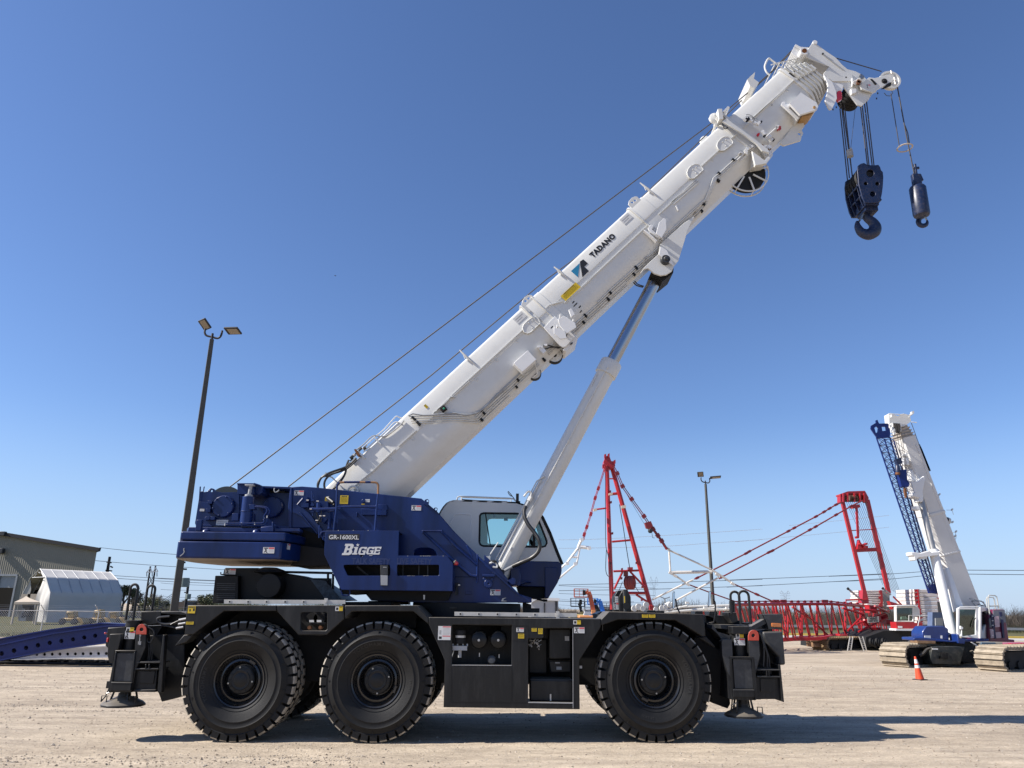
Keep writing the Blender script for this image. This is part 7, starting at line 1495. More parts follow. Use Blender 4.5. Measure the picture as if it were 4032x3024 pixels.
for x, y in ((480, 440), (487, 540), (500, 830), (487, 1110), (725, 1105), (590, 1165), (585, 1250), (780, 1330), (775, 1450)): c = P(*c2(x, y), YR0 - .2); a.obox(c, (.045, 0, .015), (0, .06, 0), (0, 0, .06))
a.build('mast_fitting', [mat('cream_plate', (.6, .52, .42), .6), DRED], nm)
# pendant bars of the near mast
def links(zz, pts, Y, r, mt, name='pendant_bar', joint=1.9, par=None, gap=0.0):
    a = MB(); q = [P(*zz(x, y), Y) for x, y in pts]
    for i in range(len(q) - 1):
        if gap:
            d = (q[i + 1] - q[i]).normalized().cross(Vector((0, 1, 0))) * gap
            a.tube([q[i] + d, q[i + 1] + d], r, 6); a.tube([q[i] - d, q[i + 1] - d], r, 6)
        else: a.tube([q[i], q[i + 1]], r, 6)
    for i in range(1, len(q) - 1):
        dd = (q[min(i + 1, len(q) - 1)] - q[i - 1]).normalized(); a.obox(q[i], dd * .1, (0, .07, 0), dd.cross(Vector((0, 1, 0))) * (gap + r) * joint * .8)
    return a.build(name, mt, par or red)
links(c2, [(440, 190), (370, 410), (340, 500), (300, 650), (262, 770), (238, 840), (230, 890)], YR0 - .3, .02, RED, gap=.03)
links(c2, [(500, 190), (545, 270), (595, 390), (680, 510), (795, 670), (855, 760)], YR0 - .3, .024, DRED, gap=.045)
links(c2, [(855, 740), (880, 790), (925, 850), (960, 900), (1010, 980)], YR0 - .3, .07, DRED)
a = MB(); c = P(*c2(848, 808), YR0 - .5); a.lathe(c, (.4, -.9, 0), [(0, 0), (.11, 0), (.12, .03), (.09, .06), (.12, .1), (.11, .12), (0, .12)], 20); a.mat(1).plate(c2.L([(805, 730), (860, 715), (880, 760), (850, 790), (820, 780)]), YR0 - .6, .3); a.mat(0).tube([P(*c2(x, y), YR0 - .4) for x, y in ((870, 830), (875, 870), (895, 872))], .014, 6); a.tube([P(*c2(620, 440), YR0), P(*c2(820, 780), YR0)], .01, 4); a.build('pendant_sheave', [GREYB, DRED], red)
a = MB()      # white forked link at the left
for p, q, w in (((215, 880), (180, 960), .16), ((185, 960), (80, 1100), .13), ((195, 970), (165, 1120), .12), ((120, 1050), (175, 1050), .12), ((80, 1100), (-60, 1230), .11), ((160, 1115), (0, 1250), .12), ((200, 955), (285, 965), .2)): strut(a, c2, p, q, YR0 - .3, w)
for x, y in ((285, 968), (80, 1110), (155, 1115), (215, 890)): c = P(*c2(x, y), YR0 - .5); a.obox(c, (.08, 0, .02), (0, .1, 0), (-.02, 0, .08))
a.build('white_fork_link', WHITE2, red)
a = MB()      # white links right of the mast, crossing lines
for p, q, w in (((1015, 980), (1420, 1165), .1), ((1030, 1000), (1042, 1195), .11), ((1050, 1195), (1430, 1188), .17), ((1045, 1195), (1200, 1300), .1), ((1430, 1170), (1630, 1300), .12), ((1255, 1260), (870, 1450), .1), ((1495, 1240), (1095, 1455), .1)): strut(a, c2, p, q, YR0, w)
for x, y in ((1020, 975), (1045, 1200), (1085, 1225), (1205, 1305), (1480, 1215), (1625, 1300)): c = P(*c2(x, y), YR0 - .1); a.obox(c, (.09, 0, -.05), (0, .07, 0), (.03, 0, .05))
a.build('white_link_bar', mat('cream_white_paint', (.62, .58, .52), .5), red)
links(c2, [(1215, 1308), (1420, 1385), (1660, 1470)], YR0, .032, DRED); links(c2, [(1640, 1305), (1850, 1400), (2010, 1470)], YR0, .036, DRED)
def c3p(pts, Y, r): return links(c3, pts, Y, r, DRED)
c3p([(318, 1020), (345, 1008), (800, 780), (830, 762), (1195, 572), (1250, 542), (1452, 436), (1528, 392), (1580, 360), (1640, 325), (1700, 300)], 33, .045)
c3p([(548, 1018), (575, 1000), (1012, 770), (1045, 755), (1395, 560), (1450, 530), (1640, 420), (1780, 340), (1890, 285)], 33, .045)
# lattice boom lying to the right
YL0, YL1 = 27.5, 37
def lp(x, y, base, d=0):     # pixel of zoom c3 -> depth varies with x along the boom
    t = (x - 690) / (2100 - 690); Y = YL0 + (YL1 - YL0) * t; return P(*c3(x, y), Y + d)
dm = 2.4
def chordpt(x, top, far):
    y = (1258 - 8 * math.sin((x - 700) / 500)) if top else 1612 - (x - 930) * .088
    if x > 1650 and top: y = 1256 + (x - 1650) * .05
    p = lp(x, y, 0)
    if far: p = p + Vector((.9, dm, 0)) if True else p
    return p
a = MB(); xs_ = [500, 700, 880, 1050, 1170, 1310, 1460, 1600, 1730, 1880, 2010, 2120]
T_ = [chordpt(x, 1, 0) for x in xs_]; Bt = [chordpt(x, 0, 0) for x in xs_]; Tf = [p + Vector((1.0, dm, 0)) for p in T_]; Bf = [p + Vector((1.0, dm, 0)) for p in Bt]
for l in (T_[1:], Bt, Tf[1:], Bf): a.tube(l, .075, 8)
lb = a.build('boom_chord', RED, red)
a = MB()
for i in range(len(xs_) - 1):
    for A, B in ((T_, Bt), (Tf, Bf)):
        if i >= 1: a.tube([A[i], B[i]], .05, 6); a.tube([A[i], B[i].lerp(B[i + 1], .55)], .045, 6); a.tube([A[i].lerp(A[i + 1], .5), B[i + 1]], .042, 6)
    a.tube([T_[i], Tf[i + 1]], .035, 6) if i else None; a.tube([Bt[i], Bf[i + 1]], .035, 6); a.tube([Bt[i], Bf[i]], .035, 6)
a.build('boom_lacing', RED, lb)
a = MB(); random.seed(9)
for x in list(range(760, 2000, 62)): p = chordpt(x, 1, 0) + Vector((0, .6, .1)); a.obox(p, (.03, 0, .02), (0, .1, 0), (0, 0, .08)); a.obox(p + Vector((.08, 0, 0)), (.02, 0, -.02), (0, .1, 0), (0, 0, .09))
a.tube([chordpt(700, 1, 0) + Vector((0, .6, .17)), chordpt(1600, 1, 0) + Vector((0, .6, .17))], .03, 6); a.tube([chordpt(1600, 1, 0) + Vector((0, .6, .17)), chordpt(2000, 1, 0) + Vector((0, .8, .05))], .035, 6)
for x in (1180, 1570, 1110): p = chordpt(x, 1, 0) + Vector((0, .5, .15)); a.obox(p, (.16, 0, 0), (0, .1, 0), (0, 0, .09))
a.build('pendant_bracket', DRED, lb)
a = MB(); a.plate(c3.L([(950, 1570), (1500, 1560), (1620, 1540), (1500, 1590), (1160, 1600), (940, 1612)]), 29.5, .3); 
for x, y, w, h in ((1290, 1565, .25, .07), (1500, 1570, .2, .06), (1690, 1540, .2, .05)): p = P(*c3(x, y), 31); a.obox(p, (w, 0, 0), (0, .3, 0), (0, 0, h))
for x0, y0, x1, y1 in ((1230, 1280, 1470, 1440), (1340, 1330, 1560, 1540), (1700, 1290, 1900, 1350), (1750, 1500, 1900, 1350), (1800, 1300, 2133, 1320), (1830, 1440, 2100, 1340), (1850, 1510, 2120, 1380), (2000, 1270, 2133, 1330), (1900, 1400, 2000, 1520)): a.tube([P(*c3(x0, y0), 32.5), P(*c3(x1, y1), 33.5)], .06, 6)
for x, y, w, h in ((1960, 1300, .15, .22), (2060, 1370, .22, .15), (1890, 1430, .16, .16), (2110, 1420, .2, .14), (1980, 1480, .3, .07)): p = P(*c3(x, y), 34); a.obox(p, (w, 0, .0), (0, .4, 0), (0, 0, h))
a.split('boom_machinery', RED, red)
a = MB(); a.plate(c3.L([(1935, 1375), (2038, 1368), (2042, 1420), (1938, 1428)]), 31.5, .03); t_ = MB(); w = text_into(t_, 'LIEBHERR', (0, 0, 0), (1, 0, 0), (0, 0, 1), .26, 0, bold=.03); p0 = P(*c3(1945, 1418), 31.49); k = (P(*c3(2032, 1410), 31.49).x - p0.x) / w; a.mat(1).add([p0 + Vector((p.x * k, 0, p.z * 1.3)) for p in t_.v], t_.f); a.build('name_plate', [mat('grey_plate', (.42, .42, .38), .5), LABK], red, smooth=False)
# white boom head at the left end of the lattice
a = MB()
for p, q, w in (((0, 1320), (250, 1270), .12), ((40, 1330), (500, 1290), .15), ((180, 1280), (690, 1262), .12), ((280, 1310), (690, 1300), .16), ((100, 1290), (140, 1330), .1), ((30, 1270), (90, 1240), .18), ((600, 1270), (690, 1275), .12)): strut(a, c3, p, q, 27, w)
for x, y, w in ((250, 1240, .08), (420, 1285, .09), (520, 1280, .07), (620, 1290, .06)): c = P(*c3(x, y), 26.8); a.obox(c, (w, 0, 0), (0, .1, 0), (0, 0, .05))
for x, y, r in ((210, 1290, .3), (330, 1290, .28), (450, 1285, .25)): pass
for x, y, r in ((700, 1530, .15), (740, 1515, .16), (810, 1495, .14), (990, 1520, .12), (780, 1530, .14), (960, 1530, .16), (1030, 1500, .12), (1060, 1490, .11), (900, 1540, .12)): c = P(*c2(x, y), 26.5); a.lathe(c, (.2, -1, 0), [(0, 0), (r * .5, 0), (r, .03), (r, .12), (0, .12)], 20)
a.build('white_boom_head', mat('weathered_white_paint', (.6, .6, .57), .5, var=.1, dust=.3), red)
a = MB()
for (x, yt, x2) in ((560, 1290, 545), (580, 1290, 620), (860, 1300, 850), (400, 1310, 420)): a.tube([P(*c3(x, yt), 28), P(*c3(x2, 1420), 28)], .04, 6)
a.build('support_strut', RED, red)
# big rear A-frame
a = MB()
YA_ = 34
for p, q, w in (((1700, 300), (1925, 1230), .2), ((1930, 280), (2130, 1150), .22)):
    A_, B_2 = P(*c3(*p), YA_), P(*c3(*q), YA_); a.bar(A_, B_2, w, .22)
a.bar(P(*c3(1825, 752), YA_), P(*c3(2040, 742), YA_), .22, .2); a.bar(P(*c3(1780, 566), YA_), P(*c3(1980, 556), YA_), .05, .05)
a.plate(c3.L([(1680, 225), (1750, 200), (1910, 195), (1945, 260), (1940, 300), (1925, 300), (1900, 240), (1860, 225), (1760, 230), (1700, 250), (1700, 300), (1682, 300)]), YA_ - .2, .5); a.plate(c3.L([(1680, 225), (1750, 200), (1910, 195), (1915, 210), (1760, 216), (1684, 240)]), YA_ - .3, .7)
for x in (1712, 1752, 1815, 1866, 1905): a.plate(c3.L([(x - 6, 215), (x + 6, 215), (x + 6, 300), (x - 6, 300)]), YA_ - .55, .1)
a.bar(P(*c3(1830, 340), YA_ - .2), P(*c3(1845, 620), YA_ - .2), .13, .1); a.plate(c3.L([(1790, 330), (1860, 320), (1865, 350), (1800, 358)]), YA_ - .4, .4); a.plate(c3.L([(1825, 620), (1858, 618), (1856, 638), (1830, 640)]), YA_ - .3, .2); a.plate(c3.L([(1855, 650), (1862, 652), (1880, 700), (1940, 710), (1940, 735), (1840, 740), (1845, 700)]), YA_ - .3, .3)
for x, y in ((1900, 700), (1925, 690), (1870, 690), (1910, 720)): c = P(*c3(x, y), YA_ - .5); a.cyl(c, c + Vector((0, .3, 0)), .07, n=12)
af = a.build('rear_a_frame', RED, red)
a = MB()
for x in range(1770, 1840, 12): c = P(*c3(x, 262), YA_ - .4); a.lathe(c, (1, 0, 0), [(0, -.015), (.14, -.015), (.17, -.02), (.17, .0), (.14, .01), (0, .01)], 16)
a.plate(c3.L([(1700, 235), (1925, 225), (1925, 298), (1700, 300)]), YA_ + .2, .05)
a.build('a_frame_sheave', mat('brown_sheave', (.12, .07, .05), .6), af)
a = MB()
for i in range(11):
    t = i / 10; x0 = 1735 + t * 190; x1 = 2080 + t * 170; a.tube([P(*c3(x0, 300), YA_), P(*c3(x1, 1110 + 100 * (t - .3)), YA_ + 4)], .012, 4, caps=False)
a.build('hoist_line_bundle', mat('blue_grey_rope', (.1, .14, .17), .5, metal=.3), af)
a = MB()
for p, q in (((1750, 1108), (1860, 1200)), ((2075, 1105), (2150, 1165))): A_, B_2 = P(*c3(*p), 33), P(*c3(*q), 33); a.tube([A_, B_2], .06, 8); a.mat(1).tube([A_ - (B_2 - A_) * .05, A_ + (B_2 - A_) * .06], .08, 8); a.mat(0)
a.mat(2).tube([P(*c3(1730, 1215), 33), P(*c3(1925, 1210), 33)], .045, 6); a.tube([P(*c3(1733, 1215), 33), P(*c3(1733, 1250), 33)], .03, 6); a.tube([P(*c5(600, 550), 33), P(*c5(690, 640), 33)], .05, 6); a.plate(c5.L([(270, 480), (300, 480), (330, 570), (335, 625), (265, 620)]), 33, .6); a.plate(c5.L([(560, 600), (690, 640), (600, 690)]), 33, .4)
a.split('support_ram', [mat('grey_brown_tube', (.3, .26, .24), .5), DBLACK, RED], red)
# counterweight stacks
def cstack(x0, x1, y0, y1, Y, rows, side_to, name_, zigzag):
    a = MB(); A_ = P(*c5(x0, y1), Y); B_2 = P(*c5(x1, y0), Y); hgt = (B_2.z - A_.z) / rows
    for i in range(rows):
        z = A_.z + i * hgt; a.mat(0); dx = random.uniform(-.04, .04)
        a.box((A_.x + dx, Y, z + .015), (B_2.x + dx, Y + 2.2, z + hgt - .02))
        if zigzag:
            w_ = (B_2.x - A_.x)
            for sx, xx in ((1, A_.x + dx), (-1, B_2.x + dx)):
                a.mat(1).add([(xx + sx * .01, Y - .012, z + hgt * .95), (xx + sx * w_ * .22, Y - .012, z + hgt * .95), (xx + sx * w_ * .03, Y - .012, z + .03), (xx + sx * .01, Y - .012, z + .03)], [(0, 1, 2, 3)])
    return a.build(name_, [mat('stained_white_paint', (.62, .56, .52), .6, var=.12, dust=.5, dustcol=(.4, .28, .2)), RED], red, bevel=.02)
random.seed(2)
cstack(312, 475, 480, 650, 36, 7, 0, 'counterweight_stack', False); cstack(872, 1118, 472, 860, 33.5, 9, 0, 'counterweight_stack', True)
a = MB(); a.plate(c5.L([(455, 480), (480, 480), (490, 600), (485, 660), (440, 655), (470, 600), (440, 560), (470, 540), (445, 500)]), 35.9, .05); a.mat(1).plate(c5.L([(478, 480), (560, 500), (565, 690), (490, 660)]), 36.3, 1.5); a.mat(0).plate(c5.L([(864, 470), (875, 470), (905, 740), (890, 745)]), 33.4, .05); a.split('hazard_paint', [RED, mat('grey_block', (.3, .29, .27), .8, var=.2)], red)
# cab of the red crane
YC_ = 31.5
a = MB(); a.plate(c5.L([(628, 665), (650, 655), (825, 655), (830, 670), (828, 828), (632, 825)]), YC_, .25, [c5.L([(642, 675), (812, 672), (812, 815), (645, 812)])]); a.plate(c5.L([(822, 655), (865, 655), (890, 690), (895, 760), (828, 780)]), YC_ + .1, .5)
rcab = a.build('cab', mat('cream_cab_paint', (.65, .63, .58), .5), red, bevel=.03)
a = MB(); a.plate(c5.L([(642, 675), (812, 672), (812, 815), (645, 812)]), YC_ + .05, .02); a.build('windscreen', GLASSG, rcab); a = MB(); a.plate(c5.L([(642, 675), (812, 672), (812, 815), (645, 812)]), YC_ + .8, .02); a.mat(1).plate(c5.L([(690, 770), (770, 765), (800, 800), (690, 800)]), YC_ + .4, .1); a.build('cab_interior', [GREYB, LABW], rcab)
a = MB(); a.plate(c5.L([(632, 828), (820, 828), (828, 835), (920, 838), (920, 900), (640, 900)]), YC_, .7); a.mat(1).plate(c5.L([(632, 900), (930, 900), (930, 925), (632, 920)]), YC_ - .1, .8); a.plate(c5.L([(655, 870), (700, 872), (700, 892), (655, 890)]), YC_ - .02, .02); rb_ = a.build('machine_deck', [RED, WHITE2], red)
a = MB()
for pts in ([(770, 820), (770, 755), (890, 755), (890, 830)], [(865, 890), (890, 760)], [(905, 755), (980, 760), (990, 870)], [(640, 650), (870, 650)], [(655, 640), (655, 655)], [(840, 648), (840, 662)]): a.tube([P(*c5(x, y), YC_ - .1) for x, y in pts], .018, 5)
a.plate(c5.L([(640, 648), (800, 640), (860, 648), (860, 656), (640, 656)]), YC_ - .1, 1.2); a.build('deck_railing', LABW, rb_)
# red crane tracks and chassis : dark
a = MB(); a.plate(c5.L([(300, 990), (500, 920), (950, 925), (960, 1060), (540, 1085), (300, 1100)]), YC_ + .3, 4); a.plate(c5.L([(-60, 1010), (330, 1000), (330, 1140), (-60, 1145)]), 33.0, 5)
for i in range(9): c = P(*c5(340 + i * 22, 1040 + (i % 3) * 12), YC_ + .1); a.lathe(c, (.7, -.7, 0), [(0, 0), (.14, 0), (.2, .05), (.2, .15), (0, .15)], 16)
a.build('crawler_chassis', DBLACK, red, bevel=.02)
def track_end(zz, x0, x1, y0, y1, Y, dirv, length, root, name_, n=None, mt=MUD):
    A_ = P(*zz(x0, y1), Y); B_2 = P(*zz(x1, y0), Y); h = B_2.z; w = abs(B_2.x - A_.x); c = Vector(((A_.x + B_2.x) / 2, Y, 0)); d = Vector(dirv).normalized(); s_ = Vector((d.y, -d.x, 0)); wd = w * 1.0 / abs(s_.x) * .95 if abs(s_.x) > .3 else w
    wd = min(wd, 1.1); r = h / 2; o = c + d * r * .9; pts = []
    nn = 14
    for k in range(nn + 1): an = math.pi / 2 + math.pi * k / nn; pts.append((o + d * (r * math.cos(an)), r + r * math.sin(an)))
    L2_ = length
    for k in range(nn + 1): an = -math.pi / 2 + math.pi * k / nn; pts.append((o + d * (L2_ + r * math.cos(an)), r + r * math.sin(an)))
    loop = [Vector((p.x, p.y, z)) for p, z in pts]
    # resample evenly and lay shoes
    per = sum((loop[(i + 1) % len(loop)] - loop[i]).length for i in range(len(loop))); N2 = int(per / .2); a = MB(); acc = 0; i = 0; out = []
    seg = 0; dist = 0
    cum = [0]
    for i in range(len(loop)): cum.append(cum[-1] + (loop[(i + 1) % len(loop)] - loop[i]).length)
    for k in range(N2):
        t = per * k / N2; j = max(i for i in range(len(loop)) if cum[i] <= t); f = (t - cum[j]) / max(cum[j + 1] - cum[j], 1e-6); p = loop[j].lerp(loop[(j + 1) % len(loop)], f); tg_ = (loop[(j + 1) % len(loop)] - loop[j]).normalized(); nrm_ = s_.cross(tg_).normalized(); a.obox(p, tg_ * .088, s_ * wd / 2, nrm_ * .035)
        a.obox(p - nrm_ * .0 + tg_ * .04, tg_ * .02, s_ * wd / 2, nrm_ * .075)
    tr_ = a.build(name_, mt, root)
    a = MB(); e = [o + d * (-r * .2), o + d * (L2_ + r * .2)]; a.bar(e[0] + Vector((0, 0, r)), e[1] + Vector((0, 0, r)), r * 1.3, wd * .6, up=tuple(s_))
    for k in range(9): p = o + d * (L2_ * (k + .5) / 9); a.cyl(p + s_ * wd * .35 + Vector((0, 0, .2)), p - s_ * wd * .35 + Vector((0, 0, .2)), .17, n=14)
    for p in (o, o + d * L2_): a.cyl(p + s_ * wd * .3 + Vector((0, 0, r)), p - s_ * wd * .3 + Vector((0, 0, r)), r * .8, n=24)
    a.build('track_frame', DBLACK, tr_)
    return tr_
track_end(c3, 1415, 1560, 1570, 1655, 31.5, (.85, .5, 0), 6, red, 'crawler_track', mt=mat('rusty_track', (.22, .15, .08), .85, var=.3, scale=5))
a = MB(); a.plate(c3.L([(1415, 1585), (1550, 1580), (1552, 1600), (1418, 1605)]), 31.3, 1.2); a.plate(c3.L([(1420, 1610), (1560, 1604), (1560, 1650), (1430, 1655)]), 31.4, 1.0); tag(a.build('timber_mat', WOOD, bevel=.02), 'brown timber mats stacked under the red lattice boom', 'timber mat')
# step ladders
for i, (x0, y0, lb_) in enumerate(((130, 985, 'left of two step ladders leaning on the red boom'), (240, 985, 'right of two step ladders leaning on the red boom'))):
    g_ = thing('step_ladder', lb_, 'ladder', Vector((P(*c5(x0, 1145), 29.5).x, 29.5, 0)), 'step ladders under the red boom'); a = MB(); sgn = -1 if i == 0 else 1
    l0 = ([(x0, y0), (x0 - 28, 1145)], [(x0 + 32, y0), (x0 + 10, 1135)]) if i == 0 else ([(x0 - 12, y0), (x0 + 42, 1145)], [(x0 + 28, y0), (x0 + 72, 1140)])
    pr = []
    for l in l0: q = [P(*c5(*p), 29.5) for p in l]; a.tube(q, .028, 5); pr.append(q)
    for k in range(1, 8): a.tube([pr[0][0].lerp(pr[0][1], k / 8), pr[1][0].lerp(pr[1][1], k / 8)], .014, 4)
    a.build('ladder_frame', ALU, g_)
# ================================================================== WHITE / BLUE TELESCOPIC CRAWLER CRANE
YT = 19.0
tel = thing('telescopic_crawler_crane', 'white and blue telescopic crawler crane with muddy tracks and steep boom', 'crawler crane', Vector((P(3750, 2600, YT).x, YT, 0)))
def c4p(x, y, Y): return P(*c4(x, y), Y)
# boom as a tapering polygonal beam, foot to head
ft = P(*c5(1350, 640), YT + 1.6); hd_ = c4p(650, 400, YT - .5)
def beam(mb, A_, B_2, w0, h0, w1, h1, front=(0, -1, 0)):
    d = (B_2 - A_).normalized(); sx = d.cross(Vector(front)).normalized(); fy = sx.cross(d).normalized(); prf_ = [(-.5, .25), (-.36, .5), (.36, .5), (.5, .25), (.5, -.3), (.3, -.5), (-.3, -.5), (-.5, -.3)]
    vs = [A_ + sx * (x * w0) + fy * (y * h0) for x, y in prf_] + [B_2 + sx * (x * w1) + fy * (y * h1) for x, y in prf_]; n = 8
    mb.add(vs, [list(range(n)), [i + n for i in range(n)]] + [[i, (i + 1) % n, (i + 1) % n + n, i + n] for i in range(n)])
a = MB(); A_ = P(*c5(1370, 660), YT + 2.5); B_2 = c4p(655, 445, YT + 2.0); beam(a, A_, B_2, 1.2, 1.1, .82, 1.0)
beam(a, A_.lerp(B_2, .53), A_.lerp(B_2, .545), 1.04, 1.12, 1.04, 1.12); beam(a, A_.lerp(B_2, .3), A_.lerp(B_2, .31), 1.13, 1.14, 1.12, 1.14)
for o_, t0, t1 in ((.34, .0, .53), (-.3, .05, .53), (.3, .55, .97)): a.bar(A_.lerp(B_2, t0) + Vector((o_, -.5, -.18)), A_.lerp(B_2, t1) + Vector((o_ * .75, -.5, -.18)), .035, .05)
tb2 = a.build('boom', mat('greyish_white_paint', (.6, .59, .57), .4, var=.03), tel, bevel=.03, segs=3)
d_ = (B_2 - A_).normalized()
a = MB()
for i in range(4): q = B_2 + d_ * (.02 + i * .14); beam(a, q - d_ * .06, q, .86 - i * .05, 1.0 - i * .06, .86 - i * .05, 1.0 - i * .06); beam(a, q, q + d_ * .1, .7 - i * .05, .85 - i * .05, .7 - i * .05, .85 - i * .05)
a.build('boom_section', mat('dusty_white_ends', (.38, .34, .3), .6, var=.3, scale=6), tb2)
a = MB(); a.plate(c4.L([(510, 200), (545, 205), (600, 225), (660, 200), (720, 215), (735, 280), (660, 330), (560, 330), (520, 300)]), YT + 1.4, .45); a.plate(c4.L([(545, 290), (630, 300), (640, 380), (560, 380)]), YT + 1.2, .3)
for p, q in (((510, 200), (625, 210)), ((625, 210), (660, 205)), ((512, 200), (515, 300)), ((740, 285), (790, 290)), ((715, 215), (745, 190)), ((700, 240), (760, 195))): a.tube([c4p(*p, YT + 1.3), c4p(*q, YT + 1.3)], .022, 5)
for x, y in ((745, 192), (520, 330), (540, 220), (555, 370), (560, 400)): c = c4p(x, y, YT + 1.2); a.obox(c, (.05, 0, .02), (0, .08, 0), (0, 0, .06))
a.mat(1).plate(c4.L([(560, 295), (620, 300), (625, 400), (575, 390)]), YT + 1.15, .05); a.build('boom_head', [WHITE, mat('dark_gap', (.05, .045, .04), .7)], tb2)
a = MB(); a.plate(c4.L([(730, 880), (800, 885), (865, 825), (875, 860), (850, 990), (858, 1040), (850, 1060), (760, 1030), (757, 1005), (770, 990)]), YT + 1.3, .5); a.plate(c4.L([(640, 625), (690, 590), (745, 655), (740, 662), (690, 625)]), YT + 1.6, .2); a.plate(c4.L([(720, 765), (795, 775), (850, 880), (740, 875)]), YT + 1.65, .3); a.plate(c4.L([(660, 640), (710, 650), (720, 715), (665, 715)]), YT + 1.5, .3); a.plate(c4.L([(815, 1045), (858, 1050), (855, 1085), (820, 1085)]), YT + 1.3, .5); a.plate(c4.L([(750, 1135), (815, 1125), (830, 1170), (755, 1165)]), YT + 1.3, .3); a.plate(c4.L([(860, 1020), (905, 1012), (908, 1020), (862, 1030)]), YT + 1.7, .3)
a.build('boom_bracket', WHITE2, tb2, bevel=.02)
a = MB(); 
for i in range(16): x = 815 + i * 5.4; y = 545 + i * 13.5; a.mat(0).obox(c4p(x + 2, y, YT + 2.05), Vector((.05, 0, -.16)), (0, .06, 0), (.06, 0, .02))
for i in range(9): x = 1118 + i * 8; y = 1440 + i * 24; a.obox(c4p(x, y, YT + 2.0), Vector((.05, 0, -.1)), (0, .05, 0), (.09, 0, .03))
a.build('boom_side_lettering', mat('teal_grey_marks', (.07, .1, .13), .6), tb2)
a = MB()
for x, y, r in ((1015, 1160, .13), (1100, 1280, .17)): c = c4p(x, y, YT + 2.3); a.mat(0).lathe(c, (1, .1, -.35), [(0, -.05), (r, -.05), (r, .06), (r * .7, .1), (0, .1)], 20); a.mat(1).lathe(c, (1, .1, -.35), [(0, -.12), (r * .95, -.12), (r * .95, -.05), (0, -.05)], 20)
a.mat(1).plate(c4.L([(985, 1030), (1015, 1035), (1028, 1130), (1005, 1110)]), YT + 2.1, .4); a.mat(0)
for pts in ([(1010, 1035), (1018, 1010)], [(1050, 1180), (1070, 1230)], [(1090, 1170), (1145, 1170), (1160, 1215)], [(1100, 1360), (1110, 1395), (1180, 1395), (1185, 1450), (1160, 1500)], [(970, 960), (985, 985)]): a.tube([c4p(x, y, YT + 2.2) for x, y in pts], .012, 5)
for x, y in ((1145, 1165), (1150, 1290), (1185, 1385), (1178, 1430), (1018, 1012)): c = c4p(x, y, YT + 2.2); a.obox(c, (.03, 0, .02), (0, .05, 0), (0, 0, .035))
a.build('boom_drum', [WHITE, DBLACK], tb2)
a = MB(); a.tube([c4p(735, 290, YT + 2.6), c4p(910, 780, YT + 2.6), c4p(1110, 1330, YT + 2.6), P(*c5(1345, 240), YT + 2.8), P(*c5(1500, 660), YT + 3)], .016, 5)
for x0, x1 in ((575, 660), (620, 700), (600, 690)): a.tube([c4p(x0, 300, YT + 1.1), c4p(x1, 800, YT + 1.1)], .012, 5)
a.build('hoist_rope', ROPE, tb2)
# side fly jib (blue lattice)
a = MB(); pj = [((385, 440), (770, 1580)), ((470, 460), (850, 1590)), ((520, 440), (895, 1580)), ((560, 480), (930, 1570))]
fj0 = MB(); dep = [YT + 1.2, YT + 1.9, YT + 1.3, YT + 2.0]
pts = [(c4p(*p, y), P(*c5(1010 + i * 25, 500 + i * 8), y)) for i, ((p, q), y) in enumerate(zip(pj, dep))]
pts[0] = (c4p(385, 440, dep[0]), P(*c5(985, 505), dep[0])); pts[1] = (c4p(465, 455, dep[1]), P(*c5(1020, 500), dep[1])); pts[2] = (c4p(520, 440, dep[2]), P(*c5(1060, 520), dep[2])); pts[3] = (c4p(560, 470, dep[3]), P(*c5(1085, 510), dep[3]))
for A_, B_3 in pts: a.tube([A_, B_3], .034, 6)
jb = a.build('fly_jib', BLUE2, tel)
a = MB()
for i in range(20):
    t0, t1 = i / 20, (i + 1) / 20
    for m0, m1 in ((0, 1), (0, 2), (2, 3), (1, 3)):
        a.tube([pts[m0][0].lerp(pts[m0][1], t0), pts[m1][0].lerp(pts[m1][1], t1)], .0125, 4, caps=False); a.tube([pts[m1][0].lerp(pts[m1][1], t0), pts[m0][0].lerp(pts[m0][1], t1)], .0125, 4, caps=False) if m0 == 0 else None
        a.tube([pts[m0][0].lerp(pts[m0][1], t0), pts[m1][0].lerp(pts[m1][1], t0)], .0125, 4, caps=False)
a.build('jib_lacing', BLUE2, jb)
a = MB(); a.plate(c4.L([(330, 350), (335, 320), (385, 290), (380, 268), (395, 262), (412, 300), (500, 298), (520, 350), (525, 400), (520, 440), (400, 450), (370, 410)]), YT + 1.2, .08, [c4.L([(438, 330), (480, 332), (485, 372), (445, 375)]), c4.L([(365, 345), (390, 325), (405, 345), (400, 385), (380, 395)])]); a.plate(c5.L([(975, 430), (1060, 410), (1090, 520), (1000, 515)]), YT + 1.3, .15)
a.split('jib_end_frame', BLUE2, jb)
a = MB(); c = c4p(598, 770, YT + 1.0); a.lathe(c, (.1, 0, 1), [(0, -.2), (.09, -.19), (.1, -.14), (.1, .18), (.05, .26), (0, .26)], 20); a.mat(1).lathe(c, (.1, 0, 1), [(0, -.22), (.095, -.2), (.104, -.12), (.09, -.1)], 20); a.mat(2).plate(c4.L([(625, 765), (690, 760), (695, 860), (720, 900), (710, 935), (640, 935), (618, 850)]), YT + 1.0, .3); a.mat(1).plate(c4.L([(665, 945), (690, 950), (690, 1045), (680, 1045), (670, 1000)]), YT + 1.0, .1); a.mat(0).plate(c4.L([(580, 660), (630, 640), (650, 700), (600, 715)]), YT + 1.0, .2)
a.build('stowed_hook', [HOOKB, RUST, BLUE2], jb)
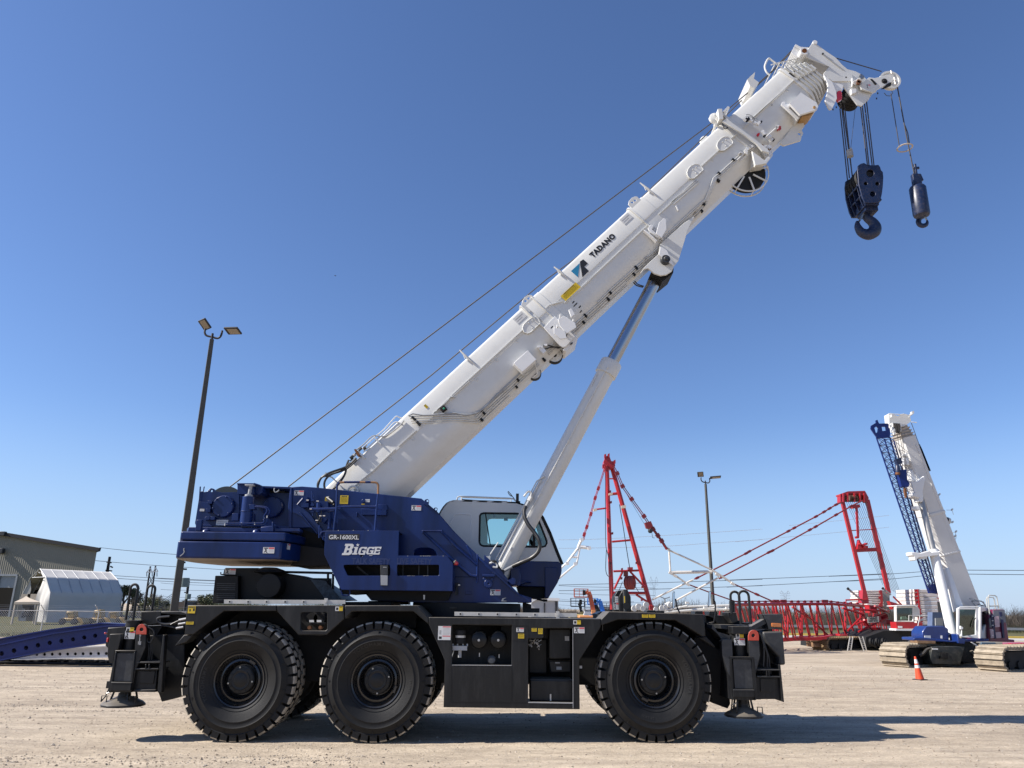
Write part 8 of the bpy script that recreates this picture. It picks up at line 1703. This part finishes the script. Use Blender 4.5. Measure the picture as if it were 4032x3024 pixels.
# lift cylinder
a = MB(); A_ = P(*c5(1250, 980), YT + .6); B_2 = P(*c5(1040, 60), YT + 1.2); T2 = c4p(835, 1080, YT + 1.6); a.cyl(A_, B_2, .21, .19, n=28); a.cyl(B_2 - (B_2 - A_) * .02, B_2 + (B_2 - A_) * .02, .215, n=28); lc2 = a.build('lift_cylinder', WHITE2, tel)
a = MB(); a.cyl(B_2, T2, .125, n=24); a.build('piston_rod', mat('dull_rod', (.34, .33, .31), .35, metal=.6), lc2)
a = MB(); a.plate(c5.L([(798, 65), (870, 72), (895, 80), (1000, 50), (1020, 70), (1100, 60), (1115, 50), (1100, 100), (1000, 112), (880, 125), (850, 158), (835, 150), (830, 110), (805, 100)]), YT + .9, .5); a.plate(c5.L([(898, 118), (975, 115), (970, 140), (900, 140)]), YT + .95, .2); a.build('cylinder_bracket', WHITE2, lc2, bevel=.02)
# second white tube (boom stay / lower boom cover)
a = MB(); beam(a, P(*c5(1310, 720), YT + 1.1), P(*c5(1165, 250), YT + 1.5), .42, .5, .2, .4); a.build('boom_foot_cover', WHITE2, tel, bevel=.03)
a = MB(); a.plate(c5.L([(1215, 605), (1232, 605), (1260, 760), (1300, 990), (1220, 1000), (1230, 750)]), YT + 2.0, 1.0); a.build('foot_recess', DBLACK, tel)
# cab
a = MB(); YK = YT - .2
front = c5.L([(1305, 680), (1325, 668), (1500, 670), (1530, 660), (1545, 664), (1525, 1005), (1320, 990), (1302, 940)]); wn = c5.L([(1325, 690), (1500, 690), (1500, 965), (1350, 985), (1322, 900)])
a.plate(front, YK, .12, [wn]); 
def sidepl(mb, pts, Y0, dY, k=0):      # side wall receding to the right
    xs0 = c5(1530, 0)[0]; xs1 = c5(1650, 0)[0]
    q = [P(u, v, Y0 + dY * (u - xs0) / (xs1 - xs0)) for u, v in pts]; mb.prism([q], (.05, .03, 0))
cab2o = c5.L([(1530, 665), (1600, 668), (1625, 700), (1650, 1000), (1528, 1005)])
q = [P(u, v, YK + 1.8 * (u - c5(1530, 0)[0]) / (c5(1650, 0)[0] - c5(1530, 0)[0])) for u, v in cab2o]
wq = [P(u, v, YK + 1.8 * (u - c5(1530, 0)[0]) / (c5(1650, 0)[0] - c5(1530, 0)[0])) for u, v in c5.L([(1545, 715), (1600, 705), (1618, 800), (1612, 830), (1575, 880), (1560, 950), (1545, 900)])]
a.prism([q, wq], (.05, -.045, 0)); a.prism([[q[0], q[1], P(*c5(1400, 665), YK + 2.0), P(*c5(1320, 668), YK)]], (0, 0, .04))
cb2 = a.build('cab', WHITE2, tel, bevel=.01)
a = MB(); a.plate(wn, YK + .06, .01); a.prism([wq], (.012, -.01, 0)); a.build('window', GLASSG, cb2, smooth=False)
a = MB(); a.plate(c5.L([(1325, 690), (1500, 690), (1500, 965), (1345, 985), (1322, 900)]), YK + 1.7, .05); a.mat(1).plate(c5.L([(1380, 760), (1470, 760), (1480, 900), (1390, 920)]), YK + .9, .3); a.bar(P(*c5(1478, 810), YK - .02), P(*c5(1462, 880), YK - .02), .04, .03); a.bar(P(*c5(1500, 780), YK - .02), P(*c5(1470, 830), YK - .02), .02, .02)
a.mat(0).plate(c5.L([(1330, 880), (1360, 895), (1362, 905), (1335, 905)]), YK - .1, .1); a.build('cab_interior', [mat('green_grey', (.06, .09, .085), .6), DBLACK], cb2)
a = MB(); a.plate(c5.L([(1335, 870), (1362, 885), (1358, 905), (1338, 905)]), YK - .3, .1); a.tube([P(*c5(x, y), YK - .2) for x, y in ((1345, 905), (1345, 980))], .02, 6); c = P(*c5(1340, 975), YK - .3); a.lathe(c, (0, 0, 1), [(0, .05), (.05, .025), (.05, -.025), (0, -.05)], 12); a.build('cab_mirror', WHITE2, cb2)
# upper deck
PURP = mat('reflective_maroon_panel', (.14, .015, .05), .3, var=.3, scale=.8, coat=.5); PINK = mat('pinkish_white_panel', (.42, .3, .34), .35, var=.1, coat=.3)
a = MB(); a.plate(c5.L([(920, 930), (960, 875), (1150, 870), (1200, 900), (1210, 1035), (940, 1030), (918, 985)]), YT + .2, .9); a.plate(c5.L([(825, 998), (940, 995), (1210, 1030), (1300, 1035), (1640, 1010), (1645, 1040), (1240, 1050), (825, 1030)]), YT - .1, 1.0); a.plate(c5.L([(1295, 960), (1320, 955), (1325, 1000), (1400, 1010), (1380, 1070), (1310, 1060)]), YT - .2, .6); a.plate(c5.L([(1225, 670), (1260, 660), (1262, 740), (1240, 800)]), YT + 1.2, .4)
ud = a.build('upper_deck', BRBLUE, tel, bevel=.03)
a = MB(); a.plate(c5.L([(1060, 785), (1140, 782), (1145, 862), (1062, 865)]), YT + 2.3, .05); a.mat(3).plate(c5.L([(1028, 720), (1160, 720), (1165, 870), (1025, 880)]), YT + 2.4, .4); a.mat(1).plate(c5.L([(943, 975), (1008, 975), (1010, 1028), (945, 1028)]), YT + .15, .03); a.plate(c5.L([(1122, 975), (1138, 975), (1138, 1008), (1122, 1005)]), YT + .15, .03); a.mat(2).plate(c5.L([(860, 1030), (1060, 1035), (1060, 1062), (870, 1058)]), YT - .3, .6); a.split('deck_detail', [GREY, LABW, WOOD, mat('grey_blue_box', (.09, .12, .2), .5)], ud)
a = MB(); a.plate(c5.L([(1640, 750), (1680, 745), (1700, 690), (1810, 690), (1822, 760), (1860, 1015), (1922, 1020), (1924, 1046), (1645, 1042)]), YT + .5, 2.0)
rb3 = a.build('rear_body', PURP, tel, bevel=.03)
a = MB(); a.mat(0).plate(c5.L([(1690, 700), (1812, 695), (1828, 830), (1700, 840)]), YT + .44, .05); a.plate(c5.L([(1645, 800), (1680, 750), (1690, 880), (1655, 890)]), YT + .44, .05)
a.mat(1).plate(c5.L([(1665, 760), (1685, 755), (1725, 1005), (1705, 1010)]), YT + .4, .05); a.plate(c5.L([(1760, 720), (1785, 720), (1790, 760), (1770, 770)]), YT + .4, .05); a.plate(c5.L([(1775, 800), (1800, 800), (1815, 1000), (1795, 1005)]), YT + .41, .04)
a.mat(2).plate(c5.L([(1700, 770), (1750, 765), (1762, 880), (1712, 885)]), YT + .4, .04); a.plate(c5.L([(1655, 905), (1690, 900), (1700, 1000), (1665, 1005)]), YT + .4, .04); a.plate(c5.L([(1715, 940), (1770, 935), (1778, 1000), (1722, 1004)]), YT + .4, .04)
a.mat(3)
for y in (760, 810, 860, 920, 970): a.plate(c5.L([(1675, y), (1692, y - 2), (1694, y + 6), (1677, y + 8)]), YT + .38, .03)
a.build('side_panel', [mat('slate_panel', (.12, .13, .16), .4, coat=.3), mat('navy_gap', (.01, .015, .06), .4), PINK, LABW], rb3)
a = MB()
for pts, Y in (([(1650, 750), (1635, 560), (1645, 535), (1710, 540), (1728, 555), (1748, 690)], YT), ([(1632, 720), (1615, 580), (1625, 555), (1690, 560), (1700, 580), (1715, 690)], YT + .8), ([(1640, 655), (1735, 650)], YT), ([(1450, 600), (1540, 598), (1585, 610), (1600, 660)], YT + 1.5), ([(1540, 598), (1560, 600), (1600, 640), (1620, 690)], YT + 1.2), ([(1450, 600), (1500, 655)], YT + 1.5)): a.tube([P(*c5(x, y), Y) for x, y in pts], .024, 6)
for x, y in ((1480, 595), (1500, 592), (1535, 640), (1600, 680), (1570, 650), (1445, 575)): c = P(*c5(x, y), YT + 1.4); a.obox(c, (.04, 0, 0), (0, .05, 0), (0, 0, .035))
a.build('hand_rail', mat('grey_rail', (.36, .36, .34), .5), ud)
# carbody
a = MB(); a.plate(c5.L([(1020, 1098), (1100, 1090), (1325, 1095), (1380, 1100), (1330, 1290), (1030, 1285), (1005, 1230)]), YT - .4, 1.2); a.plate(c5.L([(880, 1145), (1010, 1130), (1020, 1230), (950, 1225)]), YT + .1, 1.5); a.plate(c5.L([(1040, 1040), (1440, 1045), (1500, 1090), (1530, 1170), (1525, 1270), (1330, 1260), (1000, 1100)]), YT + .8, 2.0); a.plate(c5.L([(860, 1090), (1000, 1080), (1010, 1300), (860, 1300)]), YT + 1.5, .5)
cbd = a.build('car_body', mat('dark_slate_paint', (.02, .024, .024), .5, var=.2, dust=.3), tel, bevel=.02)
a = MB(); a.plate(c5.L([(1115, 1155), (1195, 1158), (1195, 1232), (1115, 1228)]), YT - .5, .1); a.plate(c5.L([(1130, 1172), (1180, 1174), (1180, 1215), (1130, 1212)]), YT - .56, .06); hose(a, c5, [(885, 1195), (930, 1170), (965, 1130), (1000, 1115)], YT - .5, .06); hose(a, c5, [(1450, 1140), (1480, 1190), (1525, 1230)], YT - .3, .07); a.mat(1).plate(c5.L([(1030, 1112), (1088, 1114), (1088, 1130), (1030, 1128)]), YT - .42, .03)
a.plate(c5.L([(1450, 1050), (1460, 1045), (1525, 1085), (1515, 1092)]), YT - .3, .05); a.split('body_fitting', [BLACK, LABW], cbd)
gt = gp(*c5(610, 1322)); gt2 = gp(*c5(1650, 1368))
track_end(c5, 490, 712, 1078, 1325, gt.y + .3, (.84, .54, 0), 5.2, tel, 'crawler_track'); track_end(c5, 1535, 1765, 1105, 1375, gt2.y + .3, (.9, .44, 0), 5.2, tel, 'crawler_track')
# far items at the right edge
a = MB(); a.plate(d2.L([(400, 1490), (1060, 1490), (1060, 1590), (400, 1590)]), 30, .8); a.mat(1).plate(d2.L([(610, 1490), (915, 1495), (915, 1592), (612, 1588)]), 29.9, .1); a.mat(0); tag(a.build('concrete_barrier', [mat('tan_concrete', (.3, .27, .22), .8), mat('slate_blue_panel', (.05, .09, .13), .6)], bevel=.02), 'low tan barrier with a slate blue panel behind the right track', 'barrier')
a = MB(); a.plate(d2.L([(1060, 1560), (1080, 1530), (1300, 1512), (1700, 1505), (1700, 1570), (1100, 1580)]), 32, 1.2); a.plate(d2.L([(1240, 1518), (1700, 1508), (1700, 1530), (1240, 1540)]), 31.8, .3); tag(a.build('red_machine_base', RED, bevel=.02), 'red machine base showing above the right muddy track', 'machine base')
# ================================================================== GROUND
def ground_mat():
    M = bpy.data.materials.new('gravel_yard'); M.use_nodes = True; nt = M.node_tree; N = nt.nodes; L = nt.links; b = N['Principled BSDF']; b.inputs['Roughness'].default_value = .95; b.inputs['Specular IOR Level'].default_value = .15
    tc = N.new('ShaderNodeTexCoord')
    def noise(scale, det, st=(1, 1, 1), rough=.6):
        mp = N.new('ShaderNodeMapping'); mp.inputs['Scale'].default_value = st; L.new(tc.outputs['Object'], mp.inputs[0]); n = N.new('ShaderNodeTexNoise'); n.inputs['Scale'].default_value = scale; n.inputs['Detail'].default_value = det; n.inputs['Roughness'].default_value = rough; L.new(mp.outputs[0], n.inputs[0]); return n.outputs['Fac']
    def ramp(f, p0, c0, p1, c1_):
        r = N.new('ShaderNodeValToRGB'); r.color_ramp.elements[0].position = p0; r.color_ramp.elements[1].position = p1; r.color_ramp.elements[0].color = (*c0, 1); r.color_ramp.elements[1].color = (*c1_, 1); L.new(f, r.inputs[0]); return r.outputs[0]
    def mix(bt, a_, b_, f, val=None):
        m_ = N.new('ShaderNodeMixRGB'); m_.blend_type = bt; L.new(a_, m_.inputs[1]); L.new(b_, m_.inputs[2])
        if val is not None: m_.inputs[0].default_value = val
        else: L.new(f, m_.inputs[0])
        return m_.outputs[0]
    big = noise(.22, 5, (.35, 1.4, 1)); streak = noise(1.1, 8, (.4, 1.9, 1), .72); fine = noise(26, 6, rough=.75); med = noise(5, 6, (.6, 1.2, 1), .7)
    base = ramp(big, .32, (.41, .345, .265), .68, (.53, .46, .365))
    c = mix('MULTIPLY', base, ramp(streak, .36, (.72, .70, .69), .62, (1.12, 1.1, 1.07)), None, .9)
    c = mix('MULTIPLY', c, ramp(med, .3, (.78, .77, .76), .7, (1.12, 1.11, 1.1)), None, .7)
    c = mix('MULTIPLY', c, ramp(fine, .35, (.62, .6, .58), .62, (1.12, 1.12, 1.12)), None, .65)
    v = N.new('ShaderNodeTexVoronoi'); v.inputs['Scale'].default_value = 16; L.new(tc.outputs['Object'], v.inputs['Vector'])
    stones = ramp(v.outputs['Distance'], .10, (1, 1, 1), .2, (0, 0, 0)); gate = ramp(noise(2.2, 4), .5, (0, 0, 0), .6, (1, 1, 1)); sm = mix('MULTIPLY', stones, gate, None, 1.0)
    sc_ = mix('MIX', ramp(v.outputs['Color'], .3, (.2, .16, .13), .7, (.6, .55, .47)), c, None, .3); c = mix('MIX', c, sc_, sm)
    L.new(c, b.inputs['Base Color'])
    ad = N.new('ShaderNodeMath'); ad.operation = 'MULTIPLY_ADD'; ad.inputs[1].default_value = .3; L.new(fine, ad.inputs[0]); ml = N.new('ShaderNodeMath'); ml.operation = 'MULTIPLY_ADD'; ml.inputs[1].default_value = .9; L.new(streak, ml.inputs[0])
    ml2 = N.new('ShaderNodeMath'); ml2.operation = 'MULTIPLY'; ml2.inputs[1].default_value = .8; L.new(med, ml2.inputs[0]); L.new(ml2.outputs[0], ml.inputs[2]); L.new(ml.outputs[0], ad.inputs[2])
    ad2 = N.new('ShaderNodeMath'); ad2.operation = 'MULTIPLY_ADD'; ad2.inputs[1].default_value = .5; L.new(sm, ad2.inputs[0]); L.new(ad.outputs[0], ad2.inputs[2])
    bp = N.new('ShaderNodeBump'); bp.inputs['Strength'].default_value = .8; bp.inputs['Distance'].default_value = .06; L.new(ad2.outputs[0], bp.inputs['Height']); L.new(bp.outputs[0], b.inputs['Normal'])
    return M
a = MB(); S_ = 4000
from mathutils import noise as NZ
gx = [-S_, -400, -60, -34, -24] + [-18 + .16 * i for i in range(244)] + [24, 34, 60, 400, S_]; gy = [-S_, -60, -14, -8, -5] + [-3.2 + .055 * i for i in range(68)] + [.65 + .16 * i for i in range(85)] + [16, 22, 40, 100, 400, S_]
def gh(x, y):
    z = ground_z(x, y)
    if -18 < x < 21 and -3.2 < y < 14.2:
        e = min(1, (x + 18) / 2, (21 - x) / 2, (y + 3.2) / .5 + .2, (14.2 - y) / 3)
        z += e * (.018 * NZ.noise(Vector((x * .35, y * .9, 0))) + .012 * NZ.noise(Vector((x * 1.7, y * 3, 3))) + .008 * NZ.noise(Vector((x * 5, y * 7, 9))))
        for c0, sl, hw in ((-1.0, .035, .3), (-1.95, .03, .28), (5.4, -.05, .3), (7.0, -.06, .3)):
            dd = abs(y - (c0 + sl * (x + 6)))
            if dd < hw and (x < -1.0 or c0 > 0): z += e * min(1, (hw - dd) / .08) * (.014 * max(0, math.sin(6.283 * (x / .34 + dd * 2.2))) - .012)
            elif dd < hw + .14 and (x < -1.0 or c0 > 0): z += e * .012 * (1 + NZ.noise(Vector((x * 6, y * 6, 1))))
    return z
a.add([(x, y, gh(x, y)) for x in gx for y in gy], [(i * len(gy) + j, (i + 1) * len(gy) + j, (i + 1) * len(gy) + j + 1, i * len(gy) + j + 1) for i in range(len(gx) - 1) for j in range(len(gy) - 1)])
GM = ground_mat(); tag(a.build('ground', GM, ang=80), kind='structure')
# loose stones
random.seed(77); a = MB()
def stone(x, y, r, k):
    b = [(1, 0, 0), (-.5, .87, 0), (-.5, -.87, 0), (0, 0, .8), (.4, .6, .45), (.35, -.6, .4), (-.7, 0, .4)]
    an = random.uniform(0, 6.28); ca, sa = math.cos(an), math.sin(an); vs = []; zg = gh(x, y)
    for p in b: px, py, pz = p[0] * random.uniform(.7, 1.2), p[1] * random.uniform(.6, 1.1), p[2] * random.uniform(.6, 1); vs.append((x + r * (px * ca - py * sa), y + r * (px * sa + py * ca), r * pz - r * .1 + zg))
    a.mat(k).add(vs, [(0, 4, 3), (4, 1, 3), (1, 6, 3), (6, 2, 3), (2, 5, 3), (5, 0, 3), (0, 1, 4), (1, 2, 6), (2, 0, 5)])
for i in range(15000):
    t = random.random(); y = -3.2 + 22 * t ** 1.9; xw = 8.5 + (y + 3) * .78
    x = random.uniform(-xw, xw); r = random.choice((.008, .01, .012, .015, .02)) * random.uniform(.7, 1.4) * (1 + max(0, y) * .05)
    if random.random() < .012: r *= 1.7
    stone(x, y, r, random.choice((0, 0, 1, 2)))
# ridge of thrown-up clods along the wheel tracks
for i in range(2600):
    row = random.choice((-1.1, -1.45, 3.8, 4.6, 8.2)); x = random.uniform(-9, -2) if row < 0 else random.uniform(-16, -5); stone(x, row + random.gauss(0, .12) + .05 * x * .3, random.uniform(.008, .024), random.choice((0, 1, 2)))
tag(a.build('loose_stones', [mat('pale_stone', (.38, .33, .27), .9, var=.2), mat('tan_stone', (.27, .22, .165), .9, var=.2), mat('brown_stone', (.2, .16, .12), .9, var=.2)], smooth=False), 'loose gravel and small stones scattered over the yard', 'gravel', kind='stuff')
# distant speck in the sky: small aircraft
air = P(1320, 1085, 420)
ap = thing('aircraft', 'tiny dark aircraft speck in the open sky left of the boom', 'aircraft', air)
k_ = (P(1325, 1085, 420).x - air.x) / 5
a = MB(); a.tube([air + Vector((-4.2, 0, 0)) * k_, air + Vector((-3.4, 0, .35)) * k_, air + Vector((2, 0, .2)) * k_, air + Vector((4.8, 0, 0)) * k_], [.2 * k_, 1.0 * k_, .9 * k_, .2 * k_], 8); a.build('fuselage', DPOLE, ap)
a = MB(); a.obox(air + Vector((.5, 0, -.8)) * k_, Vector((.7, 0, -.2)) * k_, Vector((0, 6, 0)) * k_, Vector((0, 0, .15)) * k_); a.build('wing', DPOLE, ap)
# ================================================================== LIGHT
EL, AZ = R_(39), R_(8)
sd_ = Vector((-math.cos(EL) * math.cos(AZ), -math.cos(EL) * math.sin(AZ), math.sin(EL)))     # towards the sun
sn = bpy.data.lights.new('sun', 'SUN'); sn.energy = 5.0; sn.angle = R_(.53); sn.color = (1, .94, .86)
so = bpy.data.objects.new('sun', sn); COL.objects.link(so); so.rotation_euler = sd_.to_track_quat('Z', 'Y').to_euler()
wd = bpy.data.worlds.new('World'); SC.world = wd; wd.use_nodes = True; nt = wd.node_tree; bg = nt.nodes['Background']
sk = nt.nodes.new('ShaderNodeTexSky'); sk.sky_type = 'NISHITA'; sk.sun_disc = False; sk.sun_elevation = EL; sk.sun_rotation = math.atan2(sd_.x, sd_.y)
sk.air_density = 1.0; sk.dust_density = .3; sk.ozone_density = 4.5; sk.altitude = 0
hs = nt.nodes.new('ShaderNodeHueSaturation'); hs.inputs['Saturation'].default_value = 1.02; nt.links.new(sk.outputs[0], hs.inputs['Color']); tn = nt.nodes.new('ShaderNodeMixRGB'); tn.blend_type = 'MULTIPLY'; tn.inputs[0].default_value = 1; tn.inputs[2].default_value = (.9, .93, 1.08, 1); nt.links.new(hs.outputs[0], tn.inputs[1])
tcw = nt.nodes.new('ShaderNodeTexCoord'); sx = nt.nodes.new('ShaderNodeSeparateXYZ'); nt.links.new(tcw.outputs['Generated'], sx.inputs[0])
rp = nt.nodes.new('ShaderNodeValToRGB'); rp.color_ramp.interpolation = 'EASE'; rp.color_ramp.elements[0].color = (.7, .7, .7, 1); rp.color_ramp.elements[1].color = (0, 0, 0, 1); rp.color_ramp.elements[1].position = .25; nt.links.new(sx.outputs['Z'], rp.inputs[0])
mh = nt.nodes.new('ShaderNodeMixRGB'); mh.inputs[2].default_value = (3.3, 4.55, 6.5, 1); nt.links.new(rp.outputs[0], mh.inputs[0]); nt.links.new(tn.outputs[0], mh.inputs[1]); nt.links.new(mh.outputs[0], bg.inputs[0]); bg.inputs[1].default_value = .083
vs_ = SC.view_settings; vs_.view_transform = 'Standard'; vs_.look = 'None'; vs_.gamma = 1; vs_.exposure = .78; vs_.use_curve_mapping = False
SC.render.engine = 'CYCLES'
SC.cycles.max_bounces = 8; SC.cycles.transparent_max_bounces = 12
